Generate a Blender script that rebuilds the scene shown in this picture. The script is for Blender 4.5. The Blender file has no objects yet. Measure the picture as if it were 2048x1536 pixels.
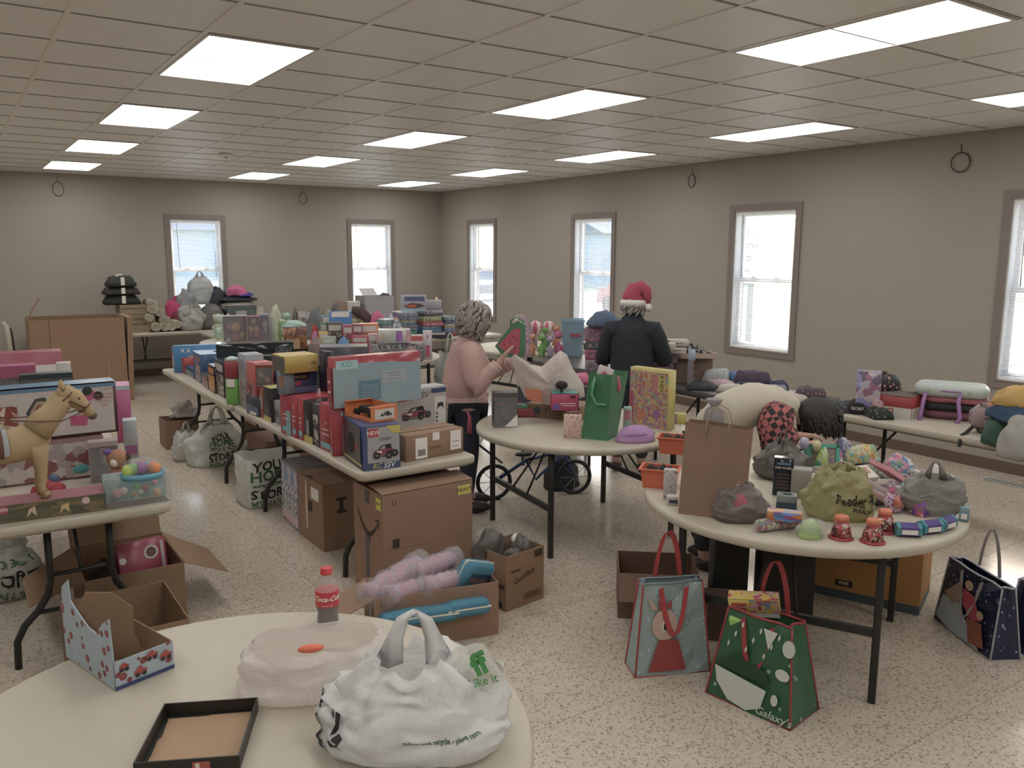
import bpy, math, random
from math import sin, cos, pi, sqrt, atan2, hypot, radians
from mathutils import Vector, Matrix, noise
random.seed(7)
SC = bpy.context.scene
COL = SC.collection
# ---------------------------------------------------------------- camera, world, exposure
FPX = 1659.42
CZ = 1.9207
YAW, PIT, ROL = 0.5962, -0.1587, 0.0044
_cy, _sy, _cp, _sp = cos(YAW), sin(YAW), cos(PIT), sin(PIT)
FW = Vector((_sy*_cp, _cy*_cp, _sp))
_R = Vector((_cy, -_sy, 0)); _U = _R.cross(FW)
RT = _R*cos(ROL) + _U*sin(ROL); UP = _U*cos(ROL) - _R*sin(ROL)
cd = bpy.data.cameras.new('camera'); cd.sensor_width = 36; cd.lens = FPX/2048*36; cd.clip_end = 500
cam = bpy.data.objects.new('camera', cd); COL.objects.link(cam)
cam.matrix_world = Matrix(((RT.x, UP.x, -FW.x, 0), (RT.y, UP.y, -FW.y, 0), (RT.z, UP.z, -FW.z, CZ), (0, 0, 0, 1)))
SC.camera = cam
vs = SC.view_settings
vs.view_transform = 'Standard'; vs.look = 'None'; vs.gamma = 1; vs.use_curve_mapping = False; vs.exposure = 0.0
SC.display_settings.display_device = 'sRGB'
w = bpy.data.worlds.new('world'); SC.world = w; w.use_nodes = True
nt = w.node_tree; bg = nt.nodes['Background']
sky = nt.nodes.new('ShaderNodeTexSky'); sky.sky_type = 'NISHITA'; sky.sun_disc = False
sky.sun_elevation = radians(32); sky.sun_rotation = radians(60); sky.air_density = 1.2; sky.dust_density = 2.0
nt.links.new(sky.outputs[0], bg.inputs[0]); bg.inputs[1].default_value = 1.0
sd = bpy.data.lights.new('sun', 'SUN'); sd.energy = 4.5; sd.angle = radians(1); sd.color = (1, .95, .86)
so = bpy.data.objects.new('sun', sd); COL.objects.link(so); so.rotation_euler = (radians(50), 0, radians(150))
PANEL_E = 7.0      # radiance of the ceiling light diffusers
SC.cycles.max_bounces = 7; SC.cycles.diffuse_bounces = 4; SC.cycles.glossy_bounces = 3
SC.cycles.transmission_bounces = 6; SC.cycles.transparent_max_bounces = 16
SC.cycles.use_denoising = True; SC.cycles.caustics_reflective = False; SC.cycles.caustics_refractive = False
SC.cycles.sample_clamp_indirect = 6

# ---------------------------------------------------------------- pixel <-> place helpers (design time: a pixel on a known plane gives the place)
def ray(x, y): return FW + RT*((x-1024)/FPX) + UP*((768-y)/FPX)
def G(x, y, z=0.0):
    d = ray(x, y); t = (z-CZ)/d.z; return Vector((d.x*t, d.y*t, z))
def zat(b, x, y):
    d = ray(x, y); return CZ + d.z*hypot(b[0], b[1])/hypot(d.x, d.y)
def AZ(x, D, z=0.0, y=700):
    d = ray(x, y); k = D/hypot(d.x, d.y); return Vector((d.x*k, d.y*k, z))
def mpp(b): return (Vector((b[0], b[1], b[2]-CZ)).dot(FW))/FPX   # metres per pixel at a place

# ---------------------------------------------------------------- materials
_m = {}
def lin(h):
    h = h.lstrip('#'); o = []
    for i in (0, 2, 4):
        c = int(h[i:i+2], 16)/255; o.append(c/12.92 if c <= .04045 else ((c+.055)/1.055)**2.4)
    return o
def C(h, k=1.5, ds=.24):
    c = lin(h); y = .2126*c[0]+.7152*c[1]+.0722*c[2]
    return tuple(min(.88, (v+(y-v)*ds)*k) for v in c) + (1,)
def newmat(key):
    m = bpy.data.materials.new(key); m.use_nodes = True
    return m, m.node_tree, m.node_tree.nodes['Principled BSDF']
def bump(nt, b, scale, strength, dist=.002, detail=2):
    n = nt.nodes.new('ShaderNodeTexNoise'); n.inputs['Scale'].default_value = scale; n.inputs['Detail'].default_value = detail
    tc = nt.nodes.new('ShaderNodeTexCoord'); nt.links.new(tc.outputs['Object'], n.inputs['Vector'])
    u = nt.nodes.new('ShaderNodeBump'); u.inputs['Strength'].default_value = strength; u.inputs['Distance'].default_value = dist
    nt.links.new(n.outputs[0], u.inputs['Height']); nt.links.new(u.outputs[0], b.inputs['Normal'])
def M(h, r=.6, metal=0, bs=0, k=1.5, var=.06, name=None):
    key = (h, r, metal, bs, k)
    if key in _m: return _m[key]
    m, nt, b = newmat(name or 'paint_'+h.strip('#'))
    c = C(h, k)
    n = nt.nodes.new('ShaderNodeTexNoise'); n.inputs['Scale'].default_value = 9; n.inputs['Detail'].default_value = 1
    tc = nt.nodes.new('ShaderNodeTexCoord'); nt.links.new(tc.outputs['Object'], n.inputs['Vector'])
    x = nt.nodes.new('ShaderNodeMix'); x.data_type = 'RGBA'
    x.inputs[6].default_value = tuple(v*(1-var) for v in c[:3])+(1,); x.inputs[7].default_value = tuple(min(.95, v*(1+var)) for v in c[:3])+(1,)
    nt.links.new(n.outputs[0], x.inputs[0]); nt.links.new(x.outputs[2], b.inputs['Base Color'])
    b.inputs['Roughness'].default_value = r; b.inputs['Metallic'].default_value = metal
    if bs: bump(nt, b, bs, .5)
    _m[key] = m; return m
def ramp(nt, cols, mode='CONSTANT'):
    r = nt.nodes.new('ShaderNodeValToRGB'); cr = r.color_ramp; cr.interpolation = mode
    while len(cr.elements) < len(cols): cr.elements.new(.5)
    for i, c in enumerate(cols):
        cr.elements[i].position = i/len(cols) if mode == 'CONSTANT' else i/max(1, len(cols)-1); cr.elements[i].color = C(c)
    return r
def BUSY(cols, scale=40, r=.35, st=(1, 1, 1), k=None):
    """printed artwork: a patchwork of the package's colours"""
    key = ('busy', tuple(cols), scale, r, st)
    if key in _m: return _m[key]
    m, nt, b = newmat('print_'+cols[0].strip('#'))
    tc = nt.nodes.new('ShaderNodeTexCoord'); mp = nt.nodes.new('ShaderNodeMapping'); mp.inputs['Scale'].default_value = st
    nz = nt.nodes.new('ShaderNodeTexNoise'); nz.inputs['Scale'].default_value = scale*.5; nz.inputs['Detail'].default_value = 1
    va = nt.nodes.new('ShaderNodeVectorMath'); va.operation = 'MULTIPLY_ADD'; va.inputs[1].default_value = (.05,)*3
    v = nt.nodes.new('ShaderNodeTexVoronoi'); v.inputs['Scale'].default_value = scale
    s = nt.nodes.new('ShaderNodeSeparateColor'); rp = ramp(nt, cols)
    L = nt.links.new
    L(tc.outputs['Object'], mp.inputs[0]); L(mp.outputs[0], nz.inputs['Vector']); L(nz.outputs['Color'], va.inputs[0]); L(mp.outputs[0], va.inputs[2])
    L(va.outputs[0], v.inputs['Vector']); L(v.outputs['Color'], s.inputs[0]); L(s.outputs[0], rp.inputs[0]); L(rp.outputs[0], b.inputs['Base Color'])
    b.inputs['Roughness'].default_value = r
    _m[key] = m; return m
def SPOTS(base, dot, scale=30, size=.3, r=.5, second=None):
    """a plain ground with a repeating printed dot"""
    key = ('spots', base, dot, scale, size)
    if key in _m: return _m[key]
    m, nt, b = newmat('dotted_'+base.strip('#'))
    tc = nt.nodes.new('ShaderNodeTexCoord'); v = nt.nodes.new('ShaderNodeTexVoronoi'); v.inputs['Scale'].default_value = scale
    rp = nt.nodes.new('ShaderNodeValToRGB'); cr = rp.color_ramp; cr.interpolation = 'CONSTANT'
    cr.elements[0].color = C(dot); cr.elements[1].position = size; cr.elements[1].color = C(base)
    if second: e = cr.elements.new(size*.5); e.color = C(second)
    L = nt.links.new; L(tc.outputs['Object'], v.inputs['Vector']); L(v.outputs['Distance'], rp.inputs[0]); L(rp.outputs[0], b.inputs['Base Color'])
    b.inputs['Roughness'].default_value = r
    _m[key] = m; return m
def EMIT(h, e, key=None):
    kk = ('emit', h, e)
    if kk in _m: return _m[kk]
    m, nt, b = newmat('light_diffuser'); b.inputs['Base Color'].default_value = C(h, 1); b.inputs['Emission Color'].default_value = tuple(lin(h))+(1,)
    b.inputs['Emission Strength'].default_value = e; _m[kk] = m; return m
def CLEAR(tint='#eef4f4', a=.22, r=.08):
    kk = ('clear', tint, a, r)
    if kk in _m: return _m[kk]
    m = bpy.data.materials.new('clear_plastic'); m.use_nodes = True; nt = m.node_tree; nt.nodes.remove(nt.nodes['Principled BSDF'])
    o = nt.nodes['Material Output']; t = nt.nodes.new('ShaderNodeBsdfTransparent'); t.inputs[0].default_value = C(tint, 1.25)
    g = nt.nodes.new('ShaderNodeBsdfPrincipled'); g.inputs['Base Color'].default_value = C(tint, 1.2); g.inputs['Roughness'].default_value = r
    x = nt.nodes.new('ShaderNodeMixShader'); x.inputs[0].default_value = a
    nt.links.new(t.outputs[0], x.inputs[1]); nt.links.new(g.outputs[0], x.inputs[2]); nt.links.new(x.outputs[0], o.inputs[0])
    _m[kk] = m; return m
def BAGM(h, a=.12, r=.33, tr=.35):
    """thin crinkled film: diffuse, some light passing through, faint see-through"""
    kk = ('bag', h, a, r)
    if kk in _m: return _m[kk]
    m = bpy.data.materials.new('plastic_film_'+h.strip('#')); m.use_nodes = True; nt = m.node_tree; b = nt.nodes['Principled BSDF']
    o = nt.nodes['Material Output']; b.inputs['Base Color'].default_value = C(h); b.inputs['Roughness'].default_value = r
    bump(nt, b, 16, .55, .03, 3)
    tl = nt.nodes.new('ShaderNodeBsdfTranslucent'); tl.inputs[0].default_value = C(h)
    tp = nt.nodes.new('ShaderNodeBsdfTransparent'); tp.inputs[0].default_value = C(h, 1.5)
    x = nt.nodes.new('ShaderNodeMixShader'); x.inputs[0].default_value = tr
    y = nt.nodes.new('ShaderNodeMixShader'); y.inputs[0].default_value = a
    L = nt.links.new; L(b.outputs[0], x.inputs[1]); L(tl.outputs[0], x.inputs[2]); L(x.outputs[0], y.inputs[1]); L(tp.outputs[0], y.inputs[2]); L(y.outputs[0], o.inputs[0])
    _m[kk] = m; return m
def wallmat():
    m, nt, b = newmat('wall_paint'); b.inputs['Base Color'].default_value = C('#968d80', 1.3); b.inputs['Roughness'].default_value = .8
    bump(nt, b, 90, .12, .001); return m
def terrazzo():
    m, nt, b = newmat('terrazzo'); L = nt.links.new
    tc = nt.nodes.new('ShaderNodeTexCoord')
    v = nt.nodes.new('ShaderNodeTexVoronoi'); v.inputs['Scale'].default_value = 120; v.inputs['Randomness'].default_value = 1
    sc = nt.nodes.new('ShaderNodeSeparateColor'); rp = ramp(nt, ['#ada190', '#a89b8a', '#b1a595', '#ada190', '#aa9d8c', '#9c8f7d', '#afa393', '#867966', '#ab9f8e'])
    n = nt.nodes.new('ShaderNodeTexNoise'); n.inputs['Scale'].default_value = 1.3; n.inputs['Detail'].default_value = 2
    x = nt.nodes.new('ShaderNodeMix'); x.data_type = 'RGBA'; x.blend_type = 'MULTIPLY'; x.inputs[0].default_value = 1
    r2 = nt.nodes.new('ShaderNodeValToRGB'); r2.color_ramp.elements[0].color = (.88, .87, .86, 1); r2.color_ramp.elements[1].color = (1, 1, 1, 1)
    L(tc.outputs['Object'], v.inputs['Vector']); L(v.outputs['Color'], sc.inputs[0]); L(sc.outputs[0], rp.inputs[0])
    L(tc.outputs['Object'], n.inputs['Vector']); L(n.outputs[0], r2.inputs[0]); L(rp.outputs[0], x.inputs[6]); L(r2.outputs[0], x.inputs[7]); L(x.outputs[2], b.inputs['Base Color'])
    b.inputs['Roughness'].default_value = .17; b.inputs['Specular IOR Level'].default_value = .3
    return m
CARD = lambda h='#8f7155': M(h, .85, 0, 0, 1.3, .05, 'cardboard_'+h.strip('#'))
CARDIN = CARD('#6b5240')

# ---------------------------------------------------------------- mesh builder
class MB:
    def __init__(s): s.v = []; s.f = []; s.mi = []; s.mats = []; s.sm = []
    def mi_(s, m):
        if m not in s.mats: s.mats.append(m)
        return s.mats.index(m)
    def add(s, vs_, fs, m, smooth=False):
        o = len(s.v); s.v += [tuple(v) for v in vs_]; k = s.mi_(m)
        for f in fs: s.f.append([i+o for i in f]); s.mi.append(k); s.sm.append(smooth)
        return s
    def box(s, a, b, m, T=None):
        x0, y0, z0 = a; x1, y1, z1 = b
        vs_ = [(x0, y0, z0), (x1, y0, z0), (x1, y1, z0), (x0, y1, z0), (x0, y0, z1), (x1, y0, z1), (x1, y1, z1), (x0, y1, z1)]
        if T: vs_ = [T @ Vector(v) for v in vs_]
        return s.add(vs_, [(0, 3, 2, 1), (4, 5, 6, 7), (0, 1, 5, 4), (1, 2, 6, 5), (2, 3, 7, 6), (3, 0, 4, 7)], m)
    def rbox(s, a, b, r, m, n=3, zr=None, T=None):
        """box with rounded vertical corners and a small chamfer top and bottom"""
        x0, y0, z0 = a; x1, y1, z1 = b; zr = r*.4 if zr is None else zr
        def ring(z, q):
            o = []
            for cx, cy, a0 in ((x1-r, y1-r, 0), (x0+r, y1-r, 90), (x0+r, y0+r, 180), (x1-r, y0+r, 270)):
                for i in range(n+1):
                    t = radians(a0+90*i/n); o.append((cx+(r-q)*cos(t), cy+(r-q)*sin(t), z))
            return o
        rs = [ring(z0, zr), ring(z0+zr, 0), ring(z1-zr, 0), ring(z1, zr)]
        if T: rs = [[T @ Vector(v) for v in q] for q in rs]
        return s.loft(rs, m, True, True, smooth=True)
    def loft(s, rings, m, cap0=False, cap1=False, smooth=True, close=True):
        n = len(rings[0]); vs_ = [v for r in rings for v in r]; fs = []
        for j in range(len(rings)-1):
            for i in range(n if close else n-1):
                k = (i+1) % n; fs.append((j*n+i, j*n+k, (j+1)*n+k, (j+1)*n+i))
        s.add(vs_, fs, m, smooth); o = len(s.v)-len(vs_); k = s.mi_(m)
        if cap0: s.f.append([o+i for i in range(n)][::-1]); s.mi.append(k); s.sm.append(False)
        if cap1: s.f.append([o+(len(rings)-1)*n+i for i in range(n)]); s.mi.append(k); s.sm.append(False)
        return s
    def cyl(s, p0, p1, r0, m, r1=None, n=12, caps=True, smooth=True):
        return s.tube([p0, p1], [r0, r0 if r1 is None else r1], m, n, caps, smooth)
    def tube(s, pts, r, m, n=8, caps=True, smooth=True):
        pts = [Vector(p) for p in pts]; N = len(pts)
        if not isinstance(r, (list, tuple)): r = [r]*N
        rings = []; pv = None
        for i, p in enumerate(pts):
            t = (pts[min(i+1, N-1)]-pts[max(i-1, 0)]).normalized()
            if pv is None: a = t.orthogonal().normalized()
            else: a = (pv-t*pv.dot(t)).normalized() if (pv-t*pv.dot(t)).length > 1e-5 else t.orthogonal().normalized()
            pv = a; b = t.cross(a)
            rings.append([p+(a*cos(2*pi*k/n)+b*sin(2*pi*k/n))*r[i] for k in range(n)])
        return s.loft(rings, m, caps, caps, smooth)
    def lathe(s, prof, m, c=(0, 0, 0), n=20, smooth=True, T=None, sx=1, sy=1):
        rings = [[Vector((c[0]+r*sx*cos(2*pi*k/n), c[1]+r*sy*sin(2*pi*k/n), c[2]+z)) for k in range(n)] for r, z in prof]
        if T: rings = [[T @ v for v in q] for q in rings]
        return s.loft(rings, m, prof[0][0] > 1e-4, prof[-1][0] > 1e-4, smooth)
    def ball(s, c, r, m, n=12, k=8, sq=(1, 1, 1), T=None, nz=0, sd=0, fr=4):
        rings = []
        for j in range(k+1):
            t = -pi/2+pi*j/k; q = []
            for i in range(n):
                d = Vector((cos(t)*cos(2*pi*i/n), cos(t)*sin(2*pi*i/n), sin(t)))
                rr = 1+nz*noise.noise(d*fr+Vector((sd, sd*1.7, 0))) if nz else 1
                p = Vector((d.x*sq[0], d.y*sq[1], d.z*sq[2]))*r*rr
                if T: p = T @ p
                q.append(p+Vector(c))
            rings.append(q)
        return s.loft(rings, m)
    def prism(s, poly, z0, z1, m, T=None, smooth=False):
        n = len(poly); vs_ = [(x, y, z0) for x, y in poly]+[(x, y, z1) for x, y in poly]
        if T: vs_ = [T @ Vector(v) for v in vs_]
        return s.add(vs_, [tuple(range(n))[::-1], tuple(range(n, 2*n))]+[(i, (i+1) % n, n+(i+1) % n, n+i) for i in range(n)], m, smooth)
    def quad(s, a, b, c, d, m): return s.add([a, b, c, d], [(0, 1, 2, 3)], m)
    def mesh(s, name):
        me = bpy.data.meshes.new(name); me.from_pydata(s.v, [], s.f)
        for m in s.mats: me.materials.append(m)
        me.polygons.foreach_set('material_index', s.mi); me.polygons.foreach_set('use_smooth', s.sm); me.update(); return me
    def build(s, name, parent=None, loc=None, rz=0, rot=None):
        return link(name, s.mesh(name), parent, loc, rz, rot)
def link(name, me, parent=None, loc=None, rz=0, rot=None):
    o = bpy.data.objects.new(name, me); COL.objects.link(o)
    if parent: o.parent = parent
    if loc is not None: o.location = loc
    o.rotation_euler = rot if rot else (0, 0, rz)
    return o
def tag(o, label, cat, group=None, kind=None):
    o['label'] = label; o['category'] = cat
    if group: o['group'] = group
    if kind: o['kind'] = kind
    return o
def E(name, label, cat, loc, rz=0, group=None, rot=None):
    o = link(name, None, None, loc, rz, rot); return tag(o, label, cat, group)
def struct(o, kind='structure'): o['kind'] = kind; return o
_txt = {}
def textmesh(s, mat, ext=.0006, shear=0, bold=0):
    c = bpy.data.curves.new('lettering', 'FONT'); c.body = s; c.size = 1; c.align_x = 'CENTER'; c.align_y = 'CENTER'; c.resolution_u = 2
    c.shear = shear; c.offset = bold; c.extrude = 0
    o = bpy.data.objects.new('tmp', c); COL.objects.link(o)
    dg = bpy.context.evaluated_depsgraph_get(); dg.update(); me = bpy.data.meshes.new_from_object(o.evaluated_get(dg))
    vs_ = [v.co.copy() for v in me.vertices]; fs = [tuple(p.vertices) for p in me.polygons]
    bpy.data.objects.remove(o); bpy.data.curves.remove(c); bpy.data.meshes.remove(me)
    return vs_, fs
def text_on(mb, s, T, size, mat, bold=.01, shear=0, wrap=None):
    k = (s, bold, shear)
    if k not in _txt: _txt[k] = textmesh(s, mat, bold=bold, shear=shear)
    vs_, fs = _txt[k]
    if wrap: pts = [wrap(v.x*size, v.y*size) for v in vs_]
    else: pts = [T @ Vector((v.x*size, v.y*size, 0)) for v in vs_]
    mb.add(pts, fs, mat)
def faceT(face, w, d, h, e=.001):
    """frame of a box face: local x to the right, local y up, z outwards (box spans 0..w, 0..d, 0..h, front is y=0)"""
    if face == 'F': return Matrix(((1, 0, 0, 0), (0, 0, -1, -e), (0, 1, 0, 0), (0, 0, 0, 1))), w, h
    if face == 'B': return Matrix(((-1, 0, 0, w), (0, 0, 1, d+e), (0, 1, 0, 0), (0, 0, 0, 1))), w, h
    if face == 'R': return Matrix(((0, 0, 1, w+e), (1, 0, 0, 0), (0, 1, 0, 0), (0, 0, 0, 1))), d, h
    if face == 'L': return Matrix(((0, 0, -1, -e), (-1, 0, 0, d), (0, 1, 0, 0), (0, 0, 0, 1))), d, h
    return Matrix(((1, 0, 0, 0), (0, 1, 0, 0), (0, 0, 1, h+e), (0, 0, 0, 1))), w, d
def decorate(root, w, d, h, deco):
    pm = MB(); tm = MB(); lay = 0
    for q in deco:
        T, W, H = faceT(q[0], w, d, h, .0012+lay*.0004); lay += 1
        P = lambda u, v: T @ Vector((u*W, v*H, 0))
        if q[1] == 't':
            _, _, s, u, v, sz, m = q[:7]; rot = q[7] if len(q) > 7 else 0; sh = q[8] if len(q) > 8 else 0
            TT = T @ Matrix.Translation((u*W, v*H, 0)) @ Matrix.Rotation(radians(rot), 4, 'Z'); lim = H if abs(rot) > 60 else W
            text_on(tm, s, TT, min(sz*H, 1.5*lim*min(1, 2*min(u if lim == W else v, 1-(u if lim == W else v)))/max(1, len(s))), m, shear=sh)
        elif q[1] == 'c':
            _, _, u, v, r, m = q[:6]; c = T @ Vector((u*W, v*H, 0)); a = T.to_3x3() @ Vector((1, 0, 0)); b = T.to_3x3() @ Vector((0, 1, 0))
            pm.add([c+(a*cos(2*pi*i/14)+b*sin(2*pi*i/14))*r*H for i in range(14)], [tuple(range(14))], m)
        elif q[1] == 'p': pm.add([P(u, v) for u, v in q[2]], [tuple(range(len(q[2])))], q[3])
        else:
            _, u0, v0, u1, v1, m = q; pm.quad(P(u0, v0), P(u1, v0), P(u1, v1), P(u0, v1), m)
    if pm.v: pm.build('printed_panel', root)
    if tm.v: tm.build('lettering', root)
# ================================================================ the room
H = 2.99; XR = 7.635; YB = 13.632; XL = -3.4; YN = -3.2
TILE = .6096; GX = 1.175; GY = 4.477
WALL = wallmat(); TRIM = M('#7d7069', .5, k=1.3); WHITE = M('#c9c9c4', .4, k=1.6); BASEM = M('#5d4a3d', .6)
WIN_B = [(2.835, 3.745), (5.80, 6.70)]            # openings in the back wall, x
WIN_R = [(11.73, 12.66), (8.74, 9.72), (5.74, 6.73), (2.72, 3.68), (-.3, .66)]   # openings in the right wall, y
ZT = 2.46; ZB = .745
def wall_with_holes(name, a0, a1, holes, f, cas=.075):
    mb = MB(); e = sorted(holes); x = a0
    for h0, h1 in e:
        mb.box(*f(x, h0+cas, 0, H), WALL); mb.box(*f(h0+cas, h1-cas, 0, ZB+cas), WALL); mb.box(*f(h0+cas, h1-cas, ZT-cas, H), WALL); x = h1-cas
    mb.box(*f(x, a1, 0, H), WALL)
    return struct(mb.build(name))
TH = .2
wall_with_holes('wall_back', XL-TH, XR+TH, WIN_B, lambda a, b, c, d: ((a, YB, c), (b, YB+TH, d)))
wall_with_holes('wall_right', YN-TH, YB, WIN_R, lambda a, b, c, d: ((XR, a, c), (XR+TH, b, d)))
struct(MB().box((XL-TH, YN, 0), (XL, YB, H), WALL).build('wall_left')); struct(MB().box((XL-TH, YN-TH, 0), (XR, YN, H), WALL).build('wall_front'))
struct(MB().box((XL, YB-.013, 0), (XR, YB, .1), BASEM).build('baseboard_back'))
struct(MB().box((XR-.013, YN, 0), (XR, YB, .1), BASEM).build('baseboard_right'))
# floor: terrazzo slabs with fine joints
TZ = terrazzo(); JOINT = M('#857968', .6)
fl = struct(MB().box((XL, YN, -.06), (XR, YB, -.003), JOINT).build('floor'))
S = .9; xs = [2.515+S*i for i in range(-8, 8)]; ys = [2.505+S*i for i in range(-8, 15)]
slab = {}
for x in xs:
    for y in ys:
        x0, x1, y0, y1 = max(x, XL)+.0012, min(x+S, XR)-.0012, max(y, YN)+.0012, min(y+S, YB)-.0012
        if x1-x0 < .02 or y1-y0 < .02 or x1 < 0 or y1 < .3: continue
        k = (round(x1-x0, 3), round(y1-y0, 3))
        if k not in slab:
            slab[k] = MB().box((0, 0, -.003), (x1-x0, y1-y0, 0), TZ).mesh('slab')
        o = link('floor_slab', slab[k], fl, (x0, y0, 0)); o.rotation_euler = (0, 0, 0)
rest = MB()
rest.box((XL, YN, -.003), (-.0012-0, YB, 0), TZ); rest.box((0, YN, -.003), (XR, .3, 0), TZ)
o = rest.build('floor_slab_remainder', fl); o['kind'] = 'stuff'
# ceiling: tiles on a tee grid
CT = M('#bbb8b2', .42, 0, 260, 1.85, .03, 'ceiling_tile'); TEE = M('#c8c5be', .35, 0, 0, 1.5)
ce = struct(MB().box((XL, YN, H+.03), (XR, YB, H+.12), M('#77726a', .9)).build('ceiling'))
lights = [(c, r) for c in (0, 4, 8) for r in (-12, -8, -4, 0, 4, 8, 12)] + [(-4, r) for r in (-12, -8, -4, 0, 4, 8, 12)]
LS = {(c, r+k) for c, r in lights for k in (0, 1)}
mid = (GX, GY); g = .008
tmesh = MB().box((g, g, .004), (TILE-g, TILE-g, .02), CT).mesh('ceiling_tile')
other = MB(); nt_ = 0; cand = []
for i in range(-9, 12):
    for j in range(-14, 16):
        x0, y0 = GX+i*TILE, GY+j*TILE
        if (i, j) in LS or x0+TILE < XL or y0+TILE < YN or x0 > XR or y0 > YB: continue
        c = Vector((x0+.3, y0+.3, H-CZ)); z = c.dot(FW); X = c.dot(RT)/max(z, .01)*FPX; Y = c.dot(UP)/max(z, .01)*FPX
        vis = z > .5 and abs(X) < 1160 and Y < 900
        x1, y1 = min(x0+TILE, XR), min(y0+TILE, YB)
        full = x1-x0 > TILE-.001 and y1-y0 > TILE-.001 and x0 >= XL and y0 >= YN
        cand.append((0 if vis else 1, c.length, x0, y0, x1, y1, full))
for n_, (v, _, x0, y0, x1, y1, full) in enumerate(sorted(cand)):
    if v == 0 and n_ < 295:
        if full: link('ceiling_tile', tmesh, ce, (x0, y0, H))
        elif x1-x0 > .03 and y1-y0 > .03: MB().box((g, g, .004), (x1-x0, y1-y0, .02), CT).build('ceiling_tile', ce, (x0, y0, H))
    else:
        other.box((max(x0+g, XL), max(y0+g, YN), H+.004), (x1, y1, H+.02), CT)
o = other.build('ceiling_tile_remainder', ce); o['kind'] = 'stuff'
for i in range(-9, 13):
    x = GX+i*TILE
    if XL < x < XR: MB().box((x-.012, YN, H-.001), (x+.012, YB, H+.006), TEE).build('main_tee', ce)
for j in range(-14, 17):
    y = GY+j*TILE
    if YN < y < YB: MB().box((XL, y-.0065, H+.0005), (XR, y+.0065, H+.006), M('#8a857c', .5, k=1.3)).build('cross_tee', ce)
MB().box((XL, YB-.02, H-.004), (XR, YB, H+.008), TEE).build('edge_tee', ce); MB().box((XR-.02, YN, H-.004), (XR, YB, H+.008), TEE).build('edge_tee', ce)
# recessed panels
LF = M('#b9b6ae', .4); LD = EMIT('#fcfbf9', PANEL_E)
cn = {-4: 'column over the entrance side', 0: 'column nearest the left', 4: 'middle column', 8: 'column nearest the right wall'}
rn = {-12: 'sixth row from the back wall', -8: 'fifth row from the back wall', -4: 'nearest the camera', 0: 'second from the camera', 4: 'third from the camera', 8: 'fourth from the camera', 12: 'beside the back wall'}
for c, r in lights:
    x0, y0 = GX+c*TILE, GY+r*TILE
    if y0 < YN or x0 < XL: continue
    t = E('ceiling_light', 'ceiling light panel, %s, %s' % (cn[c], rn[r]), 'ceiling light', (x0, y0, H))
    t['group'] = 'recessed ceiling light panels'
    a, b, e = TILE, 2*TILE, .03
    f = MB(); 
    for q in (((.012, .01, -.004), (a-.012, e, .02)), ((.012, b-e, -.004), (a-.012, b-.01, .02)), ((.012, e, -.004), (e, b-e, .02)), ((a-e, e, -.004), (a-.012, b-e, .02))): f.box(*q, LF)
    f.build('frame', t); MB().box((e, e, .002), (a-e, b-e, .008), LD).build('diffuser', t)
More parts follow.
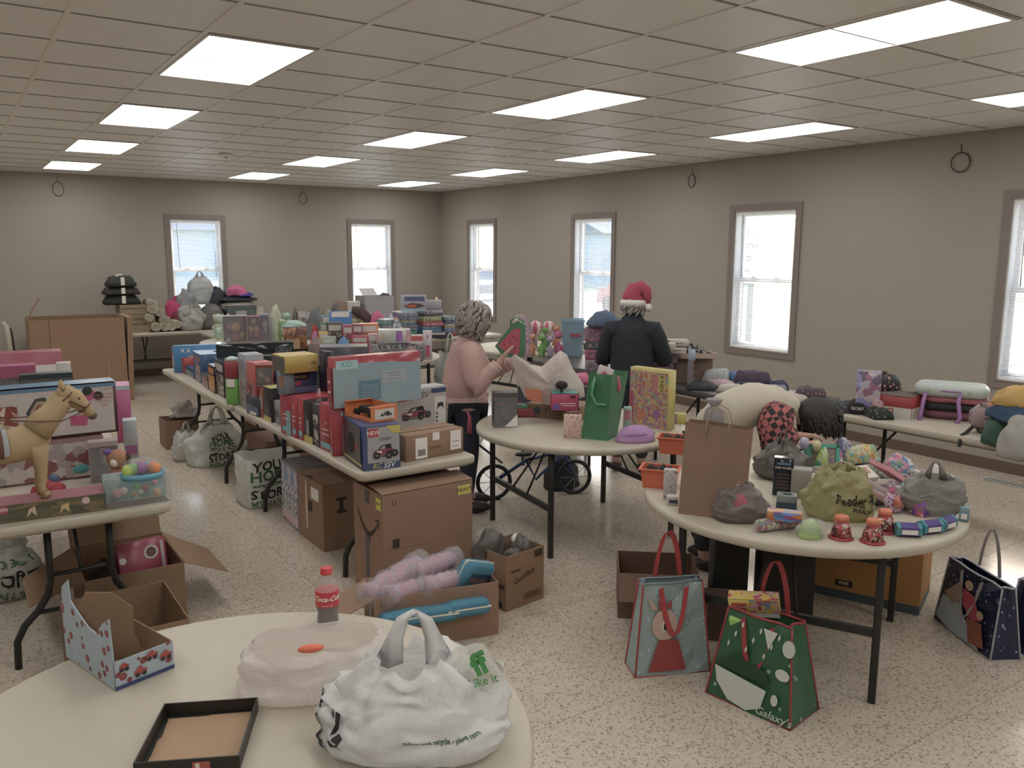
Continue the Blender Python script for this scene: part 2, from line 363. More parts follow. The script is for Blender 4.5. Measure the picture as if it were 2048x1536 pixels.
# ---------------------------------------------------------------- windows with blinds
GL = CLEAR('#f4fbff', .1, .02); SL = BAGM('#d6dad8', .0, .5, .45); VIN = M('#c4c8c6', .35, k=1.7)
def window(n, T, W):
    """T maps (u along the wall, v out of the room, z)"""
    t = link('window_%d' % n, None); t['kind'] = 'structure'; t.matrix_world = T
    c = .075; h = ZT-ZB
    f = MB()
    for a, b in (((0, -.018, 0), (W, .0, c)), ((0, -.018, h-c), (W, 0, h)), ((0, -.018, c), (c, 0, h-c)), ((W-c, -.018, c), (W, 0, h-c))): f.box(a, b, TRIM)
    f.box((c-.015, -.022, c-.015), (W-c+.015, -.018, c), TRIM); f.box((c-.015, -.022, h-c), (W-c+.015, -.018, h-c+.015), TRIM)
    f.build('window_casing', t)
    j = MB(); e = .012
    for a, b in (((c, 0, c), (W-c, .11, c+e)), ((c, 0, h-c-e), (W-c, .11, h-c)), ((c, 0, c+e), (c+e, .11, h-c-e)), ((W-c-e, 0, c+e), (W-c, .11, h-c-e))): j.box(a, b, VIN)
    j.build('window_jamb', t)
    mid = h*.505; i0, i1 = c+e, W-c-e
    for (z0, z1, y) in ((c+e, mid+.02, .07), (mid-.02, h-c-e, .10)):
        s = MB(); k = .045
        for a, b in (((i0, y, z0), (i1, y+.03, z0+k)), ((i0, y, z1-k), (i1, y+.03, z1)), ((i0, y, z0+k), (i0+k, y+.03, z1-k)), ((i1-k, y, z0+k), (i1, y+.03, z1-k))): s.box(a, b, VIN)
        so_ = s.build('window_sash', t)
        MB().box((i0+k, y+.012, z0+k), (i1-k, y+.016, z1-k), GL).build('window_pane', so_)
    lk = MB()
    for u in (.3, .7): lk.box((i0+(i1-i0)*u-.03, .05, mid+.02), (i0+(i1-i0)*u+.03, .07, mid+.035), VIN).cyl((i0+(i1-i0)*u, .06, mid+.03), (i0+(i1-i0)*u+.02, .045, mid+.05), .006, VIN, n=6)
    lk.build('sash_lock', t)
    MB().box((c+.004, .01, h-c-.045), (W-c-.004, .05, h-c-.002), VIN).build('blind_headrail', t)
    s = MB(); n_ = int((h-2*c-.06)/.021); cz = cos(radians(12)); sz = sin(radians(12)); x0, x1 = c+.012, W-c-.012
    for i in range(n_):
        z = c+.03+i*.021; dy = .0115*cz; dz = .0115*sz
        s.add([(x0, .03-dy, z-dz), (x1, .03-dy, z-dz), (x1, .03, z+.0015), (x0, .03, z+.0015), (x1, .03+dy, z+dz), (x0, .03+dy, z+dz)], [(0, 1, 2, 3), (3, 2, 4, 5)], SL)
    o = s.build('blind_slats', t); o['kind'] = 'stuff'
    MB().box((x0, .02, c+.012), (x1, .04, c+.026), VIN).build('blind_bottom_rail', t)
    cds = MB()
    for u in (.12, .5, .88): cds.box((x0+(x1-x0)*u-.001, .0175, c+.02), (x0+(x1-x0)*u+.001, .0185, h-c-.04), VIN)
    cds.build('blind_cord', t)
    MB().cyl((c+.1, .012, h-c-.04), (c+.115, .012, h-c-.75), .004, M('#7c8488', .4), n=6).build('blind_wand', t)
    return t
k = 1
for x0, x1 in WIN_B: window(k, Matrix(((1, 0, 0, x0), (0, 1, 0, YB), (0, 0, 1, ZB), (0, 0, 0, 1))), x1-x0); k += 1
for y0, y1 in WIN_R: window(k, Matrix(((0, 1, 0, XR), (-1, 0, 0, y1), (0, 0, 1, ZB), (0, 0, 0, 1))), y1-y0); k += 1
# ---------------------------------------------------------------- outside
def flat(name, pts, z, m):
    o = struct(MB().add([(x, y, z) for x, y in pts], [tuple(range(len(pts)))], m).build(name)); return o
GR = M('#8f9d6a', .95, 0, 20, 1.5, .25, 'grass'); AS = M('#9a9ba0', .9, 0, 60, 1.5, .1); CO = M('#b9b6ae', .9, 0, 60, 1.7, .08)
flat('lawn', [(XL-60, -90), (120, -90), (120, 140), (XL-60, 140)], -.35, GR)
flat('road_east', [(18, -90), (26, -90), (26, 140), (18, 140)], -.33, AS); flat('road_north', [(-60, 25), (18, 25), (18, 32), (-60, 32)], -.33, AS)
flat('parking_pavement', [(XR+.3, -20), (13, -20), (13, 20), (XR+.3, 20)], -.32, CO); flat('pavement_north', [(-60, YB+.4), (XR+.3, YB+.4), (XR+.3, 20), (-60, 20)], -.32, CO)
def car(label, loc, rz, m):
    t = E('parked_car', label, 'car', loc, rz)
    prof = [(-2.2, .35), (-2.2, .75), (-1.9, .85), (-1.3, .92), (-.7, 1.4), (.9, 1.42), (1.6, .95), (2.15, .85), (2.2, .35)]
    b = MB(); T = Matrix(((1, 0, 0, 0), (0, 0, -1, .85), (0, 1, 0, 0), (0, 0, 0, 1))); b.prism(prof, 0, 1.7, m, T); b.build('body', t)
    gm = M('#2b3440', .15); MB().prism([(-1.15, .93), (-.65, 1.34), (.82, 1.36), (1.4, .95)], -.005, 1.705, gm, T).build('side_window', t)
    for x in (-1.4, 1.4):
        for y in (-.86, .86): MB().cyl((x, y-.09, .32), (x, y+.09, .32), .32, M('#20201f', .8), n=16).build('wheel', t)
car('dark car parked outside beyond the lawn, seen through blinds', (22, 33, -.33), .3, M('#41505f', .3))
car('pale car outside the farthest back-wall window', (6.5, 22.5, -.33), .1, M('#c8ccd0', .3)); car('red car outside behind the bright narrow window', (21, 22, -.33), 1.5, M('#a34a45', .3))
t = E('roadside_sign', 'white board sign on a post outside the tall right-hand window', 'sign', (15.5, 12.9, -.35), radians(-50))
MB().box((-.12, -.05, 0), (.02, .09, 2.2), M('#7f7c76', .8)).build('post', t); MB().box((-.7, -.06, 1.55), (.1, 0, 2.65), M('#c9c2c4', .6)).build('board', t)
for i_, s_ in enumerate(('CHURCH', 'FOOD', 'DRIVE')):
    lt = MB(); text_on(lt, s_, Matrix.Translation((-.3, -.065, 2.4-.28*i_)) @ Matrix.Rotation(pi/2, 4, 'X'), .17, M('#8a5f6a', .6)); lt.build('lettering', t)
def house(label, x, y, w_, d_, h_, m):
    t = E('house', label, 'building', (x, y, -.35)); MB().box((0, 0, 0), (w_, d_, h_), m).build('wall', t)
    MB().add([(-.4, -.4, h_), (w_+.4, -.4, h_), (w_+.4, d_+.4, h_), (-.4, d_+.4, h_), (-.4, d_/2, h_+2), (w_+.4, d_/2, h_+2)], [(0, 1, 5, 4), (2, 3, 4, 5), (1, 2, 5), (3, 0, 4), (3, 2, 1, 0)], M('#5f6a76', .8)).build('roof', t)
    for i in range(int(w_/3)):
        MB().box((1+3*i, -.05, 1), (2+3*i, 0, 2.2), M('#4a5a70', .2)).build('pane', t)
house('long low blue-grey house across the northern road', -8, 42, 22, 9, 3.2, M('#8a9aab', .8)); house('pale house beyond the eastern road', 38, 4, 12, 12, 3.4, M('#b5b2aa', .8)); house('grey house far beyond the corner', 34, 40, 14, 10, 3.4, M('#7f93a8', .8))
tr = [(30, 30), (28, 50), (46, 22), (12, 62), (0, 60), (58, 12), (34, -12), (62, 34)]
tl = ['in front of the corner house', 'far behind the corner', 'east of the corner house', 'behind the long blue-grey house', 'at the far side of the blue-grey house', 'beyond the pale house', 'beside the eastern road', 'farthest east']
for i, (x, y) in enumerate(tr):
    t = E('tree', 'leafy tree far outside, number of rows beyond the road', 'tree', (x, y, -.35), i); t['group'] = 'trees outside'; t['label'] = 'leafy tree outside, '+tl[i]
    MB().cyl((0, 0, 0), (.1, 0, 3), .25, M('#5a4c40', .9), .15).build('trunk', t)
    b = MB(); b.ball((0, 0, 4.4), 2.4, M('#7d8c70', .9, k=1.2), 14, 10, nz=.5, sd=i, fr=2.2); b.build('crown', t)
# ================================================================ tables
TOP = M('#b8ae9a', .45, 0, 140, 1.12, .02, 'table_plastic'); LEG = M('#2e2d2b', .45, .2, 0, 1.3); LEGC = LEG
Z = .74
def round_table(c, R_, phi, label, gap=.92, span=.82):
    t = E('round_table', label, 'table', (c[0], c[1], 0), phi, 'white round folding tables')
    MB().lathe([(R_-.05, Z-.045), (R_-.012, Z-.045), (R_, Z-.036), (R_, Z-.012), (R_-.006, Z-.003), (R_-.016, Z), (0, Z)], TOP, n=72).build('tabletop', t)
    a = MB(); a.box((-gap/2-.1, -.02, Z-.075), (gap/2+.1, .02, Z-.045), LEG).box((-.03, -span/2, Z-.07), (.03, span/2, Z-.045), LEG); a.build('apron_rail', t)
    for s in (-1, 1):
        x = s*gap/2
        for q in (-1, 1):
            y = q*span/2
            MB().rbox((x-.016, y-.016, 0), (x+.016, y+.016, Z-.045), .006, LEG).build('leg', t)
        MB().box((x-.012, -span/2, .3), (x+.012, span/2, .335), LEG).build('crossbar', t)
        MB().cyl((x, -.1, .33), (x-s*.22, -.02, Z-.07), .007, LEG, n=6).cyl((x, .1, .33), (x-s*.22, .02, Z-.07), .007, LEG, n=6).build('brace', t)
    return t
def long_table(x0, y0, w, l, label, rz=0, top=None, straight=False, ins=.28):
    """corner x0,y0; w across, l along local y"""
    t = E('folding_table', label, 'table', (x0, y0, 0), rz, 'long folding tables'); top = top or TOP
    mb = MB(); mb.rbox((0, 0, Z-.045), (w, l, Z), .045, top, 5, .006); mb.rbox((.02, .02, Z-.055), (w-.02, l-.02, Z-.044), .04, top, 4, .002); mb.build('tabletop', t)
    a = MB(); a.box((.09, .12, Z-.075), (.115, l-.12, Z-.055), LEG).box((w-.115, .12, Z-.075), (w-.09, l-.12, Z-.055), LEG); a.build('apron_rail', t)
    for y, s in ((ins, 1), (l-ins, -1)):
        for q in (-1, 1):
            if straight: MB().tube([(w/2+q*w*.36, y, Z-.055), (w/2+q*w*.36, y, 0)], .016, LEG).build('leg', t)
            else:
                P = [(w/2+q*.13, y, Z-.055), (w/2+q*.13, y, .4), (w/2+q*.145, y, .33), (w/2+q*.19, y, .26), (w/2+q*.25, y, .2), (w/2+q*.285, y, .13), (w/2+q*.29, y, 0)]
                MB().tube(P, .0165, LEG, 10).build('leg', t)
        b = MB()
        if straight: b.tube([(w*.14, y, .3), (w*.86, y, .3)], .011, LEG)
        else: b.tube([(w/2-.13, y, .42), (w/2+.13, y, .42)], .011, LEG); b.tube([(w/2-.2, y, .25), (w/2+.2, y, .25)], .011, LEG)
        b.build('crossbar', t)
        MB().tube([(w/2, y, .42 if not straight else .3), (w/2, y+s*.32, Z-.06)], .009, LEG, 6).build('brace', t)
    return t
T1c, T2c, T3c, T4c, T5c, T6c = (.487, 1.925), (3.375, 2.47), (3.55, 4.38), (3.97, 8.65), (3.36, 10.9), (5.99, 8.43)
round_table(T1c, .735, .5, 'white round folding table with the plastic bag and cola bottle, nearest the camera')
round_table(T2c, .745, radians(27), 'white round folding table heaped with small toys, near the window wall', .92, .86)
round_table(T3c, .725, radians(-7), 'white round folding table with the green bag and shipping box, centre of room', .95, .84)
round_table(T4c, .745, .3, 'white round folding table with boxed dolls, behind the long toy table')
round_table(T5c, .745, .9, 'white round folding table under the plush doll boxes, close to the back wall')
round_table(T6c, .72, .2, 'white round folding table with striped balls and clear tub, near the corner')
long_table(.035, 4.03, .765, 2.44, 'white folding table carrying the toy horse and playsets, beside the left edge', ins=.22)
long_table(1.745, 4.02, .74, 2.36, 'white folding table with remote-control cars and red boxes, front one of two', ins=.43)
long_table(1.715, 6.43, .74, 2.36, 'white folding table with action toys, rear one of the two end to end', ins=.45)
long_table(4.15, 9.95, 2.44, .72, 'white folding table stacked with board games near the corner', straight=True)
long_table(3.0, 11.8, 2.44, .72, 'white folding table of mixed toys between the rear round table and back wall', straight=True)
long_table(.9, 12.72, 2.9, .76, 'white folding table with blankets and bins, under the first back window', straight=True)
long_table(3.9, 12.72, 2.44, .76, 'white folding table with grey box, under the second back window', straight=True)
BLK = M('#4a4644', .45)
long_table(5.25, 4.02, .76, 1.68, 'black folding table covered with clothes, beside the bending woman', top=BLK, straight=True, ins=.2)
long_table(5.3, 5.95, .76, 1.5, 'black folding table with boxed dolls in front of the person in red hat', top=BLK, straight=True, ins=.2)
long_table(5.4, 1.5, .76, 2.44, 'white folding table with backpacks, parallel to the window wall', straight=True)
# ================================================================ generic builders
def rot2(v, a): return Vector((v[0]*cos(a)-v[1]*sin(a), v[0]*sin(a)+v[1]*cos(a)))
def pkg(name, label, cat, f, yt, d, z=Z, mat='#888888', deco=(), group=None, h=None, rr=.35, rzo=0, lean=0, tex=None):
    """closed box: f = (x1,y1,x2,y2) pixels of its bottom front edge on the plane z; yt = pixel row of its top above the first corner"""
    P1, P2 = G(f[0], f[1], z), G(f[2], f[3], z); v = P2-P1; w = v.length; a = atan2(v.y, v.x)
    if h is None: h = max(.02, zat(P1, f[0], yt)-z)
    t = E(name, label, cat, P1, 0, group, (lean, 0, a+rzo))
    m = tex or (M(mat, rr) if isinstance(mat, str) else mat)
    e = min(.004, h*.1, d*.1, w*.1); mb = MB(); mb.rbox((0, 0, 0), (w, d, h), e, m, 1, e*.6); mb.build('box_body', t)
    if deco: decorate(t, w, d, h, deco)
    t['w'] = w; t['h'] = h
    return t
def put(px0, px1, yt, D=None, yb=None, z=Z, y=700):
    """centre place, width, height of a thing seen between px0..px1 whose top is at row yt"""
    cx = (px0+px1)/2; P = G(cx, yb, z) if yb is not None else AZ(cx, D, z, y)
    s = mpp(P); return P, (px1-px0)*s, max(.015, zat(P, cx, yt)-z), atan2(P.y, P.x)-pi/2
def rb(name, label, cat, px0, px1, yt, D=None, yb=None, z=Z, d=.12, mat='#888888', deco=(), group=None, tw=0, rr=.35, tex=None, hh=None):
    """closed box facing the viewer's side of the table, given by columns and rows"""
    P, w, h, a = put(px0, px1, yt, D, yb, z); h = hh or h
    a += tw; o = rot2((-w/2, 0), a)
    t = E(name, label, cat, (P.x+o.x, P.y+o.y, z), a, group); m = tex or M(mat, rr)
    e = min(.004, h*.1, d*.1, w*.1); mb = MB(); mb.rbox((0, 0, 0), (w, d, h), e, m, 1, e*.6); mb.build('box_body', t)
    if deco: decorate(t, w, d, h, deco)
    t['h'] = h; return t
def plates(pm, w, d, h, deco): pass
FLAPS = {'F': (0, 0, 0), 'B': (0, 1, 0), 'L': (0, 0, 1), 'R': (1, 0, 1)}
def carton(label, f, h, d, z=0.0, col='#8f7155', flaps=None, fl=.5, deco=(), group=None, closed=False, name='cardboard_box', cat='box', taper=0, rzo=0):
    """open or closed cardboard box; flaps: dict side -> opening angle in degrees from closed (0) to hanging (180+)"""
    P1, P2 = G(f[0], f[1], z), G(f[2], f[3], z); v = P2-P1; w = v.length; a = atan2(v.y, v.x)+rzo
    t = E(name, label, cat, P1, a, group); m = CARD(col); k = .005; mb = MB()
    if closed: mb.box((0, 0, 0), (w, d, h), m)
    else:
        mi = CARD(col)
        mb.box((0, 0, 0), (w, d, k), mi); mb.box((0, 0, k), (w, k, h), m); mb.box((0, d-k, k), (w, d, h), m); mb.box((0, k, k), (k, d-k, h), m); mb.box((w-k, k, k), (w, d-k, h), m)
    mb.build('box_body', t)
    for s, ang in (flaps or {}).items():
        L = (d if s in 'FB' else w)*fl; r_ = radians(ang); b = MB()
        if s in 'FB':
            b.box((0, 0, 0), (w, L, .004), m); o = b.build('flap', t)
            if s == 'F': o.location = (0, 0, h); o.rotation_euler = (r_, 0, 0)
            else: o.location = (w, d, h); o.rotation_euler = (r_, 0, pi)
        else:
            b.box((0, 0, 0), (L, d, .004), m); o = b.build('flap', t)
            if s == 'L': o.location = (0, 0, h); o.rotation_euler = (0, -r_, 0)
            else: o.location = (w, d, h); o.rotation_euler = (0, -r_, pi)
    if deco: decorate(t, w, d, h, deco)
    t['w'] = w; return t
INK = M('#3a2c22', .8); WHT = M('#c4bfb8', .55); KRED = M('#a23b42', .35)
def sack(name, label, cat, loc, w, d, h, col, seed=1, rz=0, ears=2, neck=.35, rough=.12, film=None, spread=.16, ehr=.32, alpha=.1, deco=None, group=None, square=2.6, profile=None, n=34, L=18, parent=None):
    """carrier bag: bulging crinkled body, gathered mouth, two loop handles"""
    m = film or BAGM(col, alpha); t = E(name, label, cat, loc, rz, group)
    prof = profile or [(0, .78), (.08, .95), (.25, 1), (.5, .97), (.7, .84), (.85, .62), (1, neck)]
    def pr(u):
        for (a, ra), (b, rb_) in zip(prof, prof[1:]):
            if u <= b: k = (u-a)/(b-a); k = k*k*(3-2*k); return ra+(rb_-ra)*k
        return prof[-1][1]
    def pt(u, th, off=0):
        c, s = cos(th), sin(th); q = (abs(c)**square+abs(s)**square)**(-1/square); r = pr(u)
        v = Vector((c*q*w/2*r, s*q*d/2*(r if r > .5 else r*.8+.1), u*h)); q3 = Vector((c*1.6, s*1.6, u*2.2+seed*3.1))
        nn = noise.noise(q3)*.9+(abs(noise.noise(q3*2.3))-.25)*1.1+noise.noise(Vector((c*6, s*6, u*1.5+seed)))*.45*(u)
        k = rough*min(w, d, h)*.5*(.25+min(1, u*3)); nrm = Vector((c, s, .15)); p = v+nrm*(nn*k+off); p.z = max(.001, p.z+(noise.noise(q3*1.7+Vector((5, 5, 5)))*k*.8 if u > .1 else 0)); return p
    mb = MB(); rings = [[pt(j/L, 2*pi*i/n) for i in range(n)] for j in range(L+1)]
    mb.loft(rings, m, True, neck < .3); mb.build('bag_body', t)
    for s in range(ears):
        q = (-1, 1)[s]; eh = h*ehr; sp = w*spread; y = d*.12*(q if ears > 1 else 0); x = q*sp if ears > 1 else 0
        hw = w*.10; b = MB(); pts = [(x-hw*1.4, y, h*.93), (x-hw, y, h+eh*.45), (x-hw*.6, y, h+eh*.85), (x, y, h+eh), (x+hw*.6, y, h+eh*.85), (x+hw, y, h+eh*.45), (x+hw*1.4, y, h*.93)]
        wd = [.028, .016, .012, .011, .012, .016, .028]; k = w/.35; rg = []
        for (px, py, pz), ww in zip(pts, wd):
            ww *= k; nn = noise.noise(Vector((px*9, pz*9, seed)))*.01*k
            rg.append([Vector((px-ww, py+nn-.002, pz)), Vector((px, py+nn+.004*k, pz+ww*.3)), Vector((px+ww, py-nn, pz)), Vector((px, py-nn-.006*k, pz-ww*.3))])
        b.loft(rg, m, True, True); b.build('handle', t)
    t['_'] = 0; del t['_']
    return t, pt
def wraptext(root, pt, lines, h, u0, du, th0, w, size, name='lettering', squash=1):
    """print lines of lettering on a bag, following its surface"""
    for k, (s, m, sz) in enumerate(lines):
        mb = MB(); u = u0-du*k
        text_on(mb, s, None, size*sz, m, bold=.03, wrap=lambda X, Y: pt(min(.97, max(.02, u+Y/h)), th0+X/w*1.9, .004)); mb.build(name, root)
def lump(name, label, cat, loc, w, d, h, mat, seed=0, rz=0, nz=.25, fr=2.2, group=None, n=22, k=12, flat=.15, extra=None, sq=1.0):
    """soft heap resting on a flat base"""
    t = E(name, label, cat, loc, rz, group); mb = MB(); rings = []
    for j in range(k+1):
        u = -pi/2*flat+(pi/2+pi/2*flat)*j/k; q = []
        for i in range(n):
            a = 2*pi*i/n; dd = Vector((cos(u)*cos(a), cos(u)*sin(a), sin(u)))
            r = 1+nz*(noise.noise(dd*fr+Vector((seed*2.3, seed, 3)))+.6*(abs(noise.noise(dd*fr*2.6+Vector((seed, 7, 1))))-.2))
            p = Vector((dd.x*w/2*r, dd.y*d/2*r, max(0, dd.z)*h*(1+(r-1)*.6*sq))); 
            if dd.z < 0: p.z = 0; p.x *= .93; p.y *= .93
            q.append(p)
        rings.append(q)
    mb.loft(rings, mat, True, False); mb.build('body', t)
    if extra: extra(t)
    return t
def folded(name, label, cat, loc, w, d, h, mat, seed=0, rz=0, group=None, trim=None):
    """folded cloth: a soft slab with rounded fold edges and a wavy top"""
    t = E(name, label, cat, loc, rz, group); mb = MB(); nx, ny = 12, 8; top = []; 
    def zz(i, j):
        x, y = i/nx*2-1, j/ny*2-1; e = max(0, 1-abs(x)**6)*max(0, 1-abs(y)**6)
        return h*(.35+.65*e**.5)*(1+.25*noise.noise(Vector((x*2+seed, y*2, seed))))
    vs_ = []; fs = []
    for j in range(ny+1):
        for i in range(nx+1):
            sx = 1+.05*noise.noise(Vector((i*.6, j*.6, seed*3))); vs_.append(((i/nx-.5)*w*sx, (j/ny-.5)*d*sx, zz(i, j)))
    N = len(vs_); vs_ += [(x, y, 0) for x, y, z in vs_]
    for j in range(ny):
        for i in range(nx):
            a = j*(nx+1)+i; fs.append((a, a+1, a+nx+2, a+nx+1)); fs.append((N+a, N+a+nx+1, N+a+nx+2, N+a+1))
    for i in range(nx):
        fs.append((N+i, N+i+1, i+1, i)); a = ny*(nx+1)+i; fs.append((a, a+1, N+a+1, N+a))
    for j in range(ny):
        a = j*(nx+1); b = a+nx+1; fs.append((a, b, N+b, N+a)); a += nx; b += nx; fs.append((N+a, N+b, b, a))
    mb.add(vs_, fs, mat, True); mb.build('cloth', t)
    if trim: MB().tube([(-w/2, -d/2, h*.2), (0, -d/2-.004, h*.3), (w/2, -d/2, h*.2)], .004, trim, 6).build('hem', t)
    return t
# ================================================================ foreground table (the nearest round one)
def foreground():
    # printed display tray with a torn upright back panel
    P1, P2 = G(231, 1383, Z), G(349, 1335, Z); v = P2-P1; w = v.length; a = atan2(v.y, v.x); d = (G(150, 1309, Z)-P1).length
    t = E('display_tray', 'blue printed cardboard display tray with torn upright back, standing on nearest round table', 'tray', P1, a)
    ice = SPOTS('#8fa0ab', '#9a4a48', 26, .3, .5, '#7c3a3c'); h = zat(P1, 229, 1326)-Z; k = .003; inn = CARD('#8a6b4b')
    b = MB(); b.box((0, 0, 0), (w, d, k), inn)
    b.box((0, 0, k), (w, k, h), ice); b.box((w-k, k, k), (w, d, h*1.0), inn); b.box((k, d-k, k), (w, d, h), inn); b.build('tray_body', t)
    hs = h*3.1; sh = [(0, k), (d, k), (d, h*2.1), (d*.97, h*2.7), (d*.82, hs), (d*.8, h*2.35), (d*.7, h*2.15), (d*.46, h*1.75), (d*.3, h*1.7), (d*.16, h*2.2), (d*.03, h*2.5), (0, h*1.1)]
    T = Matrix(((0, 0, 1, 0), (1, 0, 0, 0), (0, 1, 0, 0), (0, 0, 0, 1))); MB().prism(sh, 0, k, ice, T).build('printed_side', t)
    b = MB(); b.prism([(0, 0), (w*.98, 0), (w*.98, h*.5), (w*.9, h*.9), (w*.92, h*1.9), (w*.6, h*2.5), (w*.2, h*2.6), (0, h*1.9)], 0, k, inn, Matrix.Translation((k*2, d*.78, k)) @ Matrix.Rotation(radians(-38), 4, 'Z') @ Matrix.Rotation(pi/2, 4, 'X')); b.build('inner_flap', t)
    rd = M('#9c3d38', .4); pm = []
    for u, vv, s in ((.16, .75, .8), (.42, .38, 1.1), (.62, .8, 1), (.85, .62, 1.05)):
        pm += [('F', 'p', [(u-.09*s, vv-.1), (u+.09*s, vv-.1), (u+.1*s, vv+.05), (u+.04*s, vv+.08), (u+.01, vv+.2*s), (u-.06*s, vv+.1), (u-.1*s, vv+.02)], rd), ('F', 'c', u-.05*s, vv-.1, .08, M('#2a2c30', .5)), ('F', 'c', u+.05*s, vv-.1, .08, M('#2a2c30', .5))]
    decorate(t, w, d, h, [('F', 0, 0, 1, .14, M('#34406c', .4))]+pm)
    # black shallow box lid
    P1, P2 = G(270, 1545, Z), G(480, 1528, Z); P3_ = G(311, 1429, Z+.035); P4_ = G(497, 1413, Z+.035)
    o = G(268, 1556, Z); ax = (G(480, 1540, Z)-o); w = ax.length; a = atan2(ax.y, ax.x); d = (G(313, 1434, Z)-o).length
    t = E('box_lid', 'shallow black open box lid lined with brown card, on nearest round table', 'box lid', o, a)
    bk = M('#24221d', .45); b = MB(); h = .036; k = .004
    b.box((0, 0, 0), (w, k, h), bk); b.box((0, d-k, 0), (w, d, h), bk); b.box((0, k, 0), (k, d-k, h), bk); b.box((w-k, k, 0), (w, d-k, h), bk); b.box((k, k, 0), (w-k, d-k, .002), bk); b.build('lid_body', t)
    MB().prism([(.012, .006), (w-.008, .008), (w-.009, d-.012), (w*.5, d-.014), (w*.48, d-.018), (.014, d-.02), (.02, d*.6), (.013, d*.55), (.016, d*.3)], .002, .004, CARD('#a07e5c')).build('card_liner', t)
    decorate(t, w, d, h, [('F', .55, .25, .72, .8, M('#9c4a3e', .4)), ('F', .58, .35, .62, .7, WHT)])
    # cola bottle
    P = G(656, 1244, Z); s = mpp(P); Rr = 23*s; hh = zat(P, 656, 1133)-Z
    t = E('cola_bottle', 'small plastic cola bottle with red cap and label, on nearest round table', 'bottle', P, radians(-60))
    q = lambda L: [(r*Rr, z*hh) for r, z in L]
    MB().lathe(q([(.86, 0), (.95, .03), (.9, .12), (.86, .2), (.98, .3), (1, .42), (1, .5), (.98, .62), (.85, .72), (.6, .8), (.42, .86), (.4, .885)]), CLEAR('#dde4e0', .2, .05), n=24).build('bottle_body', t)
    MB().lathe(q([(.82, .01), (.9, .03), (.86, .12), (.82, .2), (.94, .3), (.96, .34), (0, .345)]), M('#2a1710', .1), n=24).build('cola', t)
    MB().lathe(q([(.41, .885), (.55, .885), (.55, .9), (.5, .91), (.5, .975), (.46, .985), (0, .985)]), M('#b8232f', .35), n=20).build('cap', t)
    lb = MB(); lb.lathe(q([(1.0, .33), (1.015, .335), (1.015, .6), (1.0, .605)]), M('#b3262f', .35), n=28); lb.build('label', t)
    mb = MB(); rr_ = Rr*1.03
    text_on(mb, 'Coca-Cola', None, Rr*.62, WHT, bold=.03, shear=.4, wrap=lambda X, Y: Vector((rr_*sin(X/rr_), -rr_*cos(X/rr_), hh*.49+Y))); mb.build('lettering', t)
    mb = MB(); text_on(mb, '16.9 FL OZ', None, Rr*.2, WHT, wrap=lambda X, Y: Vector((rr_*sin(X/rr_), -rr_*cos(X/rr_), hh*.37+Y))); mb.build('lettering', t)
    t.rotation_euler = (0, 0, atan2(P.y, P.x)-pi/2)
    # grocery bags: two white bags on the table
    P = G(640, 1330, Z); P.z = Z
    t, pt = sack('plastic_bag', 'thin pale translucent plastic bag sagging behind the big white bag, nearest round table', 'bag', (.76, 2.06, Z), .42, .26, .135, '#cfc4bf', 5, radians(-20), ears=0, neck=.75, rough=.34, alpha=.28, profile=[(0, .85), (.1, 1), (.4, .98), (.8, .92), (1, .8)])
    MB().ball((-.02, -.05, .13), .022, M('#c8562c', .4), sq=(1.6, .7, .5)).build('orange_toy_tip', t)
    t, pt = sack('plastic_bag', 'big white plastic shopping bag with looped handle and green print, on nearest round table', 'bag', (.87, 1.70, Z), .46, .34, .2, '#d2cfc8', 11, radians(-34), ears=1, neck=.42, rough=.3, alpha=.05, ehr=.6, square=2.3,
        profile=[(0, .8), (.08, .98), (.3, 1.03), (.55, .95), (.75, .78), (.9, .58), (1, .42)], n=56, L=30)
    bi = M('#26201f', .5); gi = M('#2f8a3c', .5)
    wraptext(t, pt, [('Walk', bi, 1.15)], .2, .3, .3, radians(196), .47, .13)
    wraptext(t, pt, [('reduce reuse recycle - please return', M('#33513a', .5), 1)], .2, .4, .3, radians(-70), .47, .013)
    # standing corner of the bag with the green print
    m = BAGM('#cbc8c0', .05); b = MB(); T = Matrix.Rotation(radians(-12), 4, 'Z')
    rg = []
    for i in range(7):
        u = i/6; rg.append([T @ Vector((.07+.15*j/6, .02+.02*sin(j*1.1+i), .13+u*(.125-.055*abs(j-3.4)/3)+.01*sin(j*2+i))) for j in range(7)])
    b.loft(rg, m, close=False); b.build('bag_corner', t)
    mb = MB(); TT = T @ Matrix.Translation((.165, -.012, .205)) @ Matrix.Rotation(radians(80), 4, 'X') @ Matrix.Rotation(radians(30), 4, 'Z')
    text_on(mb, 'ff', TT, .07, gi, bold=.05); mb.build('lettering', t)
    mb = MB(); text_on(mb, 'Like it', T @ Matrix.Translation((.175, -.014, .165)) @ Matrix.Rotation(radians(80), 4, 'X') @ Matrix.Rotation(radians(20), 4, 'Z'), .03, gi); mb.build('lettering', t)
foreground()
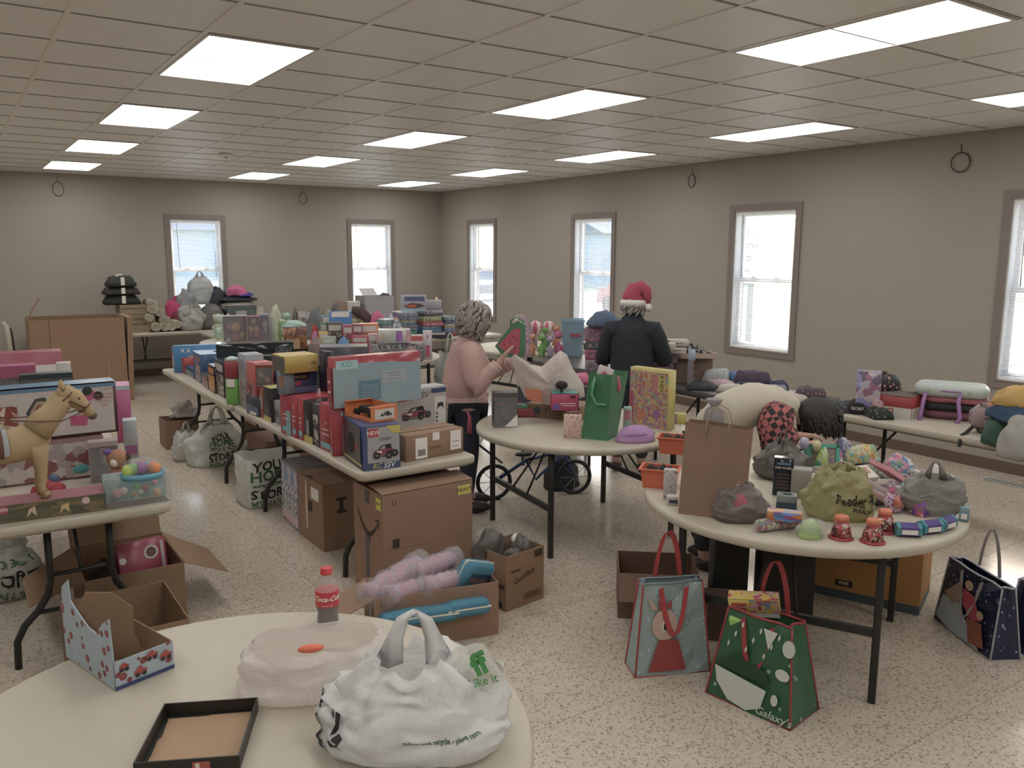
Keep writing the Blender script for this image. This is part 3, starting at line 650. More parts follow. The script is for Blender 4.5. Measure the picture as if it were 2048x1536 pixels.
# ================================================================ things on the floor
def smile(t, T, w, m):
    """curved arrow printed on a shipping box"""
    b = MB(); n = 14; top = []; bot = []
    for i in range(n+1):
        u = i/n; x = (u-.5)*w; y = -.42*w*(1-(2*u-1)**2)+.1*w*(1-u); th = w*.05*sin(pi*min(1, u*1.02+.02))**.6+.002
        top.append((x, y+th)); bot.append((x, y-th))
    b.add([T @ Vector((x, y, 0)) for x, y in top+bot[::-1]], [(i, i+1, 2*n-i, 2*n+1-i) for i in range(n)], m)
    hx, hy = .5*w, .0
    for p in ([(hx-.14*w, hy+.03*w), (hx+.04*w, hy+.06*w), (hx+.03*w, hy+.02*w), (hx-.12*w, hy-.0*w)], [(hx+.04*w, hy+.06*w), (hx+.005*w, hy-.16*w), (hx-.03*w, hy-.14*w), (hx+.0*w, hy+.03*w)]): b.add([T @ Vector((x, y, 0)) for x, y in p], [(0, 1, 2, 3)], m)
    b.build('printed_arrow', t)
def floor_things():
    YEL = M('#b5ad2e', .5); TAPE = M('#3d3c42', .3); LB = WHT
    # stacked shipping boxes under the front of the long table
    W, D, H1, H2 = .58, .36, .29, .32
    o = G(722, 1172, 0); a = atan2(.14, .92); o = Vector((1.85, 3.97, 0)); a = .03
    def ship(name, label, z, h, y0=0, deco=(), **k):
        t = E('shipping_box', label, 'box', (o.x, o.y+y0, z), a); MB().box((0, 0, 0), (k.get('w', W), D, h), CARD('#8d6c54')).build('box_body', t)
        decorate(t, k.get('w', W), D, h, deco); return t
    t = ship(0, 'lower brown shipping box on the floor, carrying a box marked heavy', 0, H1, deco=[('L', .4, .3, .52, 1, TAPE)])
    t = ship(0, 'upper brown shipping box with black arrow and yellow heavy labels, under long table', H1+.002, H2, deco=[('F', .83, .76, .98, .93, YEL), ('F', 't', 'HEAVY', .905, .845, .105, INK), ('F', 't', '11', .12, .84, .12, INK),
        ('L', .42, .74, .56, .97, TAPE), ('L', .42, 0, .56, .2, TAPE), ('L', .8, .72, .97, .93, YEL), ('L', 't', 'HVY', .885, .825, .085, INK), ('F', .1, .04, .17, .2, INK)])
    T, _, _ = faceT('L', W, D, H2, .003); smile(t, T @ Matrix.Translation((D*.5, H2*.5, 0)), D*.72, INK)
    for s, yy in ((-1, 0), (1, D)):
        b = MB(); b.box((0, 0, 0), (W, D*.46, .004), CARD('#9a7a60')); f = b.build('flap', t, (0, 0, H2+.004) if s < 0 else (W, D, H2+.004), rot=(radians(6), 0, 0) if s < 0 else (radians(9), 0, pi))
    decorate(t, W, D, H2+.05, [('T', .0, .44, .9, .5, TAPE)])
    # box with crossed arrow, behind
    t = E('cardboard_box', 'tall taped cardboard box printed with arrows, under the long toy table', 'box', (1.87, 4.90, 0), .02); w, d, h = .45, .43, .44
    MB().box((0, 0, 0), (w, d, h), CARD('#8a6a50')).build('box_body', t)
    MB().box((0, 0, 0), (w, d*.5, .004), CARD('#8a6a50')).build('flap', t, (0, 0, h), rot=(radians(8), 0, 0)); MB().box((0, 0, 0), (w, d*.5, .004), CARD('#8a6a50')).build('flap', t, (w, d, h), rot=(radians(5), 0, pi))
    decorate(t, w, d, h, [('F', .2, .74, .36, .79, INK), ('F', .25, .6, .31, .74, INK), ('F', .21, .55, .35, .6, INK), ('F', 't', 'Best', .82, .42, .16, M('#5c4838', .8)), ('L', .56, .72, .86, .9, WHT), ('L', .32, .2, .42, .95, M('#a98a6a', .25)), ('L', .44, .5, .58, .66, INK)])
    # flat game boxes standing side by side
    prints = [['#6c7f98', '#b5a9a6', '#8d6f70', '#3f4147', '#a9a2a0'], ['#54739c', '#b0a9a6', '#3f4147', '#9a8f98', '#b5a9a6']]
    for i in range(5):
        y = 5.36+.075*i; h = .44
        t = E('game_box', 'flat boxed game standing upright under long table, %s from the taped cardboard box' % ('first', 'second', 'third', 'fourth', 'fifth')[i], 'box', (1.87+.004*i, y, 0), .03, 'boxed games standing under the long table')
        MB().box((0, 0, 0), (.5, .07, h), M('#7b7377', .4)).build('box_body', t)
        decorate(t, .5, .07, h, [('L', .06, .03, .94, .97, BUSY(prints[i % 2], 55, .3)), ('L', .15, .7, .85, .95, M('#5b7ca8' if i % 2 else '#9a9ab0', .3)), ('L', .12, .05, .88, .2, M('#b9979a', .3)), ('T', .1, .3, .6, .7, M('#5d5459', .4))])
    # white carrier bags of the home improvement store
    gi, bi = M('#2f5f38', .6), M('#1f211d', .6); lines = [('YOUR', bi, 1), ('HOME', gi, 1.1), ('IMPROVEMENT', gi, .42), ('STORE!', bi, .95), ('MENARDS', M('#4d6b50', .6), .7)]
    sq = [(0, .92), (.06, 1), (.5, 1), (.9, .98), (1, .93)]
    t, pt = sack('plastic_bag', 'boxy white store bag with green slogan, beside the upright game boxes', 'bag', (1.93, 6.2, 0), .44, .34, .38, '#b9bab2', 3, radians(2), ears=0, neck=.93, rough=.1, profile=sq, square=6, alpha=.02, n=40)
    wraptext(t, pt, lines, .4, .84, .19, radians(-96), .46, .1)
    t, pt = sack('plastic_bag', 'full white store bag with handles and slogan, on floor beyond the bent table leg', 'bag', (1.93, 7.62, 0), .54, .34, .36, '#b9bab2', 8, radians(4), ears=1, neck=.5, rough=.26, alpha=.02, ehr=.45, profile=[(0, .95), (.1, 1), (.4, .97), (.65, .83), (.85, .6), (1, .42)], n=40)
    wraptext(t, pt, lines, .36, .7, .16, radians(-92), .54, .085)
    t, pt = sack('plastic_bag', 'small white plastic bag slumped against the brown box, left of the slogan bag', 'bag', (1.72, 7.9, 0), .26, .22, .27, '#b5b4ae', 4, .3, ears=1, neck=.4, rough=.34)
    carton('open brown cardboard box on the floor behind the white slogan bags', (333, 900, 400, 892), .28, .3, flaps=None, col='#7e5f49', deco=())
    t = lump('paper_wad', 'crumpled grey paper sheet rising from the open brown box', 'paper', (1.86, 8.56, .282), .26, .2, .13, M('#9a938c', .8), 3, nz=.7, fr=2.5)
    for i, (x, y, lab) in enumerate(((2.15, 6.9, 'brown cardboard box on the floor under the middle of the long tables'), (2.28, 7.5, 'second brown cardboard box standing under the rear long table'))):
        t = E('cardboard_box', lab, 'box', (x, y, 0), .03); MB().box((0, 0, 0), (.42, .5, .3), CARD('#7d5c48')).build('box_body', t); decorate(t, .42, .5, .3, [('F', .44, .0, .56, 1, M('#97785c', .3))])
    # open box of lunch bags, front
    f = (750, 1309, 997, 1268); t = carton('open shipping box filled with blue lunch bags, nearest box beside the long table', f, .28, .26, flaps={'L': 205, 'B': 200}, fl=.35, col='#8d6c54', deco=[('F', 't', '11', .07, .88, .12, INK), ('L', .55, .55, .75, .95, TAPE)])
    o2 = G(750, 1309, 0); ax = (G(997, 1268, 0)-o2); a2 = atan2(ax.y, ax.x); ux = Vector((cos(a2), sin(a2), 0)); uy = Vector((-sin(a2), cos(a2), 0))
    def lunch(u, v, z, rot, lab):
        t = E('lunch_bag', lab, 'lunch bag', o2+ux*u+uy*v+Vector((0, 0, z)), 0, 'blue lunch bags in the open box', (rot[0], rot[1], a2+rot[2])); bl = M('#2f6f88', .7)
        MB().rbox((-.11, -.04, 0), (.11, .04, .17), .03, bl, 3, .02).build('bag_body', t)
        MB().rbox((-.112, -.004, -.001), (.112, .004, .172), .003, M('#b9b29b', .5), 1).build('zip', t)
        decorate(t, .22, .08, .17, []) 
        pm = MB(); pm.box((-.07, -.0435, .04), (.07, -.041, .12), M('#205068', .5)).build('printed_patch', t)
        mb = MB(); text_on(mb, 'PAWS', Matrix.Translation((0, -.0445, .08)) @ Matrix.Rotation(pi/2, 4, 'X'), .05, M('#b0633a', .5)); mb.build('lettering', t)
    for u, v, z, r_, lab in ((.12, .09, .15, (1.35, 0, .1), 'blue lunch bag lying near the left end of the open box'), (.3, .1, .15, (1.4, 0, -.05), 'blue lunch bag lying in the middle of the open box'), (.46, .1, .16, (1.4, 0, 0), 'blue lunch bag lying deeper, right side of open box'), (.5, .13, .2, (.3, .35, .5), 'blue lunch bag standing tilted at the right corner of the open box')): lunch(u, v, z, r_, lab)
    # clear-wrapped pink rolls over it
    PK = SPOTS('#ad7484', '#98405a', 50, .4, .4, '#7f8ba8'); FL_ = CLEAR('#e4dcdf', .2, .1)
    for (u, v, z, L_, r_, yaw, til, lab) in ((.14, .16, .3, .38, .062, .55, .15, 'long pink fleece roll in clear wrap, lying across the open box'), (.36, .2, .33, .24, .05, .35, .1, 'lilac and pink wrapped roll, uppermost on the open box'), (.17, .06, .27, .2, .05, .3, 0, 'short pink wrapped roll at the front left of the open box'), (.36, .08, .28, .2, .05, .3, .0, 'magenta wrapped roll in the middle of the open box')):
        t = E('wrapped_roll', lab, 'blanket', o2+ux*u+uy*v+Vector((0, 0, z)), 0, 'clear-wrapped rolls on the open box', (0, -til, a2+yaw)); b = MB(); n = 14
        pts = [(-L_/2+L_*i/n, 0, 0) for i in range(n+1)]; b.tube(pts, [r_*(.5 if i in (0, n) else .92+.34*noise.noise(Vector((i*.8, u*9, v*9)))) for i in range(n+1)], PK, 16); b.build('fleece', t)
        b = MB(); pts = [(-L_/2-.05+(L_+.1)*i/n, 0, .002) for i in range(n+1)]; b.tube(pts, [r_*(.35 if i in (0, n) else 1.12+.3*noise.noise(Vector((i*1.1, 3, v*9)))) for i in range(n+1)], FL_, 16); b.build('clear_wrap', t)
    # snack carton with grey wrapped things
    f = (1012, 1225, 1087, 1196); t = carton('open snack carton with dark lettering, right of the box of lunch bags', f, .31, .26, col='#8a6a4d', deco=[('F', 't', 'Goldfish', .45, .55, .17, INK, 14, .3), ('F', .12, .68, .36, .71, INK), ('F', .45, .1, .92, .24, M('#6b4d36', .8)), ('F', 't', 'BAKED', .68, .17, .09, INK), ('F', .74, .84, .95, .97, INK), ('L', .1, .84, .4, .97, INK), ('L', .75, .4, .95, .47, INK), ('L', .6, .05, .9, .16, INK)])
    o3 = G(1012, 1225, 0)
    for i, (dx, dy, z, sx, lab) in enumerate(((.03, .22, .24, .2, 'big dark grey wrapped bundle leaning back in the snack carton'), (.18, .12, .25, .15, 'smaller grey wrapped bundle with white end, in the snack carton'), (.1, .08, .22, .13, 'dark grey wrapped bundle low in the front of the snack carton'))):
        t = lump('wrapped_bundle', lab, 'bundle', (o3.x+dx, o3.y+dy, z), sx, sx*.8, sx*.75, M('#4d4945', .45), i+2, i, nz=.3, group='grey bundles in the snack carton')
        if i == 1: MB().ball((.05, .02, .07), .035, M('#b9b6ae', .6), nz=.2).build('white_end', t)
    # big box far left
    a = -.02; t = E('cardboard_box', 'huge open cardboard box standing on the floor at the far left', 'box', (.78, 11.5, 0), a); w, d, h = 1.05, .75, 1.07; m = CARD('#8b6a4e'); k = .008
    b = MB(); b.box((0, 0, 0), (w, k, h), m); b.box((0, d-k, 0), (w, d, h), m); b.box((0, k, 0), (k, d-k, h), m); b.box((w-k, k, 0), (w, d-k, h), m); b.box((k, k, 0), (w-k, d-k, k), m); b.build('box_body', t)
    decorate(t, w, d, h, [('F', .2, 0, .205, 1, INK), ('F', .8, 0, .805, .5, M('#a98a6a', .3))])
    MB().box((0, 0, 0), (.06, d, h), m).build('flap', t, (w+.002, 0, 0), rot=(0, radians(2), 0)); MB().box((0, 0, 0), (.3, .22, .004), m).build('flap', t, (.0, .1, h), rot=(0, radians(-60), 0))
    t = E('folded_table', 'white folded table leaning on the back wall beside the huge box', 'table', (.62, 12.3, 0), 0, rot=(0, radians(-3), .0)); MB().rbox((0, 0, 0), (.05, .9, .95), .01, TOP).build('tabletop', t); MB().tube([(.07, .1, .1), (.07, .1, .85), (.07, .2, .9)], .012, LEG).build('leg', t)
    def obox(label, x, y, w, d, h, col, rz=0):
        t = E('cardboard_box', label, 'box', (x, y, 0), rz); k = .005; m = CARD(col); b = MB()
        b.box((0, 0, 0), (w, k, h), m); b.box((0, d-k, 0), (w, d, h), m); b.box((0, k, 0), (k, d-k, h), m); b.box((w-k, k, 0), (w, d-k, h), m); b.box((k, k, 0), (w-k, d-k, k), m); b.build('box_body', t); return t, m
    t, m = obox('empty open cardboard box on the floor in front of the left table', .31, 3.68, .46, .52, .3, '#86684a')
    t, m = obox('open cardboard box with pink boxed toy and spread flaps, under the left table', .44, 4.4, .47, .56, .3, '#86684a')
    for nm, loc, sz, rot in (('flap', (.47, 0, .3), (.27, .56, .004), (0, radians(28), 0)), ('flap', (0, 0, .3), (.26, .56, .004), (0, radians(158), 0)), ('flap', (0, .56, .3), (.47, .24, .004), (radians(60), 0, 0))):
        b = MB(); b.add([(0, 0, 0), (sz[0], sz[1]*.12*(sz[0] < .3), 0), (sz[0], sz[1]*(1-.12*(sz[0] < .3)), 0), (0, sz[1], 0), (0, 0, .004), (sz[0], sz[1]*.12*(sz[0] < .3), .004), (sz[0], sz[1]*(1-.12*(sz[0] < .3)), .004), (0, sz[1], .004)], [(3, 2, 1, 0), (4, 5, 6, 7), (0, 1, 5, 4), (1, 2, 6, 5), (2, 3, 7, 6), (3, 0, 4, 7)], m); b.build('flap', t, loc, rot=rot)
    t = E('toy_box', 'pink boxed toy set with round clock print, sticking out of box under the left table', 'box', (.64, 4.6, .06), .12, rot=(radians(-12), 0, .15)); MB().rbox((0, 0, 0), (.25, .09, .31), .004, M('#8f3c50', .25), 1).build('box_body', t)
    decorate(t, .25, .09, .31, [('F', 'c', .68, .78, .12, WHT), ('F', 'c', .68, .78, .09, M('#6a4a52', .4)), ('F', 'c', .08, .72, .06, WHT), ('F', .88, .3, .95, .95, M('#a89aa0', .3)), ('F', .1, .05, .85, .5, M('#5a2c3c', .3)), ('F', .55, .3, .7, .36, M('#5f8fb8', .3))])
    t = lump('black_bag', 'black plastic wrapped bundle filling the box under the left table', 'bag', (.56, 4.68, .012), .2, .4, .26, M('#1b1c1b', .3), 3, nz=.25)
    t, m = obox('brown cardboard box standing farther back under the left table', .5, 5.15, .42, .4, .34, '#6f543e')
    t, pt = sack('plastic_bag', 'white store bag with green slogan on the floor under the left table, leftmost', 'bag', (.12, 5.25, 0), .42, .3, .3, '#a8a8a0', 15, 0, ears=0, neck=.6, rough=.25, alpha=.02, n=40); wraptext(t, pt, lines[2:], .3, .7, .3, radians(-80), .42, .11)
    # yellow box, dark boxes and trunk under the right round table
    t = E('cardboard_box', 'orange-yellow cardboard box with dark label under the right round table', 'box', (3.93, 2.82, 0), radians(-68)); MB().box((0, 0, .05), (.62, .4, .34), M('#a06e2c', .7)).box((0, 0, 0), (.62, .4, .05), M('#3c4a52', .6)).build('box_body', t)
    MB().box((0, 0, 0), (.62, .2, .004), M('#b98a3c', .7)).build('flap', t, (0, 0, .34), rot=(radians(12), 0, 0)); MB().box((0, 0, 0), (.62, .2, .004), M('#b98a3c', .7)).build('flap', t, (.62, .4, .34), rot=(radians(10), 0, pi)); decorate(t, .62, .4, .34, [('F', .3, .22, .45, .33, INK), ('F', 't', 'FREE', .375, .275, .07, WHT)])
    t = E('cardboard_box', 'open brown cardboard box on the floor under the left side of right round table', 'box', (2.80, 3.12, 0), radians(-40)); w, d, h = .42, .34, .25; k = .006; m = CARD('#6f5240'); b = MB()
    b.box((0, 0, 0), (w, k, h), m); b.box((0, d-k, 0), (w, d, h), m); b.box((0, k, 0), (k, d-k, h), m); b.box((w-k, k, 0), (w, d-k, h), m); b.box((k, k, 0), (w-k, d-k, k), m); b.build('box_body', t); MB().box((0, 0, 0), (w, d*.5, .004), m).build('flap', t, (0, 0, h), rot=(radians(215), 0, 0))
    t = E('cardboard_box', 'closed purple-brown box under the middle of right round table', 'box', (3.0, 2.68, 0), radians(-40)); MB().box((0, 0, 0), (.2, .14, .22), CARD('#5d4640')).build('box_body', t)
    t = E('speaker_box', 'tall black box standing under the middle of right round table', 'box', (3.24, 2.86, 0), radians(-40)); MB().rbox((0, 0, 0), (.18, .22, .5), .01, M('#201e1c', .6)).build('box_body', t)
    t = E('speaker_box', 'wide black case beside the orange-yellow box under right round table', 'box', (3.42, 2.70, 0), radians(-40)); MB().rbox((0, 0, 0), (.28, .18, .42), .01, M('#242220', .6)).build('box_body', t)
floor_things()
def tote(name, label, f, h, d, mat, trim, strap, top=.62, deco=None, rim=None):
    """woven reusable shopping bag: tapered panels, piped edges, long straps"""
    P1, P2 = G(f[0], f[1], 0), G(f[2], f[3], 0); v = P2-P1; w = v.length; a = atan2(v.y, v.x); t = E(name, label, 'bag', P1, a)
    q = w*(1-top)/2; wob = lambda i, s: .012*noise.noise(Vector((i*.9, s, 1)))
    n = 7; rings = []
    for j in range(n+1):
        u = j/n; x0, x1 = q*u, w-q*u; y0, y1 = d*.28*u, d-d*.28*u; r = []
        for i in range(5): r.append(Vector((x0+(x1-x0)*i/5, y0+wob(i, j)*2*(i > 0), h*u)))
        for i in range(4): r.append(Vector((x1, y0+(y1-y0)*i/4-0, h*u))+Vector((-.02*u*(1.5-abs(i-1.5)), 0, 0)))
        for i in range(5): r.append(Vector((x1+(x0-x1)*i/5, y1+wob(i, j+9), h*u)))
        for i in range(4): r.append(Vector((x0, y1+(y0-y1)*i/4, h*u))+Vector((.02*u*(1.5-abs(i-1.5)), 0, 0)))
        rings.append(r)
    b = MB(); b.loft(rings, mat, True, False, smooth=False); b.build('bag_body', t)
    for k in (0, 5, 9, 14): MB().tube([rings[j][k] for j in range(n+1)], .0045, trim, 6).build('piping', t)
    MB().tube([rings[0][i] for i in (0, 5, 9, 14, 0)], .0045, trim, 6).build('piping', t)
    MB().tube([rings[n][i] for i in list(range(18))+[0]], .006, rim or trim, 6).build('rim', t)
    for y, ln, s in ((0, -.3, -1), (d, .22, 1)):
        c = w/2; hw = w*.17; yy = d*.28 if y == 0 else d-d*.28; pts = []
        for i in range(11):
            u = i/10; x = c-hw+2*hw*u; zz_ = h-.0+(ln*sin(pi*u)**.7)*(1 if s > 0 else 1)
            pts.append(Vector((x, (yy-.012-.03*sin(pi*u)) if s < 0 else yy+.01, zz_ if s > 0 else h-.02-abs(ln)*.72*sin(pi*u)**.8)))
        rg = [[p+Vector((-.011, 0, -.006)), p+Vector((.011, 0, .006)), p+Vector((.011, -.003, .006)), p+Vector((-.011, -.003, -.006))] for p in pts]
        MB().loft(rg, strap, True, True, smooth=False).build('strap', t)
    return t, rings, w, d, h
def totes():
    teal = SPOTS('#7d9090', '#a9b4b4', 34, .16, .5); t, rg, w, d, h = tote('shopping_bag', 'pale teal christmas shopping bag with red piping and printed deer, on the floor', (1270, 1356, 1420, 1342), .43, .14, teal, M('#9c2f35', .5), M('#a02f34', .5), .78, rim=M('#6a7c88', .5))
    sk, rd = M('#a98f80', .5), M('#8f3434', .5); y = lambda u: d*.28*u-.006
    def poly(name, pts, m, off=0):
        MB().add([(w*a, y(b)-.006-off, h*b) for a, b in pts], [tuple(range(len(pts)))], m).build(name, t)
    poly('printed_deer', [(.3+.17*cos(i/12*2*pi)*1.0+.08, .56+.17*sin(i/12*2*pi)) for i in range(12)], sk); poly('printed_deer', [(.2, .74), (.14, .9), (.3, .72)], sk, .001)
    poly('printed_dress', [(.3, .4), (.56, .4), (.66, .06), (.16, .06)], rd, .001); poly('printed_eye', [(.38+.045*cos(i/10*2*pi), .55+.06*sin(i/10*2*pi)) for i in range(10)], WHT, .002); poly('printed_eye', [(.39+.028*cos(i/10*2*pi), .545+.045*sin(i/10*2*pi)) for i in range(10)], M('#1d211f', .4), .003)
    poly('printed_bow', [(.3, .83), (.39, .77), (.47, .83), (.47, .73), (.39, .76), (.3, .73)], rd, .003)
    grn = SPOTS('#1f5234', '#8d9a90', 16, .13, .4); t, rg, w, d, h = tote('shopping_bag', 'dark green christmas shopping bag with white print and red piping, nearest on the floor', (1412, 1385, 1580, 1462), .4, .24, grn, M('#8e2b30', .5), M('#8e2b30', .5), .74)
    wt = M('#a5aba0', .5); dk = M('#173a25', .5)
    def poly(name, pts, m, off=0): MB().add([(w*a, d*.28*b-.012-off, h*b) for a, b in pts], [tuple(range(len(pts)))], m).build(name, t)
    poly('printed_bowl', [(.08, .36), (.7, .3), (.66, .1), (.5, .02), (.28, .05), (.12, .2)], wt); poly('printed_leaf', [(.1, .42), (.3, .55), (.68, .48), (.72, .36), (.08, .38)], dk, .001)
    poly('printed_tree', [(.58, .92), (.74, .92), (.66, .72)], wt); poly('printed_ornament', [(.88+.07*cos(i/12*2*pi), .8+.09*sin(i/12*2*pi)) for i in range(12)], wt); poly('printed_ornament', [(.85+.08*cos(i/12*2*pi), .52+.06*sin(i/12*2*pi)) for i in range(12)], wt)
    poly('printed_cone', [(.8+.04*cos(i/10*2*pi), .24+.06*sin(i/10*2*pi)) for i in range(10)], wt)
    for i in range(9): a = .2+.07*i; poly('printed_leaf', [(a, .6+.12*((i*7) % 3)), (a+.02, .64+.12*((i*7) % 3)), (a+.01, .68+.12*((i*7) % 3)), (a-.01, .64+.12*((i*7) % 3))], wt, .002)
    mb = MB(); text_on(mb, "Galaxy's", Matrix.Translation((w*.82, -.016, h*.09)) @ Matrix.Rotation(pi/2, 4, 'X'), .05, wt, shear=.3); mb.build('lettering', t)
    M_ = t.matrix_basis if False else None
    base = G(1412, 1385, 0); ax = G(1580, 1462, 0)-base; a = atan2(ax.y, ax.x); ux = Vector((cos(a), sin(a), 0)); uy = Vector((-sin(a), cos(a), 0))
    pd = E('modelling_clay_box', 'yellow and pink box of modelling clay sticking out of the dark green shopping bag', 'box', base+ux*.05+uy*.085+Vector((0, 0, .35)), 0, rot=(.35, -.12, a+.45)); MB().rbox((0, 0, 0), (.21, .055, .095), .003, M('#b9a02c', .35), 1).build('box_body', pd)
    decorate(pd, .21, .055, .095, [('F', 0, 0, 1, .25, WHT), ('F', .42, .25, 1, 1, BUSY(['#b6a42c', '#a8455f', '#b9a02c', '#5a7f9c', '#b08aa0'], 60)), ('F', .06, .35, .36, .8, M('#a8433c', .4)), ('F', 't', 'Play-Doh', .21, .58, .22, WHT), ('T', 0, 0, 1, 1, BUSY(['#b6a42c', '#b59a8c', '#b9a02c', '#a8455f'], 60))])
    g2 = E('sweet_packet', 'light green packet just under the modelling clay box in the bag', 'packet', base+ux*.07+uy*.055+Vector((0, 0, .31)), 0, rot=(.3, -.1, a+.3)); MB().rbox((0, 0, 0), (.12, .03, .05), .004, M('#7fae3a', .35), 1).build('packet', g2)
    nv = SPOTS('#1d2440', '#8f96ab', 30, .2, .35, '#5a6c94'); pr = M('#a23a4c', .5)
    for i, (f, h_, lab) in enumerate((((1868, 1236, 1980, 1322), .35, 'dark blue gift bag with winter print and snowflake side, lower right'), ((2062, 1318, 2130, 1300), .36, 'dark blue gift bag with green print, cut off by the right edge'))):
        t, rg, w, d, h = tote('shopping_bag', lab, f, h_, .15, nv, M('#8f8f98', .4), M('#8f8a88', .5), .9)
        if i == 0:
            def poly(name, pts, m, off=0): MB().add([(w*a, d*.28*b-.012-off, h*b) for a, b in pts], [tuple(range(len(pts)))], m).build(name, t)
            poly('printed_hill', [(.05, .1), (.1, .45), (.35, .5), (.85, .02), (.3, .02)], M('#8d9aa0', .5)); poly('printed_figure', [(.42, .72), (.6, .7), (.78, .42), (.62, .36), (.45, .5)], pr, .001); poly('printed_figure', [(.55, .36), (.8, .4), (.9, .1), (.66, .04)], M('#8a4a38', .5), .001)
            poly('printed_figure', [(.12, .5), (.36, .8), (.44, .6), (.3, .4)], M('#8f7462', .5), .001); poly('printed_face', [(.5+.07*cos(i/10*2*pi), .8+.07*sin(i/10*2*pi)) for i in range(10)], M('#b09070', .5), .002); poly('printed_face', [(.75+.06*cos(i/10*2*pi), .5+.06*sin(i/10*2*pi)) for i in range(10)], M('#a08468', .5), .002)
        else:
            MB().add([(w*.5, d*.12, h*.2), (w*.95, d*.12-.0, h*.2), (w*.93, d*.2, h*.9), (w*.55, d*.2, h*.9)], [(0, 1, 2, 3)], M('#4a6a58', .5)).build('printed_panel', t)
totes()
def vents():
    t = E('floor_vent', 'flat grey metal vent grille in the floor by the window wall', 'vent', (7.2, 3.05, .001), 0); MB().box((0, 0, 0), (.16, .42, .004), M('#9a978f', .5)).build('frame', t)
    for i in range(9): MB().box((.02, .02+.044*i, .004), (.14, .045+.044*i, .006), M('#6d6b66', .5)).build('vent_bar', t)
    P = Vector((0, 0, 0)); d = ray(452, 308); k = (H-CZ)/d.z; t = E('smoke_detector', 'round white smoke detector on the ceiling', 'detector', (d.x*k, d.y*k, H)); MB().lathe([(.075, 0), (.075, -.02), (.05, -.035), (0, -.035)], WHITE, n=24).build('body', t); MB().lathe([(.02, -.035), (.015, -.045), (0, -.045)], M('#8a8880', .5), n=12).build('sensor', t)
    for i, (px, py, wall, r, lab) in enumerate(((1922, 325, 'R', .085, 'coil of grey cable hanging high on the right wall, nearest the camera'), (1385, 362, 'R', .08, 'thin loop of cable hanging high on the right wall'), (116, 378, 'B', .1, 'tangle of thin cable on the back wall, far left'), (605, 397, 'B', .09, 'small tangle of cable high on the back wall between the two windows'))):
        d = ray(px, py); k = (XR if wall == 'R' else YB)/(d.x if wall == 'R' else d.y); c = Vector((d.x*k, d.y*k, CZ+d.z*k)); t = E('cable_coil', lab, 'cable', c); col = M('#4c4844', .6); pts = []
        for j in range(40):
            a = j/40*2*pi*2.3+pi/2; rr = r*(1+.12*noise.noise(Vector((j*.15, i, 0)))); u = rr*cos(a)*(1 if i in (0,) else .7); v_ = rr*sin(a)
            pts.append((-.012-.0002*j, u, v_) if wall == 'R' else (u, -.012-.0002*j, v_))
        pts = [((pts[0][0], pts[0][1]+.01, r*2.0))]+pts; pts[0] = (0 if wall == 'R' else .01, .0 if wall == 'B' else .01, r*1.9); MB().tube(pts, .0035 if i else .005, col, 5).build('cable', t)
vents()
# ================================================================ toys: left table, long tables, centre round table
TX = lambda *c: BUSY(list(c), 45, .35)
TXL = lambda *c: BUSY(list(c), 22, .35)
def truck(deco, F, u, v, s, col, asp=1.0):
    """printed picture of an off-road buggy"""
    m = M(col, .4); k = M('#232528', .5)
    P = lambda L: [(u+a*s, v+b*s*asp) for a, b in L]
    deco += [(F, 'p', P([(-.5, -.28), (-.45, -.2), (.5, -.2), (.55, -.28)]), M('#5c5a5c', .5)), (F, 'p', P([(-.3, .05), (-.12, .3), (.28, .36), (.34, .1)]), k), (F, 'p', P([(-.22, .08), (-.08, .26), (.05, .28), (.04, .1)]), M('#8a8a8e', .4)),
        (F, 'p', P([(-.5, -.05), (-.42, .08), (.0, .14), (.38, .12), (.46, -.02), (.3, -.16), (-.3, -.16)]), m), (F, 'p', P([(-.4, -.02), (-.3, .05), (-.1, .04), (-.12, -.06)]), WHT), (F, 'p', P([(.1, .02), (.3, .06), (.34, -.04), (.12, -.08)]), k)]
    for w_, q_ in ((-.33, 0), (.2, -.03), (.46, .05)): deco += [(F, 'c', u+w_*s, v+(-.16+q_)*s*asp, .17*s*asp, k), (F, 'c', u+w_*s, v+(-.16+q_)*s*asp, .07*s*asp, M('#5c5c60', .4))]
    return deco
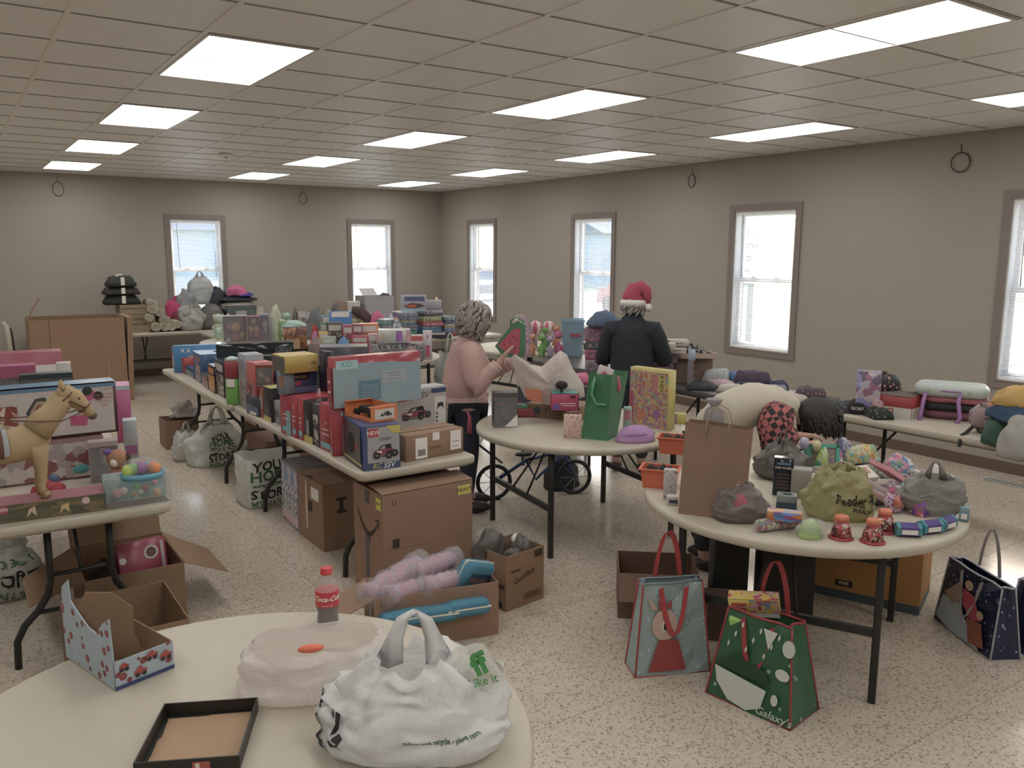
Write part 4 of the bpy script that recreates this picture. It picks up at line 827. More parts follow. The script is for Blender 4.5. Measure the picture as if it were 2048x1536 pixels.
def winbox(name, label, cat, px0, px1, yt, D=None, yb=None, z=Z, d=.09, fc='#b0808c', bc='#a89a98', figs=(), group=None, tw=0, hh=None, top=.12, extra=None):
    """display box with a clear front: back card, sides, figures inside, pane"""
    P, w, h, a = put(px0, px1, yt, D, yb, z); h = hh or h; a += tw; o = rot2((-w/2, 0), a); t = E(name, label, cat, (P.x+o.x, P.y+o.y, z), a, group)
    f = M(fc, .4); b = MB(); k = .004
    b.box((0, d-k, 0), (w, d, h), f); b.box((0, 0, 0), (k, d-k, h), f); b.box((w-k, 0, 0), (w, d-k, h), f); b.box((k, 0, 0), (w-k, d-k, k), f); b.box((k, 0, h-k), (w-k, d-k, h), f); b.build('box_body', t)
    MB().quad((k, d-k-.001, k), (w-k, d-k-.001, k), (w-k, d-k-.001, h-k), (k, d-k-.001, h-k), bc if not isinstance(bc, str) else M(bc, .5)).build('back_card', t)
    if top: MB().box((k, 0, h*(1-top)), (w-k, .002, h-k), f).build('header_strip', t)
    MB().box((k, .002, k), (w-k, .003, h*(1-top)), CLEAR('#eef2f2', .12, .06)).build('clear_window', t)
    for u, v, r, hc, bcx in figs:
        c = Vector((w*u, d*.5, h*v)); R_ = r*min(w, h); fm = MB(); R_ = min(R_, d*.42)
        if bcx:
            fm.lathe([(R_*.9, -R_*2.4), (R_*.75, -R_*1.5), (R_*.4, -R_*.8), (0, -R_*.7)], M(bcx, .7), c, 12); fm.build('toy_body', t); fm = MB()
        fm.ball(c, R_, M(hc, .7), 12, 8); fm.build('toy_head' if bcx else 'toy', t)
    if extra: extra(t, w, d, h)
    return t
def left_table():
    g = M('#9c8458', .7, 0, 60, 1.5); dk = M('#4a4136', .6)
    ct = CLEAR('#dfeceb', .25, .08)
    pk = M('#8c5560', .45); f = (-40, 1054, 212, 1020)
    t = pkg('toy_tray_box', 'long low box with horse-ranch print and pink top, along the front of left table', 'box', f, 1016, .15, mat='#8c5560', deco=[('F', 0, 0, 1, .96, BUSY(['#57523a', '#4a4a34', '#6b5c40', '#51503a'], 16, .5, (1, 1, 3))), ('F', .05, .5, .22, .92, M('#9c3a52', .4)), ('F', 't', 'my-life', .15, .72, .3, WHT, 4), ('F', 'p', [(.36, .15), (.38, .6), (.43, .75), (.44, .2), (.4, .45)], M('#b29a7c', .5)), ('F', 'p', [(.62, .15), (.64, .6), (.7, .7), (.7, .2), (.66, .4)], M('#b29a5c', .5)), ('F', 'c', .84, .7, .2, M('#b89a9c', .5))])
    ztop = Z+t['h']
    t = pkg('clear_toy_box', 'clear plastic box of tiny sea toys at the front right corner of left table', 'box', (214, 1021, 345, 1001), 960, .12, mat='#8faaa6', tex=ct, deco=[])
    w, h = t['w'], t['h']; MB().box((.004, .11, .004), (w-.004, .116, h-.004), TXL('#6c9a94', '#5d8c88', '#7fa8a0', '#6b8f9c')).build('back_card', t)
    for i, (u, v, r, c) in enumerate(((.2, .4, .022, '#b5857c'), (.3, .45, .018, '#b9b3ac'), (.5, .55, .014, '#4fa04a'), (.55, .35, .013, '#b9b9ae'), (.62, .45, .012, '#b0453c'), (.78, .6, .013, '#b06a84'), (.8, .25, .02, '#b58a4a'), (.45, .3, .012, '#b98a3c'), (.12, .25, .016, '#3a4a50'))):
        MB().ball((w*u, .06, h*v), r, M(c, .5), 10, 6).build('tiny_toy', t)
    za = Z+h+.003; P, w, hh, a = put(243, 325, 932, None, 957, za)
    t = E('egg_tray', 'blue plastic tray of coloured eggs in film, standing on the clear toy box', 'tray', P, a); b = MB(); bl = M('#4a92ab', .4); b.lathe([(w*.46, 0), (w*.5, .03), (w*.47, .03), (w*.44, .004), (0, .004)], bl, n=28, sy=.62); b.build('tray_rim', t)
    for i, (x, y, c) in enumerate(((-.3, -.1, '#9bb83a'), (-.18, .02, '#5fa848'), (-.12, .12, '#8f4a92'), (.02, .16, '#a8559a'), (.16, .12, '#4a8fa8'), (.25, .05, '#c9743a'), (.3, -.08, '#c9743a'), (0, .02, '#8f4a92'))): MB().ball((x*w, y*w, .045), .026, M(c, .45), 12, 8, (1, 1, 1.2)).build('egg', t)
    MB().lathe([(w*.47, .031), (w*.4, .08), (w*.2, .1), (0, .104)], CLEAR('#e4e2e6', .16, .1), n=24, sy=.6).build('clear_film', t)
    # stacked playset boxes
    dp = [('F', .01, .05, .975, .93, M('#a8a09b', .4)), ('F', 0, .93, 1, 1, M('#4d7390', .3)), ('F', 'p', [(.36, .12), (.33, .55), (.4, .8), (.47, .82), (.54, .55), (.5, .12)], M('#3b4344', .4)), ('F', 'p', [(.375, .3), (.36, .55), (.41, .75), (.46, .75), (.51, .55), (.49, .3)], M('#97846a', .4)), ('F', 'c', .435, .6, .09, M('#8a4f44', .4)),
        ('F', 'p', [(.58, .56), (.6, .66), (.8, .9), (.88, .78), (.8, .68)], M('#a8446a', .4)), ('F', 'c', .78, .87, .09, M('#2d3133', .4)), ('F', 'c', .86, .76, .09, M('#2d3133', .4)), ('F', 'p', [(.64, .22), (.64, .4), (.78, .42), (.76, .2)], M('#a8446a', .4)), ('F', 't', 'LOG CARRIER', .92, .88, .035, M('#7a6a7a', .5), 4), ('F', 't', 'CAR, LAUNCHER', .91, .78, .05, M('#a8605a', .5), 4), ('F', 't', '& ACCESSORIES', .905, .71, .05, M('#a8605a', .5), 4), ('F', 't', 'VEHICLE &', .9, .64, .05, M('#a8605a', .5), 4), ('F', 't', 'GAME', .9, .57, .05, M('#a8605a', .5), 4),
        ('F', .14, .28, .27, .7, BUSY(['#8f5236', '#a08a72', '#b5a89c', '#7c3c34', '#4a4a44'], 34)), ('F', .18, .1, .25, .26, M('#9c5230', .4))]
    t = pkg('playset_box', 'lower large playset box mostly hidden behind the toy horse, left table', 'box', (-40, 982, 212, 950), 896, .16, mat='#6b4a46', deco=[('F', .01, .05, .98, .9, TXL('#a39a95', '#8d8480', '#7c4a4a', '#a8a09b'))])
    z2 = Z+t['h']+.002; t = pkg('playset_box', 'upper large white playset box with pink vehicle picture, behind the toy horse', 'box', (-40, 894, 238, 863), 786, .15, z=z2, mat='#4a2c34', deco=dp+[('T', 0, 0, 1, 1, M('#4d7390', .25))])
    rb('toy_box', 'small pink toy box with white oval logo, in front of the white playset box', 'box', 50, 97, 865, yb=944, d=.05, mat='#a8446a', deco=[('F', .15, .28, .9, .5, M('#c9bfc4', .4)), ('F', 't', 'I.BABY', .52, .39, .13, M('#a8446a', .4)), ('F', .6, .8, .95, .95, INK)], z=Z)
    # the horse
    P = G(137, 992, ztop+.002); base = Vector((P.x-.245, P.y+.055, ztop+.004)); t = E('toy_horse', 'light tan toy horse with brown saddle and bridle, standing on the long tray box', 'toy horse', base, radians(6)); S_ = .40
    def hs(L): return [(x*S_, y*S_, z*S_) for x, y, z in L]
    b = MB(); rg = []
    for x, zc, rx, rz in ((-.62, .62, .03, .04), (-.6, .64, .13, .15), (-.5, .64, .17, .2), (-.3, .62, .165, .19), (-.1, .6, .155, .185), (.12, .6, .155, .19), (.3, .64, .15, .21), (.42, .7, .12, .2), (.5, .72, .06, .12)):
        rg.append([Vector((x*S_, cos(a*pi/8)*rx*S_, (zc+sin(a*pi/8)*rz)*S_)) for a in range(16)])
    b.loft(rg, g, True, True)
    nk = [((.36, 0, .74), .17), ((.5, 0, .88), .135), ((.62, 0, 1.0), .11), ((.7, 0, 1.09), .105)]
    b.tube(hs([n_[0] for n_ in nk]), [n_[1]*S_ for n_ in nk], g, 14)
    hd = [((.62, 0, 1.1), .085), ((.7, 0, 1.12), .11), ((.79, 0, 1.05), .1), ((.87, 0, .95), .07), ((.93, 0, .87), .058), ((.96, 0, .84), .03)]
    b.tube(hs([n_[0] for n_ in hd]), [n_[1]*S_ for n_ in hd], g, 14); b.build('body', t)
    for y in (-.09, .09):
        for x, bx in ((.36, 1), (-.5, -1)):
            pts = [(x, y, .6), (x+.01*bx, y, .42), (x+(.02 if bx > 0 else -.03), y, .28), (x+(.0 if bx > 0 else .0), y, .12), (x+.02, y, .03)]
            MB().tube(hs(pts), [q*S_ for q in ((.11, .075, .05, .04, .048) if bx > 0 else (.14, .09, .05, .04, .048))], g, 10).build('leg', t)
            MB().tube(hs([(x+.02, y, .06), (x+.035, y, 0)]), [.045*S_, .055*S_], M('#8a7448', .6), 10).build('hoof', t)
    for y in (-1, 1): MB().tube(hs([(.66, y*.055, 1.17), (.655, y*.065, 1.23), (.665, y*.06, 1.28)]), [.03*S_, .025*S_, .006*S_], g, 6).build('ear', t); MB().ball(hs([(.8, y*.088, 1.07)])[0], .016*S_, M('#201a16', .2), 8, 6).build('eye', t)
    MB().ball(hs([(.95, 0, .84)])[0], .052*S_, M('#5a4a40', .7), 10, 8, (1, 1.1, .9)).build('muzzle', t)
    MB().tube(hs([(.7, .0, 1.19), (.6, .02, 1.12), (.5, .03, 1.0), (.38, .03, .88)]), [.03*S_, .045*S_, .045*S_, .02*S_], M('#a08a5c', .8), 8).build('mane', t)
    MB().tube(hs([(-.6, 0, .72), (-.68, 0, .6), (-.7, 0, .35)]), [.03*S_, .06*S_, .02*S_], M('#a08a5c', .8), 8).build('tail', t)
    sd = M('#5c3a30', .5); b = MB(); b.loft([[Vector((x*S_, cos(a)*.185*S_, (.61+sin(a)*.215)*S_)) for a in [radians(-30+240*i/14) for i in range(15)]] for x in (-.26, -.2, -.05, .02)], sd, close=False); b.build('saddle_flap', t)
    MB().tube(hs([(-.3, 0, .88), (-.22, 0, .85), (-.08, 0, .83), (.0, 0, .9)]), [.05*S_, .08*S_, .08*S_, .03*S_], M('#7a4a4c', .5), 10).build('saddle_seat', t)
    MB().loft([[Vector((x*S_, cos(a)*.18*S_, (.6+sin(a)*.205)*S_)) for a in [radians(-20+220*i/12) for i in range(13)]] for x in (-.31, .07)], M('#8d9296', .8), close=False).build('saddle_blanket', t)
    br = M('#5a3428', .5)
    ring = lambda c, r, n_: [Vector(c)+Vector((n_[0]*r*cos(q)*0, r*sin(q), 0))+Vector((cos(q)*r*n_[1], 0, cos(q)*r*n_[2])) for q in [i/14*2*pi for i in range(15)]]
    MB().tube(ring((.68*S_, 0, 1.1*S_), .115*S_, (0, .75, .66)), .008*S_*1.2, br, 6).build('bridle', t); MB().tube(ring((.87*S_, 0, .95*S_), .075*S_, (0, .8, .6)), .009*S_, br, 6).build('bridle', t)
    for y in (-1, 1): MB().tube(hs([(.7, y*.11, 1.05), (.87, y*.075, .95)]), .008*S_, br, 6).build('bridle', t); MB().tube(hs([(.86, y*.08, .92), (.6, y*.17, .85), (.3, y*.16, .88), (.0, y*.06, .92)]), .007*S_, br, 6).build('rein', t)
    MB().tube(hs([(-.1, -.2, .8), (-.1, -.21, .55), (-.12, -.2, .42)]), .008*S_, M('#a8937a', .5), 6).build('girth_strap', t)
    # toys between horse and boxes
    t = lump('toy_bowl', 'red plastic toy bowl with yellow and blue toys, under the horse belly', 'toy', G(96, 985, Z), .15, .1, .07, M('#9c2f3c', .35), 2, nz=.15); MB().ball((-.02, -.03, .07), .02, M('#b9a33a', .4)).build('yellow_ball', t); MB().ball((.03, .0, .06), .028, M('#3a4a6c', .4)).build('blue_ball', t)
    P = G(165, 955, Z); t = E('toy_hammer', 'teal and yellow plastic toy wand lying behind the front leg of the horse', 'toy', (P.x, P.y, Z+.03), .1); MB().ball((0, 0, .02), .035, M('#3a8a96', .4), 12, 8, (1.3, .8, .8)).build('head', t); MB().cyl((.04, 0, .02), (.13, .01, .015), .011, M('#b8952e', .4)).build('handle', t)
    winbox('doll_box', 'boxed doll with brown hair and white card, right of the toy horse head', 'doll', 165, 218, 885, D=4.62, d=.08, fc='#8d7f80', bc='#9c9294', figs=[(.5, .72, .2, '#a07c64', '#8f868a')])
    t = E('plush_toy', 'tan plush puppy with purple bow beside the toy horse chest, on left table', 'plush toy', (.64, 4.44, Z), -.6); MB().ball((0, 0, .06), .055, M('#8a6248', .9), 12, 8, nz=.1).build('body', t); MB().ball((0, -.01, .15), .05, M('#96694c', .9), 12, 8, nz=.1).build('head', t)
    for s in (-1, 1): MB().ball((s*.045, 0, .15), .022, M('#4a3028', .9), 8, 6, (.6, 1, 1.5)).build('ear', t)
    MB().ball((0, -.05, .14), .02, M('#c4bbb0', .8), 8, 6).build('muzzle', t); MB().ball((-.04, -.03, .19), .018, M('#6a4a9c', .6), 8, 6, (1.4, .7, .8)).build('bow', t)
    t = rb('toy_box', 'silver and grey foil package leaning right of the white playset box', 'box', 236, 262, 842, D=5.1, d=.1, mat='#8d9294', deco=[('F', .1, .1, .9, .35, M('#8a4a78', .4))]); 
    rb('toy_box', 'narrow bright pink box standing right behind the white playset box', 'box', 224, 252, 772, D=5.55, d=.2, mat='#a8527e', deco=[('F', .2, .1, .8, .3, M('#a03a4a', .4)), ('F', 0, .93, 1, 1, M('#8da8a8', .4))])
    winbox('playset_box', 'pink kitchen playset box with clear front, at the far left behind the large boxes', 'box', -30, 60, 733, D=5.35, d=.12, fc='#9c4a6c', bc=TX('#8a7078', '#9c8a90', '#7c5a70', '#a8a04a'), figs=[(.5, .3, .12, '#a09a4a', None), (.7, .5, .12, '#6a5a68', None)])
    winbox('toy_set_box', 'dark box of teal and pink plastic animals, behind the white playset box', 'box', 42, 134, 748, D=5.15, d=.09, fc='#2f3b3c', bc='#31403c', figs=[(.15, .45, .28, '#b07a44', None), (.35, .5, .3, '#3a9484', None), (.6, .4, .34, '#a84a74', None), (.7, .6, .18, '#b0a03c', None)], top=.05)
    rb('toy_box', 'small white and grey cube box above the dark animal set, left table', 'box', 112, 137, 726, D=5.5, d=.08, mat='#9c9694', deco=[('F', .2, .3, .8, .7, M('#76706e', .4))])
    t = rb('playset_box', 'long striped pink box with black toy frying pan, topmost at the far left', 'box', -30, 111, 706, D=5.75, d=.16, mat='#8f4658', deco=[('F', 0, .78, 1, .86, WHT), ('F', 0, .0, 1, .1, WHT), ('F', 't', 'PRINCESS', .85, .68, .14, INK)])
    w = .62; MB().lathe([(.0, 0), (.05, 0), (.06, .015), (.055, .015), (.046, .004), (0, .004)], M('#241f1f', .3), (.26, -.065, t['h']*.55), 20).cyl((.31, -.065, t['h']*.55+.012), (.41, -.06, t['h']*.55+.012), .008, M('#241f1f', .3)).build('toy_pan', t)
left_table()
def long_tables():
    R2, B2, Y2 = M('#9c3440', .35), M('#35426e', .35), M('#a89a38', .35); TEAL = M('#6f9298', .4); K = M('#23242a', .35)
    # RC car boxes at the front corner
    f1, f2 = G(727, 943, Z), G(801, 934, Z); dl = (G(681, 917, Z)-f1).length
    dec = [('F', 0, 0, 1, .97, M('#39456b', .35)), ('F', .12, .16, .98, .95, M('#8c8a8c', .4)), ('F', .14, .74, .42, .93, R2), ('F', 't', 'NEW', .28, .83, .13, WHT), ('F', 'p', [(.62, .97), (1, .97), (1, .78), (.8, .8)], Y2), ('F', 't', 'DESERT', .6, .68, .09, M('#3f5a50', .4), 2, .3), ('F', 't', 'RC', .36, .08, .17, Y2, 2, .3), ('F', 't', 'SSV', .68, .085, .17, WHT, 2, .3)]
    truck(dec, 'F', .56, .4, .62, '#7a3a4a', .75)
    dec += [('L', .02, .06, .95, .95, M('#2c2d31', .3)), ('L', 0, .1, 1, .14, Y2)]
    t = pkg('toy_car_box', 'blue box of a remote-control buggy with window side, at the table front corner', 'box', (727, 943, 801, 934), 853, dl, mat='#3f4a72', deco=dec)
    h1 = t['h']
    MB().cyl((-.012, dl*.55, h1*.5), (.03, dl*.55, h1*.5), h1*.24, M('#1d1d1f', .7), n=20).build('toy_wheel', t); MB().box((-.01, dl*.2, h1*.4), (.01, dl*.7, h1*.56), M('#7a3038', .4)).build('toy_chassis', t)
    zt = Z+h1+.002; P1 = G(742, 846, zt); P2 = G(795, 838, zt); v = P2-P1; w = v.length; a = atan2(v.y, v.x); d = (G(712, 828, zt)-P1).length; h = .045
    t = E('toy_car_box', 'small orange open-sided box with black toy truck, on top of the blue buggy box', 'box', P1, a); o_ = M('#c06a2e', .4); h = max(.04, zat(P1, 742, 817)-zt)
    b = MB(); b.box((0, 0, 0), (w, d, .003), o_).box((0, 0, .003), (w, .003, h), o_).box((0, d-.003, .003), (w, d, h), o_).box((w-.003, .003, .003), (w, d-.003, h), o_).box((0, .003, .003), (.003, d-.003, h*.3), o_).box((0, 0, h), (w, d*.12, h+.003), o_).box((0, d*.9, h), (w, d, h+.003), o_); b.build('box_body', t)
    dd = [('F', .15, .15, .88, .85, M('#b5aea6', .4))]; truck(dd, 'F', .55, .5, .4, '#3a3836', 1.2); decorate(t, w, d, h, dd)
    b = MB(); b.box((w*.3, d*.25, h*.3), (w*.7, d*.75, h*.75), M('#27272b', .4)); b.build('toy_truck', t)
    for x in (.25, .75):
        for y in (.22, .78): MB().cyl((w*x-.01, d*y, h*.3), (w*x+.01, d*y, h*.3), h*.27, M('#1d1d1f', .7), n=12).build('toy_wheel', t)
    # brown parcel
    t = pkg('parcel', 'small brown parcel with white shipping labels, front right corner of long table', 'box', (812, 925, 927, 904), 873, .2, mat=CARD('#8c6d54'), deco=[('F', .16, .05, .36, .85, WHT), ('F', .2, .15, .33, .4, M('#77706a', .6)), ('F', .45, .68, .57, .98, WHT), ('F', .76, .18, .95, .95, WHT), ('F', .8, .3, .9, .33, M('#77706a', .6)), ('F', .79, .5, .92, .53, M('#77706a', .6)), ('F', 't', 'GP CAT', .5, .4, .16, INK), ('T', 0, .45, 1, .52, M('#a98c6c', .3)), ('T', 't', 'A', .2, .8, .06, INK)])
    hp = t['h']
    dec = [('F', .05, .06, .98, .96, M('#9a9794', .4)), ('F', 0, 0, 1, .2, M('#34406a', .35)), ('F', .12, .0, .75, .18, Y2), ('F', .78, .1, .98, .78, M('#b9b5b0', .4)), ('F', .72, .86, .99, .96, B2), ('F', 't', 'RC', .38, .82, .2, Y2, 3, .3), ('F', 't', 'SSV', .56, .83, .2, M('#5f6066', .4), 3, .3), ('F', .12, .76, .28, .92, R2), ('F', 'p', [(.82, .5), (.84, .64), (.93, .65), (.95, .5), (.91, .57), (.86, .56)], K)] + [('F', .8, .16+.08*i, .83, .2+.08*i, K) for i in range(4)]
    truck(dec, 'F', .42, .48, .5, '#7a3a4a', .8)
    t = pkg('toy_car_box', 'large white and blue remote-control car box behind the brown parcel', 'box', (782, 880, 893, 862), 783, .12, mat='#8d8b8c', deco=dec)
    # red kit boxes
    kd = lambda s: [('F', .1, .05, .9, .16, M('#5f9aa4', .4)), ('F', .5, 0, 1, .62, TEAL), ('F', .12, .3, .42, .33, WHT), ('F', .12, .4, .42, .43, WHT), ('F', .12, .5, .42, .53, WHT), ('F', 't', s, .72, .8, .12, M('#7fb0b4', .4))]
    t = pkg('toy_box', 'red and teal craft box under the big pale box, nearer the blue buggy box', 'box', (666, 914, 712, 909), 809, .04, mat='#9c3440', deco=[('F', .45, 0, 1, .6, TEAL), ('F', 't', 'KID', .66, .8, .2, M('#7fb0b4', .4)), ('L', .1, .04, .9, .17, M('#5f9aa4', .4)), ('L', .2, .35, .8, .37, WHT), ('L', .2, .43, .8, .45, WHT), ('L', .2, .52, .8, .54, WHT), ('L', 't', 'ages 3+', .5, .65, .06, WHT)])
    t = pkg('toy_box', 'red craft box with pale lettering under the big pale box, second from the corner', 'box', (640, 897, 664, 907), 804, .3, mat='#9c3440', deco=[('F', .12, .06, .88, .18, M('#5f9aa4', .4)), ('F', .2, .35, .8, .37, WHT), ('F', .2, .45, .8, .47, WHT), ('F', 't', '3+', .6, .6, .08, WHT)])
    zk = Z+t['h']+.004
    t = pkg('toy_box', 'big pale blue boxed toy with red top band, lying across the red boxes', 'box', (668, 818, 842, 797), 716, .07, z=zk, mat='#9c3c48', rr=.15, deco=[('F', 0, 0, 1, .8, M('#7b929c', .3)), ('F', 'p', [(0, .8), (.3, .86), (.65, .84), (1, .78), (1, .7), (0, .7)], M('#7b929c', .3)), ('F', .03, .76, .27, .93, M('#8fb0b4', .4)), ('F', 't', 'KID', .15, .85, .15, M('#4f8794', .4)), ('F', 't', 'connection', .14, .72, .045, M('#6d95a0', .4)),
        ('F', .27, .1, .52, .5, M('#52788a', .35)), ('F', .54, .42, .82, .66, M('#8d979e', .35)), ('F', .6, .6, .74, .615, M('#5c646c', .4)), ('F', .6, .54, .76, .55, M('#5c646c', .4)), ('F', .6, .48, .76, .49, M('#5c646c', .4))]+[('F', .3, .15+.05*i, .49, .16+.05*i, M('#86a0aa', .4)) for i in range(6)]+[('L', .1, .1, .9, .8, M('#8d3540', .3)), ('L', .2, .3, .7, .34, WHT), ('L', .2, .5, .7, .54, WHT)])
    # spines along the table edge
    def sp(x0, y0, x1, y1, yt, d, col, lab, deco=(), z=Z, name='toy_box', tex=None, rr=.3): return pkg(name, lab, 'box', (x0, y0, x1, y1), yt, d, z=z, mat=col, deco=deco, tex=tex, rr=rr)
    lt = lambda s, c=WHT: [('F', .2, .1, .8, .22, M('#5f9aa4', .4)), ('F', 't', s, .5, .75, .07, c, 90), ('F', .25, .4, .75, .42, WHT), ('F', .25, .5, .75, .52, WHT)]
    sp(627, 890, 639, 896, 806, .3, '#3c3a40', 'thin dark boxed game standing upright between red boxes', [('F', .1, .1, .9, .4, TX('#8f8a8c', '#2f2e33', '#a89c9a')), ('F', .1, .55, .9, .75, TX('#8f8a8c', '#2f2e33', '#a89c9a'))])
    sp(609, 884, 626, 890, 800, .28, '#26262a', 'black toy box with yellow foot standing next to the dark thin game', [('F', 0, 0, 1, .18, Y2), ('F', .3, .2, .6, .55, M('#7d7a7c', .3))])
    sp(596, 878, 608, 883, 792, .3, '#9c3440', 'narrow red craft box, third from the pair under the pale box', lt('KIT'))
    sp(584, 874, 595, 878, 790, .3, '#9c3440', 'narrow red craft box, fourth in the row of red boxes', lt('SET'))
    t = sp(562, 866, 583, 873, 786, .3, '#9c3440', 'red craft box with tall teal panel, farthest of the red boxes', [('F', .55, 0, 1, .62, TEAL)]+lt('ART'))
    z3 = Z+t['h']+.004
    sp(575, 788, 636, 782, 747, .2, '#39456b', 'blue race-car kit box with red emblem, stacked on the red craft boxes', [('F', 0, 0, 1, .3, M('#5a6480', .35)), ('F', .12, .62, .72, .95, K), ('F', 't', 'NASCAR', .42, .78, .17, M('#a8905a', .4)), ('F', .25, .38, .45, .56, R2)], z=z3)
    sp(556, 788, 573, 790, 742, .2, '#6c7c84', 'grey-blue small box beside the race-car kit, on the red craft boxes', [('F', .2, .3, .8, .8, M('#8a6248', .4))], z=z3)
    z4 = z3+.142
    sp(570, 748, 637, 742, 713, .2, '#a58c30', 'mustard yellow box with blue letters, topmost of the stack on red boxes', [('L', 0, 0, 1, .92, M('#57504e', .4)), ('F', 't', 'IXI', .85, .5, .28, B2)], z=z4)
    sp(641, 800, 662, 806, 700, .03, '#2c2b38', 'tall thin dark box leaning left of the big pale box', [], z=zk-.08, rr=.2)
    rb('toy_box', 'wide flat dark game box with white lettering, lying behind the mustard box', 'box', 640, 735, 694, D=5.6, d=.2, z=1.0, mat='#3a3942', deco=[('F', 't', 'COMMUNICATION', .5, .5, .5, WHT)])
    # middle of the tables
    sp(545, 843, 561, 852, 798, .12, '#807a7c', 'grey toy box with small text blocks, left of the red craft boxes', [('F', .1, .45, .9, .5, K), ('F', .1, .56, .9, .6, K), ('F', .1, .35, .9, .39, K)])
    sp(528, 839, 543, 846, 772, .16, '#2e2a30', 'black and yellow action toy box next to the grey text box', [('F', 0, 0, 1, .15, Y2), ('T', 0, 0, 1, 1, M('#98943a', .4))])
    sp(520, 832, 527, 838, 775, .16, '#8f3c34', 'narrow box with white dog picture and orange foot, edge of long table', [('F', .1, .3, .9, .75, M('#a09690', .4)), ('F', .1, 0, .9, .25, M('#b04c38', .4))])
    t = winbox('action_figure_box', 'open window box with black and orange action figures, upper row of long table', 'toy', 510, 542, 738, D=6.15, z=.95, d=.1, fc='#7c3c38', bc='#8c5a30', figs=[(.3, .5, .2, '#b07a2c', '#232326'), (.7, .55, .22, '#2a2a2e', '#a87430')], hh=.16)
    sp(493, 826, 518, 835, 790, .16, '#3a3c48', 'low black and orange vehicle toy box at the table edge', [('F', .05, .1, .95, .5, M('#4a5a78', .4)), ('F', .3, .05, .8, .2, WHT)], rr=.2)
    sp(496, 823, 514, 829, 722, .14, '#a8504c', 'tall salmon-pink figure box with clear front, middle of the long tables', [('F', .15, .1, .85, .6, TX('#8f5a48', '#3c3a40', '#a8847c', '#7a3c3c'))])
    t = sp(480, 812, 494, 820, 705, .14, '#7d8288', 'tall clear-fronted figure pack standing left of the salmon-pink box', [('F', .1, .1, .9, .9, CLEAR('#b8c0c4', .5)), ('F', .2, .1, .8, .5, TX('#5a4a48', '#8a8c90', '#7a3c3c'))])
    # green and red robot
    P = G(467, 808, Z); t = E('toy_robot', 'boxy green and dark red toy robot at the edge of the rear long table', 'toy', P, -.6); MB().rbox((-.045, -.03, 0), (.045, .05, .2), .006, M('#5f9a34', .35)).build('base', t); MB().rbox((-.05, -.035, .205), (.05, .055, .34), .02, M('#8a2f38', .35)).build('body', t); MB().box((-.03, -.04, .14), (.03, -.031, .2), WHT).build('label', t); MB().ball((0, .01, .35), .045, M('#9ab0ae', .3), sq=(1, 1, .5)).build('cap', t)
    cl = [(452, 800, 463, 806, 716, '#6c6058', ['#8f8a3c', '#6c6058', '#4a4a50', '#a89a90'], 'colourful tall toy box left of the green robot'), (432, 786, 450, 797, 716, '#2a2a38', ['#a8a09a', '#6a6a44', '#2a2a38', '#7c5a50'], 'dark-topped clear toy box, second left of the green robot'),
          (418, 780, 431, 788, 727, '#25252f', ['#b06a34', '#b0702c', '#a89838'], 'black toy box with orange and yellow flame panel, rear long table'), (404, 770, 417, 779, 745, '#4a443f', ['#8a5a58', '#6a5c50', '#9c8a84'], 'small brown-grey car pack beside the orange flame box'), (391, 760, 403, 768, 703, '#34507a', ['#8a6050', '#34507a', '#a89a8c', '#5a3c40'], 'blue-topped tall figure box, rear end of the long table'),
          (371, 748, 389, 758, 730, '#27406c', ['#27406c', '#98983a', '#2f6a98'], 'low blue sports car box with yellow streak, rear long table'), (358, 742, 370, 748, 712, '#a03a34', ['#a03a34', '#b05a4c', '#39405c'], 'red car box near the rear left corner of the long tables')]
    for x0, y0, x1, y1, yt, c, cs, lab in cl: sp(x0, y0, x1, y1, yt, .16, c, lab, [('F', .06, .05, .94, .62, TX(*cs)), ('F', .1, .7, .9, .9, M(cs[0], .35))])
    sp(345, 736, 357, 742, 693, .3, '#9c4a44', 'flat red and blue boxed set with letter X, rear left corner of long tables', [('F', .1, .1, .9, .6, M('#b0a090', .4)), ('F', 0, .72, 1, 1, M('#2f6f9c', .3)), ('F', 't', 'X', .5, .86, .14, WHT)])
    rb('toy_box', 'wide blue boxed set with white X letters, at the rear end of long tables', 'box', 350, 440, 690, D=9.05-.45, d=.06, mat='#2f6f9c', deco=[('F', 't', 'X X', .25, .8, .2, WHT), ('F', .3, .35, 1, .62, M('#a8947c', .4)), ('F', .3, .0, 1, .3, M('#a03a34', .4))])
    rb('toy_box', 'blue multi-figure box in second row behind the flame panel box', 'box', 388, 442, 702, D=8.1, d=.1, mat='#3a5a80', deco=[('F', .05, .05, .95, .7, TX('#8a6050', '#34507a', '#a89a8c', '#5a3c40'))])
    t = rb('toy_box', 'long black glossy box with grey end, upper of two on the rear table stack', 'box', 437, 585, 681, D=7.35, z=.98, d=.16, hh=.16, mat='#1f2326', rr=.1, deco=[('F', .02, .1, .3, .8, M('#26333a', .2)), ('F', .75, .3, .97, .75, TX('#5a5e60', '#23272a', '#3a3e42'))])
    rb('toy_box', 'stack of dark packages supporting the long black glossy box', 'box', 455, 560, 716, D=7.4, d=.16, mat='#3b3638', tex=TX('#4a3c3c', '#2a2a33', '#6a5a54', '#3a4a5a'), hh=.235)
    rb('toy_box', 'second long black box with small white badge, in front of the glossy one', 'box', 482, 600, 691, D=6.75, z=.96, d=.12, mat='#202427', rr=.12, hh=.14, deco=[('F', .14, .2, .2, .45, WHT), ('F', .6, .55, .98, .85, TX('#6a6e70', '#23272a', '#4a5a60'))])
    rb('toy_box', 'patterned toy carton under the second long black box', 'box', 500, 590, 722, D=6.8, d=.13, mat='#5a4440', tex=TX('#8f5a48', '#3c3a40', '#a8847c', '#7a3c3c', '#5a4440'), hh=.215)
